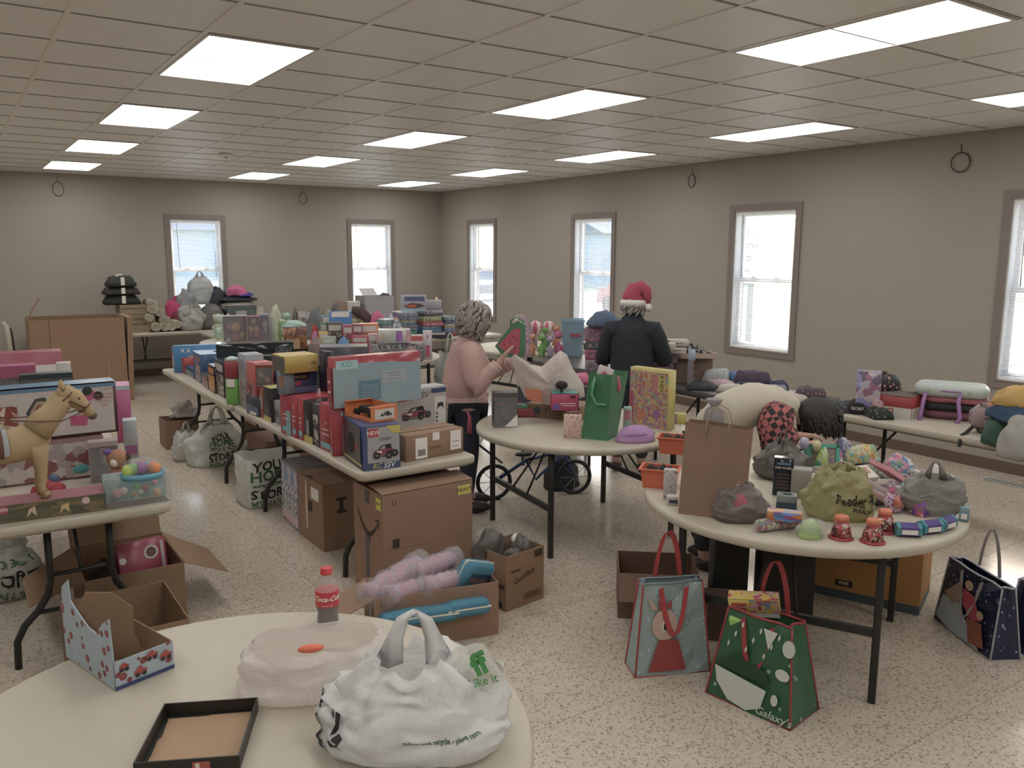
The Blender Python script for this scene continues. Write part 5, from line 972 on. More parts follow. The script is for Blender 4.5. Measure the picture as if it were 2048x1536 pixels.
    rb('toy_box', 'low dark box with purple stripe and tiny lettering, beside the second black box', 'box', 545, 607, 700, D=6.45, z=.93, d=.12, hh=.11, mat='#2f2d3c', deco=[('F', 't', 'DISCOVERY SET', .5, .55, .3, WHT), ('F', .85, .55, 1, .9, M('#3f5a68', .4))])
    rb('toy_box', 'orange-brown toy box under the low purple-striped box', 'box', 548, 600, 735, D=6.5, d=.12, mat='#6a4a3a', tex=TX('#8a5a34', '#3c3a40', '#a8847c'), hh=.185)
    t = lump('gift_bag_tissue', 'pinkish white crumpled bag slumping over the boxes, left of the mustard box', 'bag', G(532, 800, Z)+Vector((.15, .25, .22)), .3, .2, .1, BAGM('#a89a98', .05), 5, .4, nz=.5)
long_tables()
def centre_round():
    t = winbox('toy_car_box', 'clear toy box with dark armoured toy vehicle, left edge of the centre round table', 'box', 988, 1035, 786, yb=855, d=.12, fc='#4a4444', bc='#4a4848', figs=[(.5, .45, .3, '#34403c', None), (.35, .62, .12, '#a03a48', None), (.6, .3, .26, '#3c3a3c', None)], tw=.15, extra=lambda t, w, d, h: MB().add([(w*.45, -.003, .005), (w, -.003, .005), (w, -.003, h*.38)], [(0, 1, 2)], WHT).build('printed_corner', t))
    t = pkg('shipping_box', 'flat brown shipping box printed toys, on the centre round table', 'box', (1052, 833, 1160, 843), 806, .26, mat=CARD('#86684f'), deco=[('F', 'c', .21, .52, .3, M('#3c4450', .6)), ('F', 't', 'TOYS', .5, .5, .56, M('#4a3c36', .7)), ('F', .0, .1, .03, .9, INK)])
    zt = Z+t['h']
    t = lump('toy_mat', 'flat red and green plush toy lying left of the brown shipping box', 'toy', (3.4, 4.86, Z), .3, .16, .09, M('#8c3840', .7), 4, -.5, nz=.3); MB().ball((-.02, -.03, .07), .06, M('#3f7058', .6), 12, 8, (1.4, .6, .4), nz=.4).build('green_part', t)
    # white bag held open above the box
    P = AZ(1090, 5.78, zt+.004); t = E('plastic_bag', 'large white plastic bag held open by the woman in pink, on the brown shipping box', 'bag', P, radians(-32)); fm = BAGM('#bdb2ac', .04)
    ol = [(-.22, .31), (-.19, .335), (-.1, .27), (-.02, .25), (.05, .32), (.1, .355), (.14, .33), (.18, .24), (.25, .14), (.26, .06), (.2, .03), (.16, .05), (.1, .0), (.02, .0), (-.06, .03), (-.13, .06), (-.17, .15)]
    ol = [(a*1.1, b*1.1) for a, b in ol]; ol = [(a, b) for k in range(len(ol)) for a, b in [ol[k], ((ol[k][0]+ol[(k+1) % len(ol)][0])/2, (ol[k][1]+ol[(k+1) % len(ol)][1])/2)]]; cx, cz = .03, .16
    for sgn in (-1, 1):
        rg = [[Vector((cx+(a-cx)*q, sgn*(.085*(1-q**3)+.02*noise.noise(Vector((a*9, b*9, q*2+sgn))))*(1 if q < 1 else .2)+.015*sin((a+b)*30)*q, cz+(b-cz)*q)) for a, b in ol] for q in (1, .85, .65, .4, .15)]; b_ = MB(); b_.loft(rg, fm); b_.add(rg[-1], [tuple(range(len(ol)))], fm, True); b_.build('bag_panel', t)
    MB().add([(-.13, -.09, .06), (-.02, -.11, .04), (-.03, -.11, .13), (-.14, -.09, .14)], [(0, 1, 2, 3)], M('#b86444', .5)).build('printed_patch', t)
    # pink toy carton + black head
    t = rb('toy_box', 'bright pink and navy toy box with black clip-on head, on the brown shipping box', 'box', 1105, 1158, 785, D=5.6, z=zt+.004, d=.12, mat='#a83a60', hh=.115, tw=.1, deco=[('F', .05, .05, .3, .4, M('#6a4a94', .4)), ('F', .3, .4, .9, .45, WHT), ('F', .4, .28, .9, .32, WHT), ('F', .7, .78, .9, .9, INK), ('R', 0, 0, 1, 1, M('#34304c', .4)), ('T', 0, 0, 1, 1, M('#3c8c84', .4))])
    MB().ball((.07, .04, .17), .034, M('#2c2224', .8), 12, 8, (1.3, 1, .9)).cyl((.07, .04, .11), (.07, .04, .15), .01, M('#2c2224', .8)).build('clip_head', t)
    t = rb('gift_box', 'small pale pink patterned gift bag box in front of the brown shipping box', 'box', 1127, 1163, 832, yb=877, d=.07, mat='#b0938c', tex=SPOTS('#b8988e', '#8a5450', 60, .28, .5)); MB().tube([(.03, .03, t['h']), (.02, .02, t['h']+.02), (.1, .02, t['h']+.025), (.09, .03, t['h'])], .004, M('#a86a74', .5), 6).build('ribbon', t)
    # green carrier
    gm = M('#2f6a48', .35, 0, 30); P1, P2 = G(1163, 876, Z), G(1215, 882, Z); v = P2-P1; w = v.length; a = atan2(v.y, v.x); t = E('carrier_bag', 'shiny green reusable carrier bag filled with pink things, centre round table', 'bag', P1, a); h = zat(P1, 1180, 745)-Z; d = .17
    rg = []
    for j in range(9):
        u = j/8; k = .012*sin(u*7); r = []
        for i in range(6): r.append(Vector((w*i/5+(w*.12*u if i else w*.28*u), -.01+.014*noise.noise(Vector((i, u*5, 2))), h*u)))
        for i in range(1, 5): r.append(Vector((w*1.12 if u > .5 else w*(1+.24*u), d*i/5*(1+.5*u), h*u*(1-.02*i))))
        for i in range(6): r.append(Vector((w*(1+.2*u)-w*i/5*(1-.1*u), d*(1+.5*u)+.012*noise.noise(Vector((i, u*5, 9))), h*u*.98)))
        for i in range(1, 5): r.append(Vector((w*.28*u, d*(1+.5*u)*(1-i/5), h*u)))
        rg.append(r)
    MB().loft(rg, gm, True, False, smooth=False).build('bag_body', t); MB().tube([rg[0][i] for i in (0, 5, 10, 15, 0)], .005, M('#2c8050', .4), 6).build('piping', t)
    MB().tube([Vector((w*.5, -.012, h*.95)), Vector((w*.42, -.03, h*.7)), Vector((w*.6, -.03, h*.55)), Vector((w*.95, -.02, h*.55))], .009, M('#3c8a5a', .35), 6).build('strap', t)
    for i, (x, y, zz_, r_, c, lab) in enumerate(((.09, .06, h*.86, .3, '#b0a0a0', 'white card with pink figure sticking out of the green carrier bag'), (.18, .1, h*.82, -.3, '#a84a64', 'pink packet at the right rim inside the green carrier bag'))):
        q = Vector((cos(a)*x-sin(a)*y, sin(a)*x+cos(a)*y, zz_-.05)); c_ = E('toy_packet', lab, 'packet', P1+q, 0, rot=(-.1, r_, a)); MB().rbox((-.05, -.008, 0), (.05, .008, .15 if i == 0 else .1), .004, M(c, .4), 1).build('card', c_); MB().ball((0, -.01, .1-.02*i), .018, M('#a83a5c', .5), 8, 6, (1, .5, 1.3)).build('figure', c_)
    # large yellow craft box
    KN = ['#a88a4c', '#b09a58', '#a8627a', '#5f8c8c', '#8a5a94', '#b0906c', '#a8523c']
    t = pkg('building_set_box', 'tall yellow box with pink and teal building-set picture, right side of centre round table', 'box', (1258, 848, 1336, 862), 733, .08, mat='#a89a4a', deco=[('F', .0, 0, .96, .95, BUSY(KN, 75, .35)), ('F', .55, .6, .72, .92, M('#a86a6a', .4)), ('F', .72, .62, .9, .92, M('#a89a4a', .4)), ('F', 't', "K'NEX", .81, .77, .1, INK, -90), ('F', .0, .1, .1, .6, M('#a8486a', .4)), ('F', 'c', .3, .2, .1, M('#b0705a', .4)), ('F', 'c', .7, .25, .08, M('#8a5a94', .4)), ('L', 0, 0, 1, 1, BUSY(['#8a4a5c', '#3f5a50', '#6a7a6c'], 30))])
    rb('toy_box', 'small flat white and teal box between green carrier and yellow building-set box', 'box', 1246, 1262, 815, yb=866, d=.05, mat='#7c9c94', deco=[('F', .1, .5, .9, .9, M('#a86474', .4))])
    P = G(1272, 882, Z); t = lump('zip_pouch', 'lilac cloth pouch lying at the front rim of the centre round table', 'pouch', P, .27, .15, .105, M('#9c72a2', .6), 4, -.3, nz=.12, fr=1.5, n=30, k=14); MB().tube([(-.12, -.04, .05), (0, -.075, .055), (.12, -.03, .05)], .003, M('#7a5a80', .5), 6).build('zip', t)
    rb('toy_box', 'tiny yellow box beside the tall yellow building-set box, back right of round table', 'box', 1345, 1372, 828, yb=848, d=.06, mat='#a89c4a', deco=[('F', 0, 0, .3, 1, M('#7a6a94', .4))])
    # bicycle-like toys below the table
    t = E('toy_bike', 'blue and black toy bike lying on the floor behind the centre round table legs', 'toy bike', (3.75, 5.15, 0), radians(-20)); bl = M('#2a4a7c', .35); K = M('#24262c', .5)
    for x in (-.36, .3):
        MB().tube([(x+.13*cos(i/20*2*pi), 0, .14+.13*sin(i/20*2*pi)) for i in range(21)], .016, K, 8).build('tyre', t); b = MB()
        for i in range(8): b.cyl((x, 0, .14), (x+.12*cos(i/8*2*pi), 0, .14+.12*sin(i/8*2*pi)), .003, M('#9a9a9c', .3), n=4)
        b.build('spokes', t)
    MB().tube([(.3, 0, .14), (.2, 0, .36), (-.1, 0, .3), (-.36, 0, .14)], .014, bl, 8).build('frame', t); MB().tube([(-.1, 0, .3), (-.02, 0, .14), (.2, 0, .34)], .012, bl, 8).build('frame', t); MB().tube([(.2, 0, .36), (.18, 0, .46)], .01, K, 6).tube([(.16, -.16, .47), (.18, 0, .46), (.16, .16, .47)], .012, K, 6).build('handlebar', t); MB().ball((-.12, 0, .35), .05, K, 10, 6, (1.5, .8, .4)).build('seat', t)
    t = lump('toy_bag', 'black soft bag slumped on the floor behind the centre round table', 'bag', (4.05, 5.25, 0), .3, .22, .3, M('#23262c', .6), 6, nz=.3)
    t = E('toy_telescope', 'white and green toy tube with black stand on the chair side, behind the woman', 'toy', (3.42, 5.55, .4), radians(20), rot=(0, radians(60), .4)); MB().cyl((0, 0, -.15), (0, 0, .15), .035, M('#9ba79c', .4), .028).build('tube', t); MB().tube([(0, 0, 0), (.4, .0, .2)], .01, M('#23262c', .5), 6).build('stand', t)
centre_round()
# ================================================================ heap on the right round table
def heap():
    # kraft bag
    P1, P2 = G(1356, 1027, Z), G(1482, 1043, Z); v = P2-P1; w = v.length; a = atan2(v.y, v.x); h = zat(P1, 1366, 845)-Z; d = .12; kr = M('#7c614d', .75, 0, 50, 1.45)
    t = E('paper_bag', 'tall brown kraft paper bag with twisted handles, left side of right round table', 'bag', P1, a); b = MB(); k = .002; T = Matrix(((1, 0, 0, 0), (0, 1, 0, 0), (0, 0, 1, 0), (0, 0, 0, 1)))
    q = lambda x, y, z: Vector((x*w*(1+.03*z)+.015*z, y*d*(1-.35*z)+d*.15*z+.01*sin(x*5)*z, z*h*(1-.03*x)))
    for y in (0, 1): b.loft([[q(i/6, y, j/6) for i in range(7)] for j in range(7)], kr, close=False, smooth=False)
    for x in (0, 1): b.loft([[q(x, i/2, j/6)+Vector((.02*(1-2*x)*(i == 1)*(j/6), 0, 0)) for i in range(3)] for j in range(7)], kr, close=False, smooth=False)
    b.add([q(0, 0, 0), q(1, 0, 0), q(1, 1, 0), q(0, 1, 0)], [(0, 1, 2, 3)], kr); b.build('bag_body', t)
    for y in (0, 1):
        c = q(.5, y, 1); MB().tube([(c.x+(-.05), c.y, h*.86), (c.x-.05, c.y-.01, h), (c.x-.035, c.y-.02, h+.06), (c.x, c.y-.022, h+.08), (c.x+.035, c.y-.02, h+.06), (c.x+.05, c.y-.01, h), (c.x+.05, c.y, h*.86)], .003, M('#96806a', .7), 6).build('handle', t)
    # orange bins with black toys
    for i, (x0, x1, yb, zoff, lab) in enumerate(((1287, 1352, 972, 0, 'bright orange plastic bin of black toys, left rim of right round table'), (1318, 1380, 905, 0, 'second orange plastic bin, behind the first one on right round table'))):
        P, w, h, a = put(x0, x1, yb-68, None, yb, Z); h = .1; t = E('plastic_bin', lab, 'bin', (P.x, P.y, Z), a-.15); om = M('#b9532f', .4); b = MB(); wl = .19; dl = .13
        def rr(x, y, z, e=0): return [Vector((sx*(x/2-e), sy*(y/2-e), z)) for sx, sy in ((-1, -1), (1, -1), (1, 1), (-1, 1))]
        b.loft([rr(wl*.82, dl*.8, 0), rr(wl*.95, dl*.95, h*.9), rr(wl*1.06, dl*1.08, h*.92), rr(wl*1.06, dl*1.08, h), rr(wl*.93, dl*.93, h), rr(wl*.8, dl*.78, .004)], om, True, True, smooth=False); b.build('bin_body', t)
        for j in range(4): lump('toy_part', 'small black plastic toy piece, %s in %s orange bin' % (('leftmost', 'second', 'third', 'rightmost')[j], ('the front', 'the rear')[i]), 'toy', Vector((P.x, P.y, Z+.045))+Vector((cos(a), sin(a), 0))*(-.05+.033*j)+Vector((-sin(a), cos(a), 0))*(.02*(-1)**j), .05, .04, .06, M('#2d2e2c', .4), j+9*i, j, nz=.5, group='black toys in the orange bins')
    rb('toy_box', 'narrow white box with dotted print between the orange bin and the kraft bag', 'box', 1326, 1352, 940, yb=1000, d=.04, mat='#a09894', tex=SPOTS('#a29a97', '#55504e', 60, .22, .4))
    rb('toy_box', 'tiny white box with blue strip at the foot of the kraft bag', 'box', 1333, 1356, 993, yb=1012, d=.04, mat='#a8a09a', deco=[('F', .2, .3, .95, .65, M('#2f3a5c', .4))])
    # knotted grey bag and small silver bag
    t, pt = sack('plastic_bag', 'dark grey knotted plastic bag behind the kraft bag on right round table', 'bag', G(1585, 965, Z)+Vector((.06, .12, 0)), .32, .24, .2, '#66625a', 31, .2, ears=1, neck=.12, rough=.35, alpha=.05, ehr=.25, profile=[(0, .8), (.2, 1), (.5, .95), (.75, .6), (.92, .22), (1, .12)])
    P = AZ(1497, 4.1, 1.12); t = E('wrapped_gift', 'small clear bag with silver tie standing behind the kraft bag', 'bag', G(1500, 930, Z)+Vector((0, .28, 0)), 0); P0 = t.location; b = MB(); b.lathe([(.05, 0), (.055, .12), (.06, .22), (.05, .27), (.02, .29), (.035, .31), (.05, .335)], BAGM('#9a9498', .25), n=20); b.build('bag_body', t); MB().ball((0, 0, .1), .045, M('#8f2f3c', .6), 10, 8, (1, 1, 1.5)).build('red_toy', t)
    t, pt = sack('plastic_bag', 'grey translucent bag with green leaf print and gold beads, before the kraft bag', 'bag', G(1490, 1052, Z)+Vector((.05, .07, 0)), .235, .16, .165, '#857a78', 37, -.6, ears=0, neck=.2, rough=.3, alpha=.14, profile=[(0, .75), (.15, .98), (.4, 1), (.7, .8), (.9, .42), (1, .2)])
    for i in range(5): MB().ball((-.02+.006*i, -.01, .16+.016*i), .008-.001*(i % 2), M('#a8946a', .25, .6), 8, 6).build('gold_bead', t)
    MB().ball((-.02, -.045, .08), .045, M('#9c4a58', .7), 10, 8, (.9, .6, 1.2)).build('red_content', t); mb = MB()
    mb.add([pt(.15+.45*v_, radians(-28)+u*.35, .003) for u, v_ in ((0, 0), (.7, .15), (1.2, .5), (1.1, .9), (.5, .8), (.1, .4))], [(0, 1, 2, 3, 4, 5)], M('#2f4a34', .6)); mb.build('printed_leaf', t)
    # boxes
    rb('toy_box', 'tall black box with silver top and red lettering, middle of right round table', 'box', 1545, 1583, 916, yb=992, d=.05, mat='#1f222c', rr=.12, deco=[('F', 't', 'FREE WHEEL', .5, .74, .09, WHT), ('F', .15, .82, .85, .88, M('#4a7088', .4))]+[('F', .2, .2+.09*i, .8, .23+.09*i, M('#5a4038', .5)) for i in range(5)])
    rb('toy_box', 'plain grey box with small row of icons, right of the tall black box', 'box', 1581, 1620, 940, yb=997, d=.08, mat='#7f7a70', deco=[('F', 't', 'o.o oo', .5, .15, .1, INK)])
    rb('toy_tray', 'small grey plastic tray box in front of the tall black box', 'box', 1553, 1592, 992, yb=1018, d=.07, mat='#76807c', deco=[('T', .3, .3, .75, .7, M('#2f3634', .4)), ('F', 0, 0, 1, .5, M('#2f4a5c', .4))])
    rb('sweet_box', 'orange and blue flat box of sweets near the rim, right round table', 'box', 1534, 1602, 1016, yb=1046, d=.06, mat='#a8702c', z=Z+.045, hh=.045, tex=BUSY(['#b07a2c', '#a8702c', '#3f6090', '#8a3a70', '#b0602c', '#4a7ab0'], 50, .35, (.35, 1, 1.4)))
    t = E('sweet_roll', 'clear wrapped roll of pink and yellow sweets lying at the table rim', 'sweets', G(1560, 1062, Z)+Vector((0, .02, .028)), 0, rot=(0, 0, radians(-14))); P = t.location; tt = MB(); tt.tube([(-.1, 0, 0), (-.09, 0, 0), (-.03, 0, 0), (.03, 0, 0), (.09, 0, 0), (.1, 0, 0)], [.015, .026, .027, .026, .027, .012], BUSY(['#a8405c', '#4a5a50', '#a89a80', '#b0a04a', '#7a2f5c', '#9c9c94'], 60), 14); tt.build('sweets', t); MB().tube([(-.115, 0, 0), (-.095, 0, 0), (.095, 0, 0), (.11, 0, 0)], [.008, .0285, .0285, .008], CLEAR('#dcdcdc', .2), 14).build('wrapper', t)
    t = lump('slime_ball', 'lime green soft ball in clear packet at the table rim', 'toy', G(1632, 1078, Z)+Vector((0, .03, 0)), .105, .085, .075, M('#8aa85c', .35), 3, -.4, nz=.1); MB().ball((.01, 0, .04), .058, CLEAR('#dfe6dc', .2), 14, 8, (1.1, .85, .72)).build('packet', t)
    for i, (x, y, lab) in enumerate(((1694, 1084, 'red cone tub with orange lid and pebble print, first of three at the rim'), (1758, 1092, 'red cone tub with orange lid, middle and nearest of the three at the rim'), (1781, 1071, 'red cone tub with orange lid, behind the middle one at the rim'))):
        P = G(x, y-4, Z)+Vector((0, .03, 0)); t = E('cone_tub', lab, 'tub', P, i*2.1, 'red cone tubs'); MB().lathe([(.05, 0), (.052, .004), (.043, .008), (.037, .04), (.027, .078), (0, .078)], M('#9c2a30', .35), n=28).build('tub_body', t)
        MB().lathe([(.027, .078), (.029, .082), (.028, .096), (.02, .1), (0, .1)], M('#b8623c', .35), n=24).build('lid', t); b = MB(); b.lathe([(.0435, .012), (.038, .042), (.029, .072)], BUSY(['#5a2224', '#a89a8c', '#8a2c30', '#3c2a28', '#a83a34'], 90), n=28); b.build('label', t)
    for i, (x, y, yt, wpx, rz, lab) in enumerate(((1826, 1080, 1044, 52, -.25, 'purple hexagonal tub with teal end, first of three lying by the rim'), (1870, 1074, 1038, 44, .15, 'purple hexagonal tub with teal end, middle of three by the rim'), (1901, 1066, 1030, 36, .5, 'purple hexagonal tub, rightmost of three by the rim'))):
        P = G(x, y-3, Z)+Vector((.01, .03, 0)); t = E('hexagon_tub', lab, 'tub', P, radians(-28)+rz, 'purple hexagonal tubs'); R_ = .032; pu = M('#4a3c7a', .35); L_ = .1
        b = MB(); b.loft([[Vector((x_, R_*cos(q*pi/3+pi/6), R_*.87+R_*sin(q*pi/3+pi/6))) for q in range(6)] for x_ in (-L_/2, L_/2)], pu, False, False, smooth=False); b.build('tub_body', t)
        for s in (-1, 1): b = MB(); b.loft([[Vector((x_, R_*1.02*cos(q*pi/3+pi/6), R_*.87+R_*1.02*sin(q*pi/3+pi/6))) for q in range(6)] for x_ in (s*L_/2, s*L_*.36)], M('#2f7a84', .35), True, True, smooth=False); b.build('end_cap', t)
        MB().box((-.032, -R_*.87-.002, .015), (.032, -R_*.87-.0005, .035), WHT).build('label', t)
    rb('toy_box', 'small teal and grey box at the far right rim of right round table', 'box', 1918, 1936, 1016, yb=1044, d=.04, mat='#5a7a84', deco=[('F', .2, .2, .8, .6, WHT)])
    # yellow bag
    t, pt = sack('plastic_bag', 'thin yellow plastic bag with black lettering draped over toys, right round table', 'bag', G(1712, 1052, Z)+Vector((.05, .12, 0)), .31, .2, .23, '#a09c68', 44, radians(-36), ears=1, neck=.55, rough=.3, alpha=.2, ehr=.12, profile=[(0, .8), (.12, .95), (.4, 1), (.65, .9), (.85, .7), (1, .5)], n=48, L=26)
    wraptext(t, pt, [("Feeder Hill's", M('#26241c', .5), 1), ('MARKET', M('#3a3828', .5), .5)], .2, .45, .17, radians(-68), .36, .055)
    MB().ball((-.02, -.01, .13), .04, M('#a8a4a0', .5), 10, 8, nz=.2).build('white_content', t)
    # right side bags
    t, pt = sack('plastic_bag', 'grey plastic bag with drooping handle, right side of right round table', 'bag', G(1880, 1035, Z)+Vector((.04, .06, 0)), .27, .18, .17, '#8a8780', 48, radians(-40), ears=1, neck=.45, rough=.32, alpha=.06, ehr=.45, profile=[(0, .7), (.2, .95), (.5, 1), (.8, .85), (1, .6)])
    lump('white_bag', 'small round white wrapped bag behind the grey bag, right round table', 'bag', G(1868, 972, Z), .17, .13, .11, BAGM('#b5b1a8', .02), 14, .4, nz=.22)
    # mid heap: each thing rests on a layer of packets
    P = Vector((3.55, 2.62, Z)); und = [(1655, 1000, .2, '#5a4a4c', 'dark mixed packet under the yellow bag'), (1735, 1005, .18, '#8a7a7c', 'pinkish flat packet under the sloping boxes'), (1790, 985, .17, '#6a4a5c', 'plum-coloured flat packet under the round pink card'), (1700, 955, .2, '#8a8a84', 'grey flat packet at the centre of the toy heap'), (1640, 955, .2, '#7c6a66', 'brownish flat packet under the teal frame'), (1770, 950, .18, '#7a8a74', 'greenish flat packet under the pink pleated sheets'), (1835, 960, .16, '#8a6470', 'rosy flat packet under the small sweets bag')]
    for i, (x, y, w, c, lab) in enumerate(und): folded('toy_packet', lab, 'packet', G(x, y, Z), w*.8, .12, .05, TX(c, '#8f8684', '#5c5456', c), i, -.5+.3*i)
    def slab(label, x, y, z, w, l, th, rx, ry, rz, mat, deco=(), name='toy_card', cat='packet'):
        t = E(name, label, cat, G(x, y, z), 0, rot=(rx, ry, rz)); mb = MB(); mb.rbox((-w/2, -l/2, 0), (w/2, l/2, th), min(.006, th*.4), M(mat, .4) if isinstance(mat, str) else mat, 2); mb.build('card', t)
        for q in deco: MB().box((q[0]*w/2, q[1]*l/2, th), (q[2]*w/2, q[3]*l/2, th+q[5] if len(q) > 5 else th+.002), M(q[4], .4) if isinstance(q[4], str) else q[4]).build('printed_panel', t)
        return t
    az = radians(-40)
    for i in range(5): slab('sheet of pink pleated paper, number of five fanned behind the boxes', 1762+9*i, 938+4*i, Z+.075, .035, .14, .008, radians(35), radians(-25), radians(12)+.02*i, '#a0646c', name='pleated_sheet', cat='paper')
    names = ['first', 'second', 'third', 'fourth', 'fifth']
    for i, o in enumerate([o for o in COL.objects if o.name.startswith('pleated_sheet')]): o['label'] = 'pink pleated paper sheet, %s from the left in the fan on right round table' % names[i]
    slab('cream box with oval window leaning in the toy heap', 1726, 952, Z+.07, .1, .1, .03, radians(25), 0, az+.5, '#a89c90', [(-.5, -.3, .5, .6, '#8a5c50')], cat='box', name='toy_box')
    slab('long pink-edged box with clear window, leaning right of the yellow bag', 1752, 988, Z+.06, .1, .17, .03, radians(20), 0, az+.9, '#a07c7c', [(-.8, -.85, .8, .85, CLEAR('#c8b8b8', .4)), (-.3, -.6, .2, -.1, '#9c4a2c'), (-.6, -.2, -.2, .2, '#2f5a8c')], cat='box', name='toy_box')
    t = slab('round pink and purple card with black dots, in front of the long pink-edged box', 1788, 1004, Z+.05, .02, .02, .01, radians(62), 0, az+.25, '#8a5a80', name='round_card'); MB().lathe([(.05, 0), (.05, .004), (0, .004)], SPOTS('#a0848c', '#6a3a70', 60, .35), n=28).build('round_face', t); MB().box((-.015, .04, 0), (.015, .07, .004), M('#a84a70', .4)).build('hanger', t)
    # teal frame with thin rods
    P, w, h, a = put(1613, 1681, 882, None, 945, Z); t = E('wire_frame_toy', 'teal square frame with tangle of thin rods, back of the toy heap', 'toy', (P.x, P.y, Z), a+.2, rot=(radians(-12), 0, a+.25)); tl = M('#2f8f7a', .4); b = MB(); w = .17; h = .155
    b.box((-w/2, 0, 0), (-w/2+.02, .02, h), tl).box((w/2-.02, 0, 0), (w/2, .02, h), tl).box((-w/2, 0, h-.02), (w/2, .02, h), tl).box((-w/2, 0, 0), (w/2, .02, .015), tl); b.build('frame', t); MB().box((-w/2+.02, .01, .015), (w/2-.02, .014, h-.02), M('#8a7a72', .5)).build('backing', t)
    for i in range(14): random.seed(i); MB().cyl((random.uniform(-.06, .03), -.003, random.uniform(.02, .08)), (random.uniform(0, .06), -.006, random.uniform(.06, .13)), .0015, M(('#8a4a5c', '#4a5a8c', '#a8a0a0')[i % 3], .4), n=4).build('rod', t)
    for i, (x, y, z, c, r_, lab) in enumerate(((1612, 872, .0, '#4a8f84', .022, 'teal and white plush egg on the kraft bag side of teal frame'), (1622, 876, 0, '#b07a64', .024, 'peach plush egg beside the bent woman collar'), (1630, 882, 0, '#a8a06a', .02, 'yellow plush egg beside the teal frame'), (1605, 884, 0, '#8f8aa8', .022, 'lilac plush egg beside the teal frame'))):
        P = G(x, y+62, Z+.0); t = E('plush_egg', lab, 'toy', (P.x, P.y, Z+.055+.02*i), i); MB().ball((0, 0, .05), r_*1.2, SPOTS(c, '#a8a49c', 70, .3), 12, 8, (1, 1, 1.3)).build('egg', t)
    for i, (x, y, zo, w, d, h, c, lab) in enumerate(((1735, 925, .0, .2, .12, .1, ['#a89a4a', '#6a8f6c', '#a89c84', '#4a8c94', '#b0703c'], 'clear packet of yellow, green and orange toys at the back of the heap'), (1693, 912, 0, .11, .1, .11, ['#7a7898', '#8c8494', '#5a5c80', '#9c98a8'], 'lilac-grey packet right of the teal frame'), (1808, 955, .02, .17, .12, .1, ['#a8647c', '#5f7f64', '#a89c9c', '#3f6f94', '#b07a8a'], 'clear bag of pink and blue sweets behind the pleated sheets'), (1838, 990, .0, .14, .1, .09, ['#5f8a50', '#9c5a4a', '#a8a08a', '#6a9c9c', '#8a3c2c'], 'green and red packet left of the grey bag'),
        (1652, 948, .02, .08, .07, .12, ['#8fa83c', '#3c8a5c', '#a8a494'], 'lime green cone packet in front of the teal frame'), (1680, 940, .03, .08, .06, .1, ['#a83a4c', '#b8b4b4', '#a84a84'], 'red and pink packet with white tip, in front of the teal frame'), (1636, 985, .0, .1, .08, .09, ['#a89c98', '#98828a', '#b0a8a0'], 'pale pink packet left of the yellow bag'), (1705, 975, .02, .12, .08, .1, ['#8a3c34', '#a89a94', '#6a5a58'], 'dark red box-like packet above the yellow bag'), (1850, 1032, .0, .1, .07, .09, ['#4a3474', '#a84a5c', '#7a4a94', '#b0988c'], 'purple and red packet standing behind the hexagonal tubs'), (1818, 1018, .0, .12, .07, .06, ['#8aa090', '#9caca0', '#7f9488'], 'pale green flat packet behind the hexagonal tubs'), (1806, 1030, .03, .04, .04, .05, ['#b0654a', '#a85a44'], 'small orange round toy behind the hexagonal tubs'))):
        P = G(x, y, Z); lump('toy_packet', lab, 'packet', (P.x, P.y+.03, Z+zo), w, d, h, BUSY(c, 50, .3), i*3+1, -.5+i, nz=.3, fr=2)
heap()
# ================================================================ far tables
def plush(label, x0, x1, yt, D, z, c, c2, ears=1, group=None, hh=None):
    P, w, h, a = put(x0, x1, yt, D, None, z); h = hh or h; t = E('plush_toy', label, 'plush toy', (P.x, P.y, z), a, group); r = min(w*.42, h*.32); m = M(c, .9, 0, 80); MB().lathe([(r*.7, 0), (r*.95, r*.5), (r*.8, h*.45), (r*.4, h*.58), (0, h*.6)], m, n=14).build('body', t); MB().ball((0, -r*.15, h-r), r, m, 12, 8).build('head', t)
    for s in (-1, 1):
        if ears: MB().ball((s*r*.8, 0, h-r*.5), r*.38, M(c2, .9), 8, 6, (.7, .5, 1.2)).build('ear', t)
        MB().tube([(s*r*.8, -r*.2, h*.45), (s*r*1.2, -r*.5, h*.25)], r*.25, m, 6).build('arm', t); MB().ball((s*r*.5, -r*.5, r*.25), r*.32, M(c2, .9), 8, 6).build('foot', t)
    return t
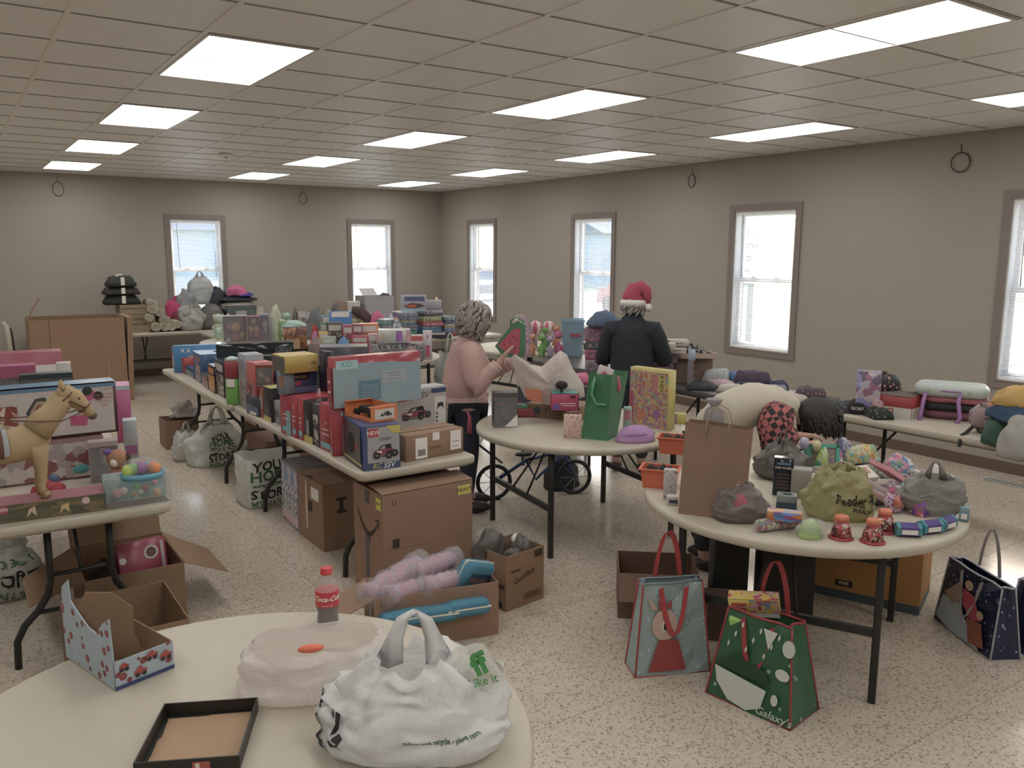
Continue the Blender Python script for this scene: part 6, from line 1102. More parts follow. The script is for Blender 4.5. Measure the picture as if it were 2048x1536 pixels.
def far():
    D5 = 11.0
    # under the first back window
    bk = M('#23241f', .8, 0, 60); dy = 12.85
    def bw(px, y, z): d = ray(px, 640); k = y/d.y; return Vector((d.x*k, y, z))
    P = bw(279, dy, Z); t = E('cardboard_box', 'printed cardboard water carton on the back table, under the dark folded blankets', 'box', (P.x-.24, dy, Z), 0); w, d, h = .46, .42, .4; MB().box((0, 0, 0), (w, d, h), CARD('#8c7c60')).build('box_body', t); decorate(t, w, d, h, [('F', 't', 'PURIFIED', .5, .48, .15, INK), ('F', 't', 'WATER', .5, .3, .15, INK), ('F', .05, .86, .95, .88, INK), ('F', 't', 'Drinking', .5, .66, .12, M('#5a5040', .8)), ('F', 't', '24 x 16.9 oz', .5, .12, .08, M('#5a5040', .8))])
    for i, (lab, zz, w, h, c) in enumerate((('lower dark rolled blanket with white tag on the water carton', Z+.403, .46, .14, '#262621'), ('middle dark folded blanket with white tag, above the lower one', Z+.545, .46, .11, '#2d2b28'), ('top black and white bundled blanket of the stack on the water carton', Z+.657, .37, .15, '#2c2f27'))):
        P = bw(246, dy+.2, zz); t = folded('blanket', lab, 'blanket', P, w, .32, h, M(c, .8, 0, 50), i+3, 0, 'dark blankets stacked on the water carton'); MB().box((-.02, -.165, h*.15), (.03, -.155, h*.9), WHT).build('tag', t)
        if i == 2: MB().ball((-.02, -.06, h*.75), .07, M('#a8a094', .9), 10, 8, nz=.3).build('white_patch', t)
    rolls = [(310, 653, .07), (328, 656, .07), (341, 657, .06), (352, 648, .065), (328, 640, .075), (318, 624, .065), (305, 618, .07), (298, 635, .06), (306, 607, .06)]
    for i, (x, y, r_) in enumerate(rolls):
        P0 = bw(x, dy-.03, 0); z = zat(P0, x, y); t = E('rolled_blanket', 'cream rolled blanket seen end-on, %s of the pile right of the water carton' % ('bottom left', 'bottom middle', 'bottom right', 'far right', 'centre', 'upper right', 'upper left', 'left edge', 'topmost')[i], 'blanket', (P0.x, dy-.06, max(z, Z+r_+.01)), 0, 'rolled cream blankets'); m = M('#8f8470', .9, 0, 60); r = r_
        MB().cyl((0, 0, 0), (0, .4, 0), r*.96, m, n=16).build('roll', t); MB().tube([(r*k/26*cos(k*.75), -.006, r*k/26*sin(k*.75)) for k in range(2, 27)], .009, M('#a39a86', .9), 5).build('spiral_edge', t)
    for i, (x0, x1, yt, c, lab) in enumerate(((305, 330, 640, '#3a2430', 'navy and red folded cloth under the cream rolls, left'), (330, 362, 652, '#20233a', 'dark navy folded cloth under the cream rolls, right'))):
        P, w, h, a = put(x0, x1, yt, 13.0); folded('folded_cloth', lab, 'cloth', (P.x, dy+.12, Z), w, .3, .045, SPOTS(c, '#8a6a74', 20, .25, .8), i)
    lump('pink_cloth', 'vivid pink cloth between the cream rolls and white bag, below the first window', 'cloth', bw(352, 13.15, Z+.15), .3, .25, .3, M('#a82c60', .7), 3, nz=.4); lump('red_cloth', 'dark red cloth below the vivid pink one on the back table', 'cloth', bw(362, 12.98, Z), .28, .25, .3, M('#7a3040', .8), 5, nz=.3)
    t, _ = sack('plastic_bag', 'white plastic bag at the front of the back table below the first window', 'bag', bw(382, 12.86, Z), .32, .26, .36, '#a9a8a0', 51, 0, ears=0, neck=.4, rough=.45, alpha=.03, square=2.2)
    t, _ = sack('plastic_bag', 'tall boxy white bag with pointed top in front of the first window', 'bag', bw(404, 13.2, Z+.36), .36, .24, .42, '#a7a8a6', 53, 0, ears=1, neck=.7, rough=.18, alpha=.08, ehr=.2, square=5, profile=[(0, .9), (.1, 1), (.6, 1), (.8, .9), (1, .45)])
    lump('grey_bag', 'pale grey plastic bag slumped left of the tall boxy white bag', 'bag', bw(374, 13.15, Z+.3), .34, .25, .28, BAGM('#8f9092', .05), 8, nz=.5)
    lump('dark_bag', 'wide dark grey bag on the back table below the tall white bag', 'bag', bw(424, 12.98, Z), .5, .42, .38, M('#504c48', .5, 0, 20), 9, nz=.2, sq=.6); lump('dark_cloth', 'dark navy cloth heap between white bag and grey bin', 'cloth', bw(436, 13.15, Z+.32), .3, .25, .28, M('#2c3038', .8), 19, nz=.4)
    def tub(label, x0, x1, yt, y, z, c, d=.34, name='storage_bin', clear=False, lid=True):
        P0 = bw((x0+x1)/2, y, z); s = mpp(P0); w = (x1-x0)*s; h = zat(P0, (x0+x1)/2, yt)-z; t = E(name, label, 'bin', (P0.x, y, z), 0); m = M(c, .4) if not clear else CLEAR(c, .3)
        R_ = lambda a, b, zz_: [Vector((q[0]*a/2, d/2+q[1]*b/2, zz_)) for q in ((-1, -1), (1, -1), (1, 1), (-1, 1))]
        b = MB(); b.loft([R_(w*.86, d*.86, 0), R_(w*.96, d*.96, h*.92), R_(w, d, h*.93), R_(w, d, h), R_(w*.93, d*.93, h), R_(w*.83, d*.83, .01)], m, True, True, smooth=False); b.build('bin_body', t); t['h'] = h
        MB().box((-w*.2, -.004, h*.55), (w*.15, d*.02, h*.8), M('#8c8c88', .5)).build('label', t); return t, h, P0
    t, h, P0 = tub('grey storage bin topped with pink and navy clothes on the back table', 455, 515, 613, 12.8, Z, '#53605e')
    for i, (dx, dz, w, hh, c, lab) in enumerate(((0, 0, .5, .09, '#8d867c', 'beige folded garment on the grey storage bin'), (.02, .08, .56, .08, '#262e30', 'dark teal folded garment on the grey storage bin'), (.06, .15, .34, .07, '#3a2f84', 'violet-blue garment near the top of the grey storage bin'), (-.02, .17, .3, .15, '#a84a74', 'bright pink garment topping the grey storage bin'))): lump('garment', lab, 'garment', (P0.x+dx, 12.98, Z+h+dz), w, .32, hh, M(c, .8), i+60, nz=.25, n=20)
    rb('toy_box', 'small beige card box right of the grey storage bin', 'box', 516, 530, 614, D=13.4, d=.1, mat='#9a8c7c')
    # second back table
    P0 = bw(768, 12.95, Z); t = E('cardboard_box', 'large pale grey-white box with open top in front of second back window', 'box', (bw(731, 12.95, 0).x, 12.95, Z), 0); w = 9.0*0; w = bw(789, 12.95, 0).x-bw(731, 12.95, 0).x; h = zat(P0, 760, 592)-Z
    m = M('#8a8688', .6); b = MB(); k = .01; b.box((0, 0, 0), (w, k, h), m).box((0, .4, 0), (w, .41, h), m).box((0, k, 0), (k, .4, h), m).box((w-k, k, 0), (w, .4, h), m).box((k, k, 0), (w-k, .4, k), m); b.build('box_body', t); MB().box((0, 0, h), (w*.25, .005, h+.02), m).build('flap', t); MB().box((0, .0, 0), (w*.5, .2, .006), M('#a09c9a', .6)).build('flap', t, (w*.1, .2, h), rot=(radians(35), 0, 0)); lump('dark_toy', 'dark rounded thing peeping out of the pale grey-white box', 'toy', (P0.x+.12, 13.15, Z+h-.12), .3, .2, .16, M('#4a3c44', .7), 4)
    rb('cardboard_box', 'low brown carton left of the second back window', 'box', 672, 697, 603, D=14.0, d=.3, mat=0 or '#7c6452', rr=.8); rb('cardboard_box', 'low white carton below the second back window', 'box', 697, 722, 604, D=14.0, d=.3, mat='#9a948e', rr=.7)
    # the game table: stacked boxed board games
    random.seed(5)
    stacks = [(801, 838, 667, [('#5a4a52', 5), ('#3f7a70', 8), ('#4c5868', 5), ('#7a6c7c', 5), ('#46606c', 6), ('#8a8c64', 4), ('#5c5c74', 6), ('#6a6a84', 8), ('#b5b0b4', 3)], 11.55), (845, 888, 667, [('#70686c', 4), ('#3c6a8c', 8), ('#4a7090', 6), ('#9c4c58', 7), ('#a45c60', 4), ('#8f9460', 9), ('#33383c', 5), ('#8f8a94', 7)], 11.75), (889, 915, 667, [('#6c7478', 6), ('#4a7094', 7), ('#a08a60', 5), ('#9a9696', 3), ('#3c4c68', 7), ('#6f8894', 7)], 11.9), (770, 800, 667, [('#3c6c64', 7), ('#7a7c88', 6), ('#4a6474', 8), ('#8c8890', 5), ('#4f7c74', 9), ('#98a8a4', 3)], 11.35), (916, 935, 667, [('#44607c', 9), ('#8f4c4c', 6), ('#7a6458', 6), ('#4c9090', 5)], 12.0)]
    nm = ['rocket box stack', 'lime-green box stack', 'stack right of the lime-green one', 'leftmost stack on that table', 'rightmost stack on that table']
    ordn = ['first', 'second', 'third', 'fourth', 'fifth', 'sixth', 'seventh', 'eighth', 'ninth']
    def cname(c):
        r, g, b = [int(c[k:k+2], 16) for k in (1, 3, 5)]; m_ = max(r, g, b)
        return 'grey' if m_-min(r, g, b) < 22 else 'red' if r == m_ and g < r*.8 and b < r*.8 else 'green' if g == m_ and b < g*.97 else 'tan' if r == m_ else 'blue'
    for si, (x0, x1, yb, L_, D) in enumerate(stacks):
        z = Z
        for i, (c, hp) in enumerate(L_):
            P, w, _, a = put(x0, x1, yb, D, None, z); s = mpp(P); h = hp*s*1.02; ow = rot2((-w/2, 0), a*.5+.3); jt = random.uniform(-.08, .08)
            t = E('board_game', '%s boxed board game, %s from the bottom in %s' % (cname(c), ordn[i], nm[si]), 'board game', (P.x+ow.x, P.y+ow.y-.0, z), a*.5+.3+jt, 'stacked board games'); MB().rbox((0, 0, 0), (w*random.uniform(.93, 1.05), .26, h-.002), .003, M(c, .4), 1).build('box_body', t)
            decorate(t, w*.95, .26, h, [('F', .1, .2, .6+.3*random.random(), .8, TX(c, '#9a9698', c, '#5c5a60'))]); z += h
        if si == 0: rb('board_game', 'white boxed game with red rocket eye print standing on the games stack', 'board game', 803, 853, 590, D=11.6, z=z+.002, d=.06, mat='#8f8e9a', deco=[('F', .15, .62, .95, .9, M('#4c5478', .4)), ('F', 'p', [(.1, .3), (.4, .5), (.8, .45), (.95, .3), (.6, .18), (.3, .18)], M('#4a3c3c', .4)), ('F', 'p', [(.2, .3), (.42, .44), (.6, .4), (.6, .24), (.35, .22)], M('#a0522f', .4)), ('F', 0, 0, 1, .12, M('#7fa4b0', .4))], group='stacked board games')
        if si == 1: rb('board_game', 'pale low box with small yellow cone on top of the lime-green stack', 'board game', 850, 884, 601, D=11.8, z=z+.002, d=.2, mat='#8d8a90', group='stacked board games'); P = AZ(874, 11.9, z+.075); t = E('yellow_cone', 'small pale yellow cone toy on top of the game stacks', 'toy', P); MB().lathe([(.05, 0), (.01, .1), (0, .1)], M('#b0a070', .5), n=12).build('cone', t)
    rb('keyboard_box', 'long dark box with row of white keys at the front of the games table', 'box', 862, 905, 655, D=11.35, d=.08, hh=.09, mat='#34343c', deco=[('F', .05+.08*i, .55, .1+.08*i, .85, WHT) for i in range(8)]); rb('toy_box', 'dark and red box right end of the long keyboard box', 'box', 880, 916, 655, D=11.62, d=.08, hh=.07, mat='#54444c', deco=[('F', .5, .2, .9, .8, M('#8f3c44', .4))])
    t, _ = sack('plastic_bag', 'large white plastic bag with green print on the floor left of the woman in pink', 'bag', AZ(900, 10.0, .0), .4, .34, .72, '#a3a5a0', 57, 0, ears=1, neck=.5, rough=.3, alpha=.04); lump('grey_bag', 'grey translucent bag on the floor beside the games table legs', 'bag', AZ(868, 9.0, 0), .4, .3, .35, BAGM('#868480', .1), 9, nz=.3)
    t = E('toy_ball', 'small red and white toy on the floor left of the woman in pink', 'toy', AZ(887, 6.9, .35)); MB().ball((0, 0, .0), .04, SPOTS('#8f3a40', '#b0aaa8', 30, .4)).build('ball', t); MB().cyl((0, 0, -.35), (0, 0, -.03), .025, M('#a8a49c', .5)).build('stand', t)
    # T5: plush doll boxes near the back
    winbox('doll_box', 'large open-front box with pink and yellow plush puppy, left of the dolls', 'doll box', 449, 495, 632, D=10.75, d=.16, fc='#a39498', bc='#9a8c90', figs=[(.52, .62, .34, '#a8855a', '#a0486a'), (.2, .66, .15, '#a8587a', None), (.85, .7, .14, '#8a4a7c', None), (.78, .35, .16, '#8f7c3c', None), (.2, .2, .12, '#b0a8a4', None)], top=.0)
    winbox('doll_box', 'pink-framed box holding three small baby dolls, right of the plush puppy box', 'doll box', 497, 521, 632, D=10.7, d=.1, fc='#a0607c', bc='#8c5c6c', figs=[(.5, .84, .3, '#a87a64', None), (.28, .55, .26, '#a87a64', '#6c3c6c'), (.75, .55, .26, '#a87a64', '#b05a64')], top=.04)
    winbox('doll_box', 'pale lilac box with white plush figure beside the three baby dolls', 'doll box', 522, 541, 628, D=10.75, d=.1, fc='#8f88a4', bc='#9a96a4', figs=[(.5, .66, .36, '#a8a6a8', '#a4a2a6')], top=.05)
    lump('toy_ball', 'small pale green round toy before the pink-framed doll box', 'toy', AZ(526, 10.3, Z), .12, .1, .1, M('#6f8c7c', .6), 4)
    t = rb('toy_basket', 'brown wicker-look toy box overflowing with mint green cloth', 'basket', 568, 614, 655, D=10.35, d=.25, mat='#7c5034', tex=BUSY(['#7c5034', '#8c5c34', '#5c3c34', '#9c6c4c'], 30), deco=[('F', .1, .0, .7, .45, M('#a07c5c', .5)), ('F', 't', 'o', .4, .25, .2, INK)]); P = AZ(590, 10.48, Z+t['h']); lump('mint_cloth', 'mint green cloth spilling over the brown toy basket', 'cloth', P, .3, .22, .07, M('#84a098', .8), 7, nz=.4)
    # many small toys on T4 / T5 / between
    fl = [  # px0, px1, ytop, distance, kind, colours, label
        (541, 556, 618, 10.9, 'l', '#97a08c', 'pale green plush beside the lilac doll box'), (556, 566, 640, 10.7, 'l', '#6c8a4c', 'leaf green round toy near the brown basket'), (566, 584, 625, 10.9, 'p', '#7c9c8a', 'pale mint plush cat with pointed ears behind the basket'), (545, 565, 610, 11.2, 'l', '#a0a48c', 'cream and green bag with white top near the back wall'), (584, 602, 618, 11.3, 'g', '#6a6660', 'dark grey bag behind the mint plush cat'),
        (598, 616, 624, 11.2, 'w', '#8f8884', 'small white and orange packet behind the basket'), (616, 650, 614, 11.4, 'g', '#77777a', 'large pale grey plastic bag near the back wall'), (632, 648, 632, 10.8, 'w', '#a58ca0', 'lilac and pink small box near the blue toy truck box'), (649, 661, 636, 10.6, 'w', '#a8a8ae', 'tiny white box with black ring left of the blue toy truck box'), (622, 640, 650, 8.9, 'l', '#a83c34', 'red and yellow fish-shaped toy right of the basket'), (622, 640, 662, 8.75, 'l', '#a0688c', 'pink bowling-pin toy with teal ball, right of the basket'),
        (655, 690, 610, 11.6, 'g', '#6c6864', 'grey-brown bag in front of the second back window'), (661, 704, 624, 10.6, 'b', '#2a6aa8', 'bright blue toy truck box with white top'), (704, 741, 614, 10.9, 'r', '#4a3838', 'dark brown bent cushion toy right of the blue truck box'), (702, 722, 636, 10.4, 'p', '#80785c', 'khaki plush toy below the dark cushion'), (722, 736, 634, 10.4, 'l', '#98984c', 'yellow-green plush toy beside the khaki one'), (736, 775, 622, 10.3, 'l', '#a84c70', 'hot pink bumpy toy bag at the middle of the far tables'), (775, 792, 628, 10.5, 'l', '#a098a8', 'pink and white packet right of the hot pink bag'),
        (642, 656, 645, 8.9, 'w', '#5c7060', 'small green car toy packet on the rear round table'), (656, 686, 645, 8.8, 'w', '#4a4a40', 'toy garage box with dark roof and yellow strip'), (640, 657, 664, 8.5, 'w', '#a88a34', 'yellow and orange box left of the dark toy garage'), (645, 671, 674, 8.25, 'w', '#7c8c80', 'red and green picture box in front of the yellow box'), (671, 703, 672, 8.2, 'c', '#3a6a9c', 'blue dome toy house with red door'), (687, 706, 650, 8.6, 'w', '#8a3c50', 'dark pink box behind the blue dome toy house'), (704, 737, 672, 8.3, 'w', '#98343c', 'red character box right of the blue dome toy house'), (706, 725, 648, 8.7, 'w', '#7c3c48', 'plum red box above the red character box'), (722, 758, 647, 8.75, 'w', '#b0623c', 'orange flat carton left of the white picture carton'),
        (736, 754, 668, 8.3, 'w', '#a07c88', 'pink and white bag right of the red character box'), (618, 646, 675, 8.0, 'g', '#8c7c74', 'beige plastic bag slumped left of the red and green picture box')]
    for i, (x0, x1, yt, D, k, c, lab) in enumerate(fl):
        z = Z
        D = D+.85 if D < 9 else 12.55 if (x0 > 616 and x1 < 700) or (x1 < 620 and D > 11.1) else 11.6 if x0 >= 700 else D
        P, w, h, a = put(x0, x1, yt, D, None, z)
        if yt < 640 and D < 11.2 and False: pass
        if k == 'p': plush(lab, x0, x1, yt, D, z, c, c)
        elif k == 'w': rb('toy_box', lab, 'box', x0, x1, yt, D, d=.1, mat=c, tex=None, deco=[('F', .08, .08, .92, .7, TX(c, '#a09a98', c, '#5c5450')), ('F', .1, .75, .9, .92, M('#a8a29e', .4))], tw=.1*((i % 3)-1))
        elif k == 'b':
            t = rb('toy_truck_box', lab, 'box', x0, x1, yt, D, d=.14, mat=c, deco=[('F', .1, .05, .95, .45, TX('#8f8a94', '#6a7c94', '#a8a0a4')), ('F', .1, .85, .9, 1, WHT)])
        elif k == 'c': 
            t = E('toy_house', lab, 'toy', (P.x, P.y, z), a); m = M(c, .4); MB().lathe([(w*.45, 0), (w*.48, h*.35), (w*.5, h*.42), (w*.42, h*.6), (w*.2, h*.88), (0, h)], m, n=20).build('dome', t); MB().box((-w*.16, -w*.5, 0), (w*.16, -w*.42, h*.36), M('#983444', .4)).build('door', t)
        elif k == 'r': t = E('cushion_toy', lab, 'toy', (P.x, P.y, z), a); MB().tube([(-w*.45, 0, h*.92), (0, 0, h*.85), (w*.4, 0, h*.6), (w*.45, 0, h*.15)], [.05, .075, .075, .05], M(c, .9), 12).build('cushion', t); MB().cyl((-w*.3, .05, 0), (-w*.3, .05, h*.8), .06, M('#6a6458', .8)).build('base', t)
        elif k == 'g': lump('plastic_bag', lab, 'bag', (P.x, P.y, z), w*1.1, w*.7, h, BAGM(c, .06), i, i, nz=.35)
        else: lump('soft_toy', lab, 'toy', (P.x, P.y, z), w*1.1, w*.8, h, M(c, .8, 0, 40), i+5, i, nz=.22)
    t = rb('toy_box', 'white picture carton with purple figures, lying on the clear-wrapped bundles', 'box', 757, 821, 645, D=8.95, z=Z+.2, d=.16, hh=.145, mat='#a6a2a0', deco=[('F', .55, .1, .75, .9, M('#8a5a9c', .4)), ('F', .1, .3, .2, .7, M('#a88c70', .4)), ('F', .4, .2, .5, .8, M('#8ca08a', .4)), ('F', .88, .0, 1, 1, M('#a88a90', .4))])
    for i, (x0, x1, c, lab) in enumerate(((745, 768, '#66645f', 'clear-wrapped dark bundle, left of the four under the white carton'), (768, 791, '#5d5a5c', 'clear-wrapped dark bundle, second of the four under the white carton'), (791, 811, '#4f5358', 'clear-wrapped bluish bundle, third of the four under the white carton'), (811, 846, '#6d6268', 'clear-wrapped bundle with round pink label, rightmost of the four'))):
        t = rb('wrapped_bundle', lab, 'bundle', x0, x1, 669, D=8.88+.03*i, d=.14, hh=.19, mat=c, rr=.15, tex=TX(c, '#7f7c7c', c, '#3c3a3c')); 
        if i == 3: decorate(t, .15, .14, .19, [('F', 'c', .4, .6, .28, M('#a88490', .4)), ('F', 'c', .4, .6, .18, M('#8f8a8c', .4))])
    rb('toy_box', 'tall white box with pink stars and figure, right rim of the rear round table', 'box', 846, 864, 662, D=9.1, d=.09, mat='#a49c9e', deco=[('F', .3, .1, .75, .5, M('#a8486c', .4)), ('F', 'p', [(.5, .9), (.6, .8), (.5, .7), (.4, .8)], M('#a84c60', .4)), ('L', 0, 0, 1, 1, M('#9c8a8e', .4))])
    rb('toy_box', 'pale long box with red tubes lying behind the white picture carton', 'box', 822, 860, 652, D=9.6, d=.1, hh=.22, mat='#a89c98', deco=[('F', .0, .7, .7, .95, M('#a84c4c', .4))])
    t = E('folded_sheet', 'pale folded sheet lying flat at the left side of the rear round table', 'sheet', AZ(545, 10.45, Z+.002), .5); MB().rbox((-.2, -.15, 0), (.2, .15, .02), .01, M('#9c9688', .8)).build('sheet', t)
    t = lump('towel', 'mint and beige crumpled towel in front of the doll boxes', 'towel', AZ(500, 10.25, Z), .4, .25, .06, M('#8fa090', .9), 22, nz=.4)
    # T6
    lump('pink_plush', 'dusty pink plush heap behind the melon toy, near the corner', 'plush toy', AZ(1046, 10.1, Z), .26, .2, .4, M('#8c7480', .9), 30, nz=.3)
    for i, (x, y, r_, c, lab) in enumerate(((1070, 655, .085, '#a8485c', 'larger red and white striped candy ball on the round table near the corner'), (1096, 654, .075, '#a84a50', 'smaller red and white striped candy ball beside the larger one'), (1037, 640, .06, '#a8b0a0', 'pale green and white ball behind the melon toy'))):
        D = 10.2; P = AZ(x, D, 0); z = zat(P, x, y); t = E('striped_ball', lab, 'ball', (P.x, P.y, z), i); m1, m2 = M(c, .5), M('#b0a4a4', .5); b = MB(); b.ball((0, 0, 0), r_, m1, 20, 10); me = b.mesh('ball')
        me.materials.append(m2)
        for p in me.polygons:
            if (p.index % 20)//2 % 2: p.material_index = 1
        link('ball', me, t); MB().cyl((0, 0, Z-z), (0, 0, -r_*.8), .03, M('#8c7c7c', .6)).build('stand', t)
    cols = [('#a86a7c', '#a89094'), ('#5c8c3c', '#6a3c74'), ('#8a8490', '#6a3c74'), ('#b0785c', '#8f8a84'), ('#a8587c', '#6a3c80'), ('#98788c', '#a08490'), ('#a0908c', '#a07c84'), ('#4f7f38', '#7a9c4c'), ('#a86a50', '#8c7a74')]
    for i, (x0, x1, yt, D) in enumerate(((1036, 1056, 664, 9.6), (1075, 1092, 668, 9.35), (1092, 1108, 672, 9.3), (1058, 1072, 668, 9.45), (1107, 1126, 662, 9.35), (1050, 1060, 676, 9.3), (1126, 1140, 664, 9.4), (1082, 1098, 655, 9.8), (1105, 1120, 652, 9.8))):
        plush(('pink and cream small plush toy behind the melon toy', 'bright green small plush frog in a purple cup, front row', 'grey-white small plush with big ears, front row centre', 'orange and white small plush fox, front row', 'pink fluffy plush in a purple cup, front row right', 'tiny rosy plush at the left front of the plush group', 'cream plush toy left of the clear tub', 'dark green plush toy in the back row', 'orange plush toy in the back row')[i], x0, x1, yt, D, Z, cols[i][0], cols[i][1])
    P, w, h, a = put(1122, 1168, 638, 9.45); t = E('clear_tub', 'clear plastic storage tub with red strip on the round table near the corner', 'tub', (P.x, P.y, Z), a); R_ = lambda a_, b_, zz_: [Vector((q[0]*a_/2, q[1]*b_/2, zz_)) for q in ((-1, -1), (1, -1), (1, 1), (-1, 1))]; b = MB(); cl = CLEAR('#b4c8d4', .35, .1)
    b.loft([R_(w*.85, .2, 0), R_(w*.96, .24, h*.93), R_(w*1.04, .28, h*.94), R_(w*1.04, .28, h), R_(w*.94, .23, h), R_(w*.83, .19, .008)], cl, True, True, smooth=False); b.build('tub_body', t); MB().box((-w*.1, -.135, h*.55), (w*.35, -.13, h*.63), M('#a04048', .4)).build('label', t); MB().ball((-w*.2, 0, h*.25), w*.2, M('#a88c84', .8), 10, 8).build('plush_inside', t); MB().box((.0, -.05, .01), (w*.3, .05, h*.5), M('#7aa09c', .4)).build('box_inside', t)
    # black table with boxed dolls by the person in the hat
    for i, (x0, x1, yt, D, c, z, lab) in enumerate(((1171, 1217, 735, 6.95+.85, '#77666c', 0, 'grey and pink lower toy carton left of the person in red hat'),)): pass
    zz_ = Z
    for i, (c, hp, lab) in enumerate((('#7a7078', 26, 'grey lowest carton of the pink stack left of the person in red hat'), ('#a04a64', 20, 'rose carton second from bottom in the pink stack'), ('#34504c', 14, 'dark green flat carton in the middle of the pink stack'), ('#8a5a74', 30, 'mauve tall carton near the top of the pink stack'), ('#9a9aa8', 3, 'thin pale tray on top of the pink stack'))):
        P = AZ(1194, 8.15, zz_, 690); s = mpp(P); w = .23 if i != 2 else .27; a = atan2(P.y, P.x)-pi/2; o = rot2((-w/2, 0), a); t = E('toy_box', lab, 'box', (P.x+o.x, P.y+o.y, zz_), a, 'pink stack left of the person in red hat'); MB().rbox((0, 0, 0), (w, .16, hp*s-.002), .003, M(c, .4), 1).build('box_body', t); decorate(t, w, .16, hp*s, [('F', .1, .15, .9, .85, TX(c, '#9a8490', c, '#6c5a64'))]); zz_ += hp*s
    lump('jeans', 'folded blue jeans piled on the pink stack in front of the narrow bright window', 'garment', AZ(1206, 8.2, zz_, 690), .36, .22, .15, M('#4a5a74', .85, 0, 50), 12, nz=.2)
    # cartons and clothes between green carrier and melon
    t = E('folding_table', 'small dark covered table holding pink clothes, left of the person in red hat', 'table', (4.56, 6.0, 0), radians(-35)); MB().rbox((-.36, -.25, Z-.03), (.36, .25, Z), .02, BLK).build('tabletop', t)
    MB().box((-.35, -.245, .2), (.35, .245, Z-.03), M('#3a3c48', .8)).build('table_skirt', t)
    for s in (-1, 1):
        for q in (-1, 1): MB().tube([(s*.3, q*.2, 0), (s*.3, q*.2, .22)], .015, LEG).build('leg', t)
    for i, (dx, dy, c, lab) in enumerate(((-.2, 0, '#7a5c6c', 'plum folded garment on the small dark covered table'), (0, .03, '#a07884', 'shiny pink wrapped garment on the small dark covered table'), (.2, 0, '#a84c6c', 'rose pink garment at the right end of small dark covered table'))):
        q = rot2((dx, dy), radians(-35)); folded('garment', lab, 'garment', (4.56+q.x, 6.0+q.y, Z), .22, .3, .07, M(c, .3 if i == 1 else .7), i+40, radians(-35))
    # boxes right of the person, on the black table
    z = Z
    for i, (x0, x1, D, hp, c, lab) in enumerate(((1300, 1345, 7.45, 24, '#5a5058', 'dark plum lower carton right of the person in red hat'), (1298, 1342, 7.45, 20, '#7a6470', 'mauve middle carton right of the person in red hat'), (1310, 1352, 7.5, 20, '#6a5a60', 'dark clear doll carton under the white slanted boxes'))):
        P = AZ((x0+x1)/2, D, z, 690); s = mpp(P); w = (x1-x0)*s*1.2; a = atan2(P.y, P.x)-pi/2; o = rot2((-w/2, 0), a); t = E('toy_box', lab, 'box', (P.x+o.x, P.y+o.y, z), a); MB().rbox((0, 0, 0), (w, .2, hp*s-.002), .003, M(c, .3), 1).build('box_body', t); decorate(t, w, .2, hp*s, [('F', .06, .15, .94, .85, TX(c, '#8f8088', c, '#3c3438'))]); z += hp*s
    for i, (dx, dz, rz, lab) in enumerate(((0, 0, .25, 'lower white doll box with pink end, tilted on the mauve cartons'), (.02, .065, .15, 'upper white doll box with pink end, topmost right of the person'), (-.16, .05, -.1, 'pale boxed doll under the hand of the person in red hat'))):
        P = AZ(1336, 7.5, z+dz, 690); t = E('doll_box', lab, 'doll box', (P.x+dx-.1, P.y, z+dz+.002), atan2(P.y, P.x)-pi/2+rz, 'white doll boxes'); MB().rbox((0, 0, 0), (.24, .14, .055), .003, M('#a8a094', .4), 1).build('box_body', t); decorate(t, .24, .14, .055, [('F', 0, 0, .3, 1, M('#9c6478', .4)), ('F', 't', 'baby doll', .65, .5, .35, INK)])
    t = rb('toy_card', 'pale blue card standing right of the white doll boxes', 'card', 1377, 1391, 673, D=7.35, z=Z+.25, d=.02, mat='#8fa4b8', hh=.09); MB().box((.0, 0, -.25), (.05, .02, 0), M('#6a6468', .5)).build('box_below', t)
    # carton with patterned cloth
    P1 = Vector((5.46, 5.22, Z)); t = E('cardboard_box', 'brown carton with round seal print and spotted cloth on top, on the black table', 'box', (5.43, 5.35, Z), radians(-30)); w, d, h = .34, .26, .27; k = .004; m = CARD('#7c6654'); b = MB(); b.box((0, 0, 0), (w, k, h), m).box((0, d-k, 0), (w, d, h), m).box((0, k, 0), (k, d-k, h), m).box((w-k, k, 0), (w, d-k, h), m).box((k, k, 0), (w-k, d-k, k), m); b.build('box_body', t)
    for q, ang in (('F', 200), ('R', 195)): 
        b = MB(); b.box((0, 0, 0), (w if q == 'F' else .1, .1 if q == 'F' else d, .003), m); b.build('flap', t, (0, 0, h) if q == 'F' else (w, 0, h), rot=(radians(ang), 0, 0) if q == 'F' else (0, radians(15), 0))
    decorate(t, w, d, h, [('F', 'c', .5, .6, .16, M('#5a5048', .7)), ('F', 'c', .5, .6, .1, m), ('F', 't', 'SPLENDID', .5, .25, .1, M('#5a5048', .7)), ('L', 'c', .5, .6, .12, M('#5a5048', .7))])
    q = rot2((w*.5, d*.5), radians(-30)); lump('spotted_cloth', 'black and cream spotted cloth heaped on the sealed carton', 'cloth', (5.43+q.x, 5.35+q.y, Z+.2), .32, .24, .15, SPOTS('#232428', '#8f887a', 45, .4, .8), 4, radians(-30), nz=.3); q2 = rot2((w*.4, -.01), radians(-30)); t = lump('orange_tag', 'orange price tag hanging over the rim of the sealed carton', 'tag', (5.43+q2.x, 5.35+q2.y-.02, Z+.2), .07, .03, .07, M('#b8583c', .5), 3, nz=.2)
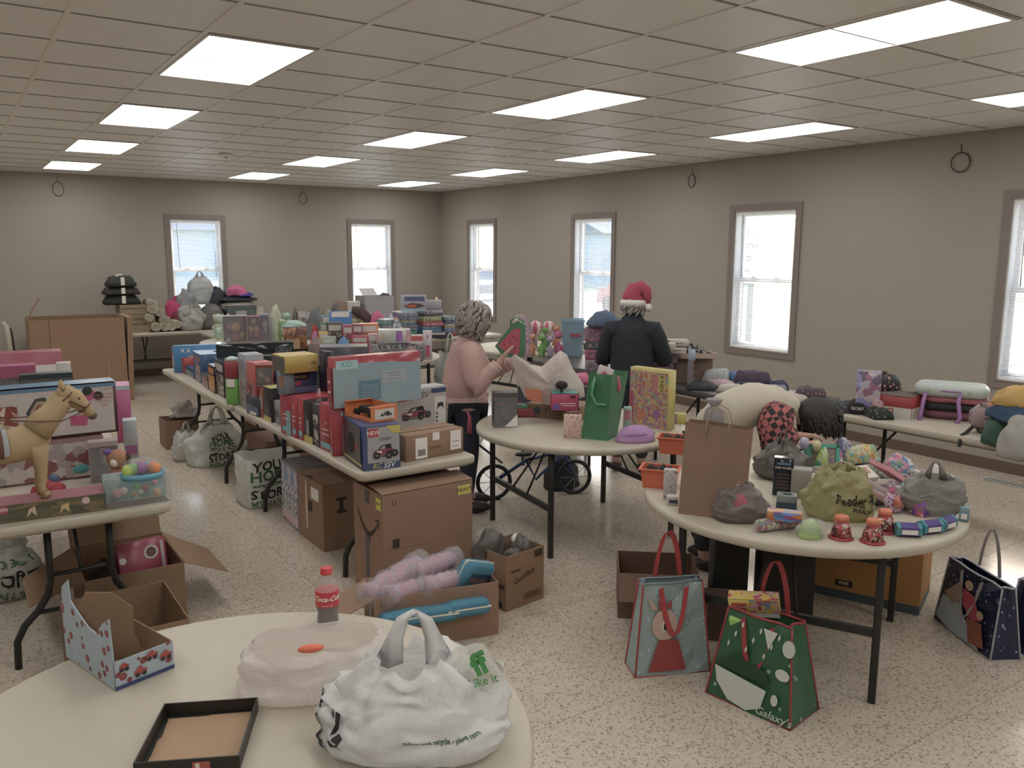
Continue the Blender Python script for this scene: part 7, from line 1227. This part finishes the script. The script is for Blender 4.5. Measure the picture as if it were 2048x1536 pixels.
    cl = [(5.35, 5.62, .2, .16, '#24262c', 'black garment hanging at the end of the black table'), (5.42, 5.02, .3, .05, '#262a2e', 'black folded top with lime print on the black table'), (5.62, 4.98, .22, .06, '#a0848c', 'pale pink folded garment on the black table'), (5.75, 5.15, .24, .13, '#8f9494', 'white and teal garment heap with red patch on the black table'), (5.9, 5.02, .2, .1, '#3a5c84', 'blue garment beside the white and teal heap'), (5.5, 4.76, .22, .06, '#9a968c', 'cream folded garment at the black table front'), (5.66, 4.72, .2, .07, '#22303c', 'dark teal folded garment at the black table front'), (5.8, 4.78, .26, .15, '#46384c', 'purple puffy jacket on the black table'), (5.93, 4.62, .18, .07, '#34304c', 'navy garment right of the purple jacket'), (5.45, 4.5, .26, .05, '#8f8f94', 'pale grey folded garment near the bending woman'), (5.7, 4.45, .26, .07, '#5a6474', 'blue checked folded garment behind the bending woman back'), (5.55, 4.22, .28, .06, '#a09488', 'beige folded garment behind the bending woman shoulder'), (5.82, 4.2, .24, .08, '#4c3a40', 'dark red patterned garment behind the bending woman')]
    for i, (x, y, w, h, c, lab) in enumerate(cl): folded('garment', lab, 'garment', (x, y, Z), w, w*.8, h, M(c, .85, 0, 40) if i % 3 else SPOTS(c, '#7a7a74', 30, .2, .85), i+70, i*.7)
    # white table by the window wall
    for i, (x, y, w, h, c, lab) in enumerate(((5.62, 3.72, .34, .05, '#2a2c30', 'black striped garment under the folded stack on the white table end'), (5.85, 3.62, .3, .12, '#6a2c44', 'magenta and black folded garment stack on the white table end'), (5.52, 3.4, .2, .07, '#262a28', 'dark striped garment near the woman hair'), (5.6, 3.48, .16, .13, '#a07c80', 'pale pink crumpled garment near the woman hair'))): folded('garment', lab, 'garment', (x, y, Z), w, w*.7, h, SPOTS(c, '#5c5a5c', 30, .3, .85), i+90, i*.5)
    rb('toy_box', 'upright lilac and pink picture carton at the back of the white table', 'box', 1720, 1765, 744, D=6.55, d=.1, mat='#8f8894', tex=BUSY(['#9a90a0', '#8a5c74', '#8f8c9c', '#a89a9c', '#5c5064', '#7c7cac'], 22))
    P = G(1728, 828, Z); t = E('cap', 'black baseball cap with white lettering on the white table', 'cap', (P.x, P.y+.05, Z), radians(-60)); MB().lathe([(.085, 0), (.085, .03), (.07, .08), (.04, .105), (0, .11)], M('#211f20', .8), n=22).build('crown', t); MB().lathe([(.0, 0), (.1, .0), (.1, .006), (0, .008)], M('#1d1b1c', .8), (.06, 0, 0), 16, sy=.75).build('brim', t)
    b = MB(); text_on(b, 'SECRET', None, .028, WHT, wrap=lambda X, Y: Vector((.083*cos(-pi/2+X/.083)-0, .083*sin(-pi/2+X/.083), .045+Y))); lt_ = b.build('lettering', t)
    # red and white shoe box
    t = pkg('shoe_box', 'red and white shoe box with red square logo on the white table', 'box', (1742, 829, 1821, 840), 787, .3, mat='#8f2c30', deco=[('F', 0, 0, 1, .5, M('#a8a49c', .5)), ('F', .4, .1, .56, .42, M('#8f2c30', .4)), ('F', .43, .16, .53, .36, WHT), ('F', 't', 'TG', .48, .26, .14, M('#8f2c30', .4)), ('R', 0, 0, 1, .5, M('#a8a49c', .5)), ('T', .03, .04, .97, .96, M('#5c5048', .7))])
    hz = t['h']; lump('patterned_bag', 'black soft bag with small bright animals, resting on the shoe box', 'bag', Vector((t.location.x+.24, t.location.y+.08, Z+hz+.002)), .32, .22, .13, SPOTS('#1b1c1f', '#5c8f5c', 26, .28, .5, '#a8604c'), 3, -.4, nz=.15)
    # backpacks
    def pack(label, P, w, d, h, c, c2, tex=None, seed=0, rz=-.7, straps=1):
        t = E('backpack', label, 'backpack', P, rz); b = MB(); b.rbox((-w/2, -d/2, 0), (w/2, d/2, h), min(w, d)*.32, tex or M(c, .7), 6, h*.3); b.build('bag_body', t)
        mb = MB(); mb.tube([(w*.5*cos(i/24*2*pi)*(1 if abs(cos(i/24*2*pi)) < .8 else .97), d*.5*sin(i/24*2*pi), h*.55) for i in range(25)], .008, M(c2, .6), 6); mb.build('zip_edge', t); return t
    P = G(1893, 840, Z)
    for i, (dz, w, h, c, lab) in enumerate(((0, .42, .06, '#6a3c48', 'dark magenta flat backpack at the bottom of the backpack stack'), (.062, .44, .055, '#232427', 'black flat backpack in the middle of the backpack stack'), (.12, .43, .04, '#8f4c54', 'thin pink and red backpack below the lilac one'))): pack(lab, Vector((P.x+.15, P.y+.03, Z+dz)), w, .3, h, c, c, seed=i, rz=-1.1)
    t = pack('lilac-trimmed white backpack with leaf print on top of the backpack stack', Vector((P.x+.13, P.y+.05, Z+.162)), .48, .32, .085, '#9a98a4', '#8a5c94', SPOTS('#98a09c', '#8a7ca4', 14, .3, .5, '#84a070'), rz=-1.1)
    for x0, s in ((-.16, 0), (.06, 1)): MB().tube([(x0, -.15, .03), (x0-.01, -.2, -.02), (x0-.02+.03*s, -.24, -.12), (x0-.03, -.245, -.2-.02*s)], [.012, .014, .014, .016], M('#8a5c94', .6), 6).build('strap', t)
    P = G(1965, 868, Z); t = pack('pink floral backpack standing half upright right of the stack', Vector((P.x+.06, P.y, Z)), .22, .16, .2, '#8c7478', '#5c3c44', SPOTS('#8c7478', '#5c4c50', 14, .35, .6), rz=-.9); MB().tube([(-.1, -.06, .05), (-.14, -.08, .01), (-.18, -.14, -.0), (-.2, -.2, -.06)], .012, M('#26282a', .7), 6).build('strap', t)
    for i, (px, D, z, w, h, c, lab) in enumerate(((2010, 5.95, Z, .3, .2, '#2f5040', 'dark green bag behind the pink floral backpack'), (2028, 5.9, Z+.17, .36, .12, '#26425c', 'navy and teal garment on the green bag'), (2035, 5.9, Z+.26, .28, .12, '#a88434', 'mustard yellow garment topping the pile at the right edge'), (1993, 6.05, Z+.19, .14, .07, '#a85c48', 'orange ruffled trim left of the mustard garment'), (2045, 5.6, Z, .3, .24, '#88857c', 'pale grey plush heap at the right edge of the white table'))): lump('garment', lab, 'garment', AZ(px, D, z, 820), w, w*.7, h, M(c, .8, 0, 30), i+50, i, nz=.28)
    # under/behind: dark open box and shoes behind the heap
    t = E('open_box', 'small dark open carton on the floor behind the right round table', 'box', (4.55, 3.0, 0), .3); m = CARD('#4c3430'); b = MB(); w, d, h = .36, .3, .28; k = .005; b.box((0, 0, 0), (w, k, h), m).box((0, d-k, 0), (w, d, h), m).box((0, k, 0), (k, d-k, h), m).box((w-k, k, 0), (w, d-k, h), m).box((k, k, 0), (w-k, d-k, k), m); b.build('box_body', t); MB().box((0, 0, 0), (w, .14, .004), m).build('flap', t, (0, d, h), rot=(radians(40), 0, 0)); MB().box((0, 0, 0), (.14, d, .004), m).build('flap', t, (w, 0, h), rot=(0, radians(-30), 0))
    # more mixed toys along the rear tables
    random.seed(11)
    rows = [('long table before the back wall', 3.1, 5.4, 12.1, 12.1, 15, ['#98a08f', '#8c8478', '#a8a4a0', '#a05c74', '#5c7a9c', '#77777a', '#9c6c4c', '#6a8c74', '#8a6a8c', '#b0a08c', '#4c5058']), ('round table with the plush boxes', 2.9, 3.95, 11.3, 11.3, 7, ['#8fa48c', '#a0988c', '#6c8a5c', '#a8687c', '#8c8c94', '#b09c7c']), ('rear round table, back rim', 3.5, 4.5, 9.1, 8.95, 7, ['#983a48', '#5c6c5c', '#a07c4c', '#5a7c9c', '#a05c84', '#8a8480']), ('games table, left end', 4.25, 5.1, 10.35, 10.3, 6, ['#a04c74', '#7c8c94', '#98984c', '#8c5c44', '#9c90a4', '#6c7c8c'])]
    cn_ = {'#98a08f': 'sage', '#8c8478': 'taupe', '#a8a4a0': 'pale grey', '#a05c74': 'rose', '#5c7a9c': 'blue', '#77777a': 'grey', '#9c6c4c': 'tan', '#6a8c74': 'green', '#8a6a8c': 'purple', '#b0a08c': 'cream', '#4c5058': 'charcoal'}
    for nm_, xa, xb, ya, yb_, n_, cs in rows:
        for i in range(n_):
            u = (i+.5)/n_; x = xa+(xb-xa)*u; y = ya+(yb_-ya)*u+random.uniform(-.1, .1); c = cs[(i*7) % len(cs)]; w = (xb-xa)/n_*random.uniform(.95, 1.25); h = random.uniform(.12, .3); k = i % 4; lab = '%s on the %s, number %s from the left' % (('soft plush toy', 'clear toy packet', 'boxed toy', 'crumpled bag')[k], nm_, ('one', 'two', 'three', 'four', 'five', 'six', 'seven', 'eight', 'nine', 'ten', 'eleven', 'twelve', 'thirteen', 'fourteen', 'fifteen')[i])
            if k == 0: px = 1024+((Vector((x, y, 0)).dot(RT))/(Vector((x, y, -1)).dot(FW)))*FPX; s_ = mpp((x, y, Z)); o_ = plush(lab, px-w/2/s_, px+w/2/s_, 0, hypot(x, y), Z, c, c, hh=h)
            elif k == 2: t = E('toy_box', lab, 'box', (x-w/2, y, Z), random.uniform(-.4, .1)); MB().rbox((0, 0, 0), (w*.9, .12, h), .003, M(c, .35), 1).build('box_body', t); decorate(t, w*.9, .12, h, [('F', .1, .1, .9, .6, TX(c, '#a8a29c', cs[(i+3) % len(cs)], '#5c5450')), ('F', .1, .7, .9, .9, M(cs[(i+2) % len(cs)], .4))])
            else: lump(('toy_packet', 'plastic_bag')[k == 3], lab, ('packet', 'bag')[k == 3], (x, y, Z), w*1.15, w, h, BUSY([c, '#a8a4a0', cs[(i+2) % len(cs)], cs[(i+4) % len(cs)]], 22, .35) if k == 1 else BAGM(c, .05), i*5+2, i, nz=.38, fr=2.6)
far()
# ================================================================ people
def skin(name, V_, edges, mat, parent, sub=2, root=None):
    """one continuous surface grown along a skeleton: V_ = {key: (pos, rx, ry)}"""
    ks = list(V_); me = bpy.data.meshes.new(name+'_skeleton'); me.from_pydata([V_[k][0] for k in ks], [(ks.index(a), ks.index(b)) for a, b in edges], []); me.update()
    o = bpy.data.objects.new('tmp', me); COL.objects.link(o); md = o.modifiers.new('s', 'SKIN'); md.use_smooth_shade = True; md.branch_smoothing = .6
    dat = me.skin_vertices[0].data
    for i, k in enumerate(ks): dat[i].radius = (V_[k][1], V_[k][2]); dat[i].use_root = (k == (root or ks[0]))
    sm = o.modifiers.new('u', 'SUBSURF'); sm.levels = sub; sm.render_levels = sub
    dg = bpy.context.evaluated_depsgraph_get(); dg.update(); m2 = bpy.data.meshes.new_from_object(o.evaluated_get(dg)); bpy.data.objects.remove(o); bpy.data.meshes.remove(me)
    m2.materials.clear(); m2.materials.append(mat)
    m2.polygons.foreach_set('use_smooth', [True]*len(m2.polygons))
    return link(name, m2, parent)
def chain(*ks): return [(a, b) for a, b in zip(ks, ks[1:])]
def hand(V_, Ed, key, wrist, d, up, side, curl=.5, k=1.0):
    """palm and five fingers rooted at the wrist vertex; d = pointing direction, up = back of hand, side = thumb side"""
    w = Vector(wrist); d = Vector(d).normalized(); s = Vector(side).normalized(); u = Vector(up).normalized(); pm = w+d*.05*k; V_[key+'p'] = (pm, .024*k, .016*k); Ed.append((key, key+'p'))
    for i, (off, ln) in enumerate(((.030, .066), (.011, .078), (-.009, .073), (-.028, .058))):
        b = pm+d*.034*k+s*off*k; dd = (d-u*curl*.5).normalized(); d2 = (d*(1-curl)-u*curl*1.3).normalized()
        V_[key+'a%d' % i] = (b, .0092*k, .0092*k); V_[key+'b%d' % i] = (b+dd*ln*.5*k, .0085*k, .0085*k); V_[key+'c%d' % i] = (b+dd*ln*.5*k+d2*ln*.45*k, .007*k, .007*k)
        Ed += [(key+'p', key+'a%d' % i)]+chain(key+'a%d' % i, key+'b%d' % i, key+'c%d' % i)
    t0 = w+d*.03*k+s*.026*k; V_[key+'t0'] = (t0, .012*k, .012*k); V_[key+'t1'] = (t0+(d*.5+s*.8-u*.3).normalized()*.032*k, .0105*k, .0105*k); V_[key+'t2'] = (t0+(d*.5+s*.8-u*.3).normalized()*.032*k+(d*.9+s*.2-u*.4).normalized()*.028*k, .008*k, .008*k)
    Ed += [(key+'p', key+'t0')]+chain(key+'t0', key+'t1', key+'t2')
def face(t, c, fwd, up, sk, R_=.1, eyes='#4a3c34', lips='#8f5c54'):
    """nose, eyes, mouth and ears placed on a head centred at c"""
    f = Vector(fwd).normalized(); u = Vector(up).normalized(); l = u.cross(f); c = Vector(c); T = Matrix((l, -f, u)).transposed().to_4x4()
    MB().loft([[c+f*(R_*fz)+u*(R_*uz)+l*(R_*w*cos(a)) + u*(R_*w*.8*sin(a)) for a in [i/8*2*pi for i in range(8)]] for fz, uz, w in ((.82, .15, .1), (.98, -.1, .17), (1.12, -.28, .16), (.9, -.36, .2))], sk, True, True).build('nose', t)
    for s in (-1, 1):
        MB().ball(c+f*R_*.86+u*R_*.08+l*R_*.36*s, R_*.13, M('#c4bcb4', .3), 10, 8).ball(c+f*R_*.95+u*R_*.08+l*R_*.37*s, R_*.07, M(eyes, .2), 8, 6).build('eye', t)
        MB().ball(c+f*R_*.9+u*R_*.26+l*R_*.36*s, R_*.12, M(eyes, .8), 8, 4, (1.6, .6, .25), T).build('eyebrow', t)
        MB().ball(c+l*R_*.86*s-u*R_*.06, R_*.26, sk, 10, 8, (.35, .7, 1.0), T).build('ear', t)
    MB().ball(c+f*R_*.88-u*R_*.56, R_*.2, M(lips, .5), 10, 6, (1.3, .5, .35), T).build('mouth', t)
def curls(t, c, R_, m, n, seed, lo=-.3, fwd=None, r0=.3, k=.9):
    """hair: a full cap of short locks"""
    random.seed(seed); b = MB(); b.ball(c, R_*k, m, 20, 12, nz=.1, sd=seed)
    for i in range(n):
        z = lo+(1-lo)*random.random()**.8; a = random.random()*2*pi; q = sqrt(max(0, 1-z*z)); d = Vector((q*cos(a), q*sin(a), z))
        if fwd is not None and d.dot(Vector(fwd).normalized()) > .55 and d.z < .5: continue
        p = Vector(c)+d*R_*.9; tn = d.cross(Vector((random.random()-.5, random.random()-.5, .8))).normalized(); pts = [p, p+d*R_*.15+tn*R_*.15, p+d*R_*.16+tn*R_*.3-Vector((0, 0, R_*.2)), p+d*R_*.06+tn*R_*.34-Vector((0, 0, R_*.38))]
        b.tube(pts, [R_*.09, R_*.1, R_*.08, R_*.02], m, 5)
    return b.build('hair', t)
def garb(name, path, arms, m, t, ra=.075, stop=.93):
    """a top: elliptical rings along the trunk, sleeves joined at the shoulder"""
    b = MB(); P = [Vector(p[0]) for p in path]; rg = []; N = 20; fine = []
    for i in range(len(P)-1):
        for k in range(4): u = k/4; u2 = u*u*(3-2*u); fine.append((P[i].lerp(P[i+1], u), path[i][1]+(path[i+1][1]-path[i][1])*u2, path[i][2]+(path[i+1][2]-path[i][2])*u2))
    fine.append((P[-1], path[-1][1], path[-1][2]))
    for i, (p, rx, ry) in enumerate(fine):
        d = (fine[min(i+1, len(fine)-1)][0]-fine[max(i-1, 0)][0]).normalized(); y = Vector((0, 1, 0)); x = y.cross(d).normalized()
        rg.append([p+x*rx*cos(a)*(1+.05*noise.noise(Vector((i*.5, a*1.3, ry*40))))+y*ry*sin(a) for a in [q/N*2*pi for q in range(N)]])
    b.loft(rg, m, True, True)
    for s, e, w in arms:
        s, e, w = Vector(s), Vector(e), Vector(w); c = Vector((s.x*.9, s.y*.55, s.z+.0)); k = e.lerp(w, stop)
        pts = [c, s, s.lerp(e, .3), s.lerp(e, .65), s.lerp(e, .92), e+(e-(s+w)/2).normalized()*.012, e.lerp(w, .12), e.lerp(w, .4), e.lerp(w, .7), k]; rr = [ra*1.1, ra*1.15, ra*1.08, ra, ra*.93, ra*.93, ra*.9, ra*.82, ra*.72, ra*.56]
        b.tube(pts, [r*(1+.07*noise.noise(Vector((i*1.3, ra*90, s.y*9)))) for i, r in enumerate(rr)], m, 14)
    return b.build(name, t)
SKN = M('#a07a6a', .6)
def legs(V_, Ed, hip, spread=.09, knee=.02, foot=.15, fw=1, y0=0, k=1.0, lean=0):
    for s, n in ((1, 'L'), (-1, 'R')):
        V_['h'+n] = ((lean*.0, s*spread*.95, hip-.06), .07*k, .07*k); V_['k'+n] = ((knee, s*spread*1.05, .45), .06*k, .06*k); V_['m'+n] = ((knee*.5-.01, s*spread*1.1, .3), .052*k, .055*k); V_['a'+n] = ((0-.01, s*spread*1.1, .085), .038*k, .04*k); V_['f'+n] = ((.09, s*spread*1.15, .035), .035, .04); V_['t'+n] = ((foot, s*spread*1.2, .03), .024, .035)
        Ed += [('pel', 'h'+n)]+chain('h'+n, 'k'+n, 'm'+n, 'a'+n, 'f'+n, 't'+n)
def person(label, base, rz, V_, Ed): return E('person', label, 'person', base, rz)
def woman():
    t = E('person', 'person with curly grey hair in a pink sweater and jeans, holding a melon-shaped toy', 'person', (3.12, 5.19, 0), radians(-32))
    V_ = {'pel': ((0, 0, .86), .1, .12), 'sp': ((-.01, 0, 1.0), .11, .13), 'ch': ((.0, 0, 1.15), .11, .155), 'nb': ((.03, 0, 1.28), .055, .06), 'nk': ((.055, 0, 1.34), .048, .048), 'hd': ((.075, 0, 1.42), .075, .068), 'hc': ((.075, 0, 1.5), .07, .065), 'jaw': ((.12, 0, 1.385), .035, .035)}
    Ed = chain('pel', 'sp', 'ch', 'nb', 'nk', 'hd', 'hc')+[('hd', 'jaw')]; legs(V_, Ed, .86, .09)
    arms = {'R': ((.02, -.17, 1.21), (.07, -.25, .97), (.235, -.22, 1.14)), 'L': ((.02, .17, 1.21), (.14, .24, .99), (.36, .1, 1.11))}
    for n, (s, e, w) in arms.items(): V_['s'+n] = (s, .045, .045); V_['e'+n] = (e, .036, .036); V_['w'+n] = (w, .027, .025); Ed += [('ch', 's'+n)]+chain('s'+n, 'e'+n, 'w'+n)
    hand(V_, Ed, 'wR', arms['R'][2], (.5, .12, .75), (-.6, -.5, .3), (.3, .5, .3), .5); hand(V_, Ed, 'wL', arms['L'][2], (.8, -.35, -.05), (.1, .2, 1), (.1, -1, .2), .55)
    skin('body', V_, Ed, SKN, t, 2, 'pel')
    pk = M('#a5827b', .85, 0, 60); garb('sweater', [((-.01, 0, .83), .155, .175), ((-.02, 0, .95), .165, .185), ((-.01, 0, 1.08), .15, .175), ((.0, 0, 1.2), .125, .165), ((.02, 0, 1.27), .085, .11), ((.04, 0, 1.315), .06, .065)], arms.values(), pk, t); cr = M('#b0a294', .8)
    for z, r_ in ((.845, 1.02), (.80, 1.0)): MB().lathe([(.158*r_, z-.012), (.166*r_, z), (.158*r_, z+.012)], cr, (-.01, 0, 0), 28, sx=1.0, sy=1.12).build('hem_stripe', t)
    MB().lathe([(.155, .775), (.165, .79), (.166, .85), (.15, .9)], pk, (-.01, 0, 0), 28, sy=1.12).build('sweater_hem', t)
    for n, (s, e, w) in arms.items():
        for f_ in (.78, .88): c = Vector(e).lerp(Vector(w), f_); q = (Vector(w)-Vector(e)).normalized(); MB().cyl(c-q*.006, c+q*.006, .052-.01*(f_-.7)*3, cr, n=18).build('cuff_stripe', t)
    J = {'pel': ((-.01, 0, .8), .145, .165)}; Je = []
    for s, n in ((1, 'L'), (-1, 'R')): J['h'+n] = ((0, s*.085, .74), .1, .1); J['k'+n] = ((.02, s*.095, .46), .078, .078); J['a'+n] = ((-.01, s*.1, .11), .06, .06); Je += [('pel', 'h'+n)]+chain('h'+n, 'k'+n, 'a'+n)
    skin('jeans', J, Je, M('#2a3040', .85, 0, 60), t, 2, 'pel')
    for s in (-1, 1): MB().ball((.05, s*.11, .045), .06, M('#2a2220', .5), 14, 8, (2.2, .8, .75)).build('shoe', t)
    h = Vector((.085, 0, 1.43)); face(t, h+Vector((.005, 0, -.01)), (1, 0, -.25), (.25, 0, 1), SKN, .085); curls(t, h+Vector((-.03, 0, -.005)), .128, M('#857d78', .8), 420, 3, -1.0, (1, 0, -.3)); 
    MB().tube([(.0, -.18, .79), (.02, -.19, .74), (.02, -.19, .62)], [.006, .014, .022], M('#a8505c', .6), 6).build('keychain', t)
    # melon toy held up in both hands
    T = Matrix.Translation((.325, -.1, 1.245)) @ Matrix.Rotation(radians(-12), 4, 'Z') @ Matrix.Rotation(radians(10), 4, 'Y')
    o = E('melon_toy', 'green and red melon-slice shaped toy bag held up by the person in pink', 'toy', (0, 0, 0)); o.matrix_world = Matrix.Translation((3.12, 5.19, 0)) @ Matrix.Rotation(radians(-32), 4, 'Z') @ T
    X = Matrix.Rotation(pi/2, 4, 'X'); gn, rd = M('#3a7050', .45), M('#a8485a', .5); R2 = lambda pts, r: pts
    MB().prism([(-.115, -.02), (-.06, -.07), (.06, -.09), (.095, -.06), (.1, .0), (.07, .17), (.02, .19), (-.02, .16)], -.03, .03, gn, X).build('rind', o); MB().prism([(-.095, -.01), (-.03, -.045), (.06, -.055), (.07, -.03), (.045, .14), (.0, .13)], -.034, .034, rd, X).build('flesh', o)
    MB().tube([(-.03, 0, .14), (-.04, 0, .18), (0, 0, .215), (.055, 0, .19), (.06, 0, .14)], .006, gn, 8).build('handle', o)
    for x, z in ((-.05, 0), (-.01, .03), (.03, .0), (.01, .07), (.035, .05), (-.02, -.02)): MB().ball((x, -.036, z), .006, M('#3a2426', .4), 6, 5, (.7, .5, 1.3)).build('seed', o)
def santa():
    t = E('person', 'person in dark sweater and red and white christmas hat, seen from behind', 'person', (4.87, 5.33, 0), radians(42)); dk = M('#23272e', .9, 0, 40)
    V_ = {'pel': ((0, 0, .88), .1, .12), 'sp': ((0, 0, 1.02), .11, .14), 'ch': ((.0, 0, 1.2), .11, .16), 'nb': ((.02, 0, 1.33), .055, .06), 'nk': ((.03, 0, 1.37), .05, .05), 'hd': ((.045, 0, 1.44), .078, .07), 'hc': ((.04, 0, 1.51), .075, .068)}; Ed = chain('pel', 'sp', 'ch', 'nb', 'nk', 'hd', 'hc'); legs(V_, Ed, .88, .1)
    arms = {'R': ((.0, -.18, 1.25), (.05, -.27, 1.02), (.26, -.2, 1.1)), 'L': ((.0, .18, 1.25), (.06, .25, 1.0), (.27, .14, 1.02))}
    for n, (s, e, w) in arms.items(): V_['s'+n] = (s, .045, .045); V_['e'+n] = (e, .038, .038); V_['w'+n] = (w, .028, .026); Ed += [('ch', 's'+n)]+chain('s'+n, 'e'+n, 'w'+n)
    hand(V_, Ed, 'wR', arms['R'][2], (1, .1, .1), (0, 0, 1), (0, 1, 0), .5); hand(V_, Ed, 'wL', arms['L'][2], (1, -.1, 0), (0, 0, 1), (0, -1, 0), .5); skin('body', V_, Ed, SKN, t, 2, 'pel')
    garb('sweater', [((0, 0, .84), .14, .18), ((0, 0, 1.0), .145, .185), ((0, 0, 1.15), .14, .19), ((0, 0, 1.25), .12, .18), ((.01, 0, 1.33), .08, .11), ((.03, 0, 1.4), .06, .062)], arms.values(), dk, t, .08)
    MB().lathe([(.14, .78), (.15, .8), (.15, .86), (.14, .9)], dk, n=26, sy=1.25).build('sweater_hem', t)
    J = {'pel': ((0, 0, .82), .13, .165)}; Je = []
    for s, n in ((1, 'L'), (-1, 'R')): J['h'+n] = ((0, s*.09, .76), .1, .1); J['k'+n] = ((.02, s*.1, .46), .078, .078); J['a'+n] = ((-.01, s*.11, .11), .06, .06); Je += [('pel', 'h'+n)]+chain('h'+n, 'k'+n, 'a'+n)
    skin('trousers', J, Je, M('#23262e', .85), t, 2, 'pel')
    for s in (-1, 1): MB().ball((.05, s*.115, .045), .06, M('#24201f', .5), 14, 8, (2.2, .8, .75)).build('shoe', t)
    h = Vector((.045, 0, 1.46)); face(t, h+Vector((.0, 0, -.015)), (1, 0, -.1), (.1, 0, 1), SKN, .085); curls(t, h+Vector((-.02, 0, .0)), .098, M('#8c8884', .8), 120, 8, -.6, (1, 0, -.2)); wh, rd = M('#bab4b0', .95, 0, 60), M('#98364a', .9, 0, 40)
    b = MB(); b.loft([[Vector((h.x-.01+cos(a)*r_*(1.05), sin(a)*r_, 1.455+z)) for a in [i/24*2*pi for i in range(24)]] for r_, z in ((.096, 0), (.112, .01), (.118, .03), (.112, .052), (.096, .06))], wh); b.build('hat_brim', t)
    b = MB(); b.tube([(h.x-.01, 0, 1.49), (h.x-.01, -.004, 1.54), (h.x-.01, -.02, 1.59), (h.x-.01, -.065, 1.615), (h.x-.02, -.105, 1.585), (h.x-.03, -.122, 1.53), (h.x-.035, -.126, 1.475)], [.1, .1, .085, .065, .05, .035, .015], rd, 18); b.build('hat_cone', t); MB().ball((h.x-.035, -.125, 1.45), .036, wh, 12, 8, nz=.2, fr=6).build('pompom', t)
def bender():
    t = E('person', 'person in cream vest and red plaid shirt, bending forward with dark short hair', 'person', (3.76, 3.42, 0), radians(-40)); cr = M('#a39a88', .85, 0, 60)
    V_ = {'pel': ((.06, 0, .88), .1, .12), 'sp': ((.14, 0, .98), .11, .13), 'ch': ((.32, 0, 1.03), .11, .15), 'nb': ((.46, 0, 1.0), .055, .06), 'nk': ((.51, 0, .97), .048, .048), 'hd': ((.585, 0, .93), .07, .065), 'hc': ((.655, 0, .91), .072, .068)}; Ed = chain('pel', 'sp', 'ch', 'nb', 'nk', 'hd', 'hc'); legs(V_, Ed, .84, .1)
    arms = {'R': ((.37, -.17, .98), (.33, -.22, .85), (.5, -.18, .87)), 'L': ((.37, .17, .98), (.42, .22, .84), (.6, .12, .87))}
    for n, (s, e, w) in arms.items(): V_['s'+n] = (s, .045, .045); V_['e'+n] = (e, .038, .038); V_['w'+n] = (w, .027, .025); Ed += [('ch', 's'+n)]+chain('s'+n, 'e'+n, 'w'+n)
    hand(V_, Ed, 'wR', arms['R'][2], (1, .1, 0), (0, 0, 1), (0, 1, 0), .5); hand(V_, Ed, 'wL', arms['L'][2], (1, -.2, -.1), (0, 0, 1), (0, -1, 0), .5); skin('body', V_, Ed, SKN, t, 2, 'pel')
    garb('vest', [((.02, 0, .78), .11, .15), ((.05, 0, .88), .13, .17), ((.13, 0, .96), .135, .175), ((.26, 0, 1.02), .13, .175), ((.38, 0, 1.02), .115, .15), ((.46, 0, 1.0), .085, .1), ((.5, 0, .98), .075, .08)], [], cr, t)
    for i in range(5): x = .0+.03*i; MB().tube([(x+.03, .1, .78+.05*i*.6), (x, -.06, .99-.0*i+.018*i), (x+.02, -.15, .88+.03*i), (x+.05, -.175, .8+.02*i)], .004, cr, 5).build('rib_seam', t)
    MB().tube([(.47, -.1, .98), (.49, -.09, .88), (.46, -.1, .78)], [.02, .018, .01], cr, 8).build('vest_lapel', t)
    m, nt, b_ = newmat('plaid'); ck = nt.nodes.new('ShaderNodeTexChecker'); ck.inputs['Scale'].default_value = 30; ck.inputs[1].default_value = C('#9c504e'); ck.inputs[2].default_value = C('#2a2226'); tc = nt.nodes.new('ShaderNodeTexCoord'); mp = nt.nodes.new('ShaderNodeMapping'); mp.inputs['Rotation'].default_value = (0, radians(35), 0); nt.links.new(tc.outputs['Object'], mp.inputs[0]); nt.links.new(mp.outputs[0], ck.inputs[0]); nt.links.new(ck.outputs[0], b_.inputs['Base Color']); b_.inputs['Roughness'].default_value = .85
    for n, (s, e, w) in arms.items():
        s, e, w = Vector(s), Vector(e), Vector(w); c = s+Vector((-.02, -.06*s.y/abs(s.y), .02)); MB().tube([c, s, s.lerp(e, .3), s.lerp(e, .7), e, e.lerp(w, .3), e.lerp(w, .6), e.lerp(w, .85)], [.07, .105, .1, .09, .078, .07, .06, .05], m, 16).build('sleeve', t)
    J = {'pel': ((.02, 0, .78), .13, .155)}; Je = []
    for s, n in ((1, 'L'), (-1, 'R')): J['h'+n] = ((.01, s*.09, .7), .1, .1); J['k'+n] = ((.0, s*.1, .44), .078, .078); J['a'+n] = ((-.01, s*.11, .11), .06, .06); Je += [('pel', 'h'+n)]+chain('h'+n, 'k'+n, 'a'+n)
    skin('trousers', J, Je, M('#2c2b30', .85), t, 2, 'pel')
    for s in (-1, 1): MB().ball((.05, s*.115, .045), .06, M('#24201f', .5), 14, 8, (2.2, .8, .75)).build('shoe', t)
    h = Vector((.61, 0, .925)); face(t, h+Vector((-.01, 0, -.01)), (-.15, 0, -1), (1, 0, -.15), SKN, .085)
    hr = M('#2a2622', .7); random.seed(4); b = MB(); b.ball((.645, 0, .96), .125, hr, 20, 12, (1.1, .95, .85), nz=.1, sd=3)
    for i in range(160):
        a = random.random()*2*pi; q = random.random(); d = Vector((cos(a)*q, sin(a)*.9, .3-.6*random.random())).normalized(); p = Vector((.645, 0, .95))+d*.11
        if p.x < .52 and p.z < .95: continue
        b.tube([p, p+d*.02+Vector((.01, 0, -.02)), p+d*.02+Vector((.02, 0, -.06))], [.012, .012, .003], hr, 5)
    b.build('hair', t)
woman(); santa(); bender()
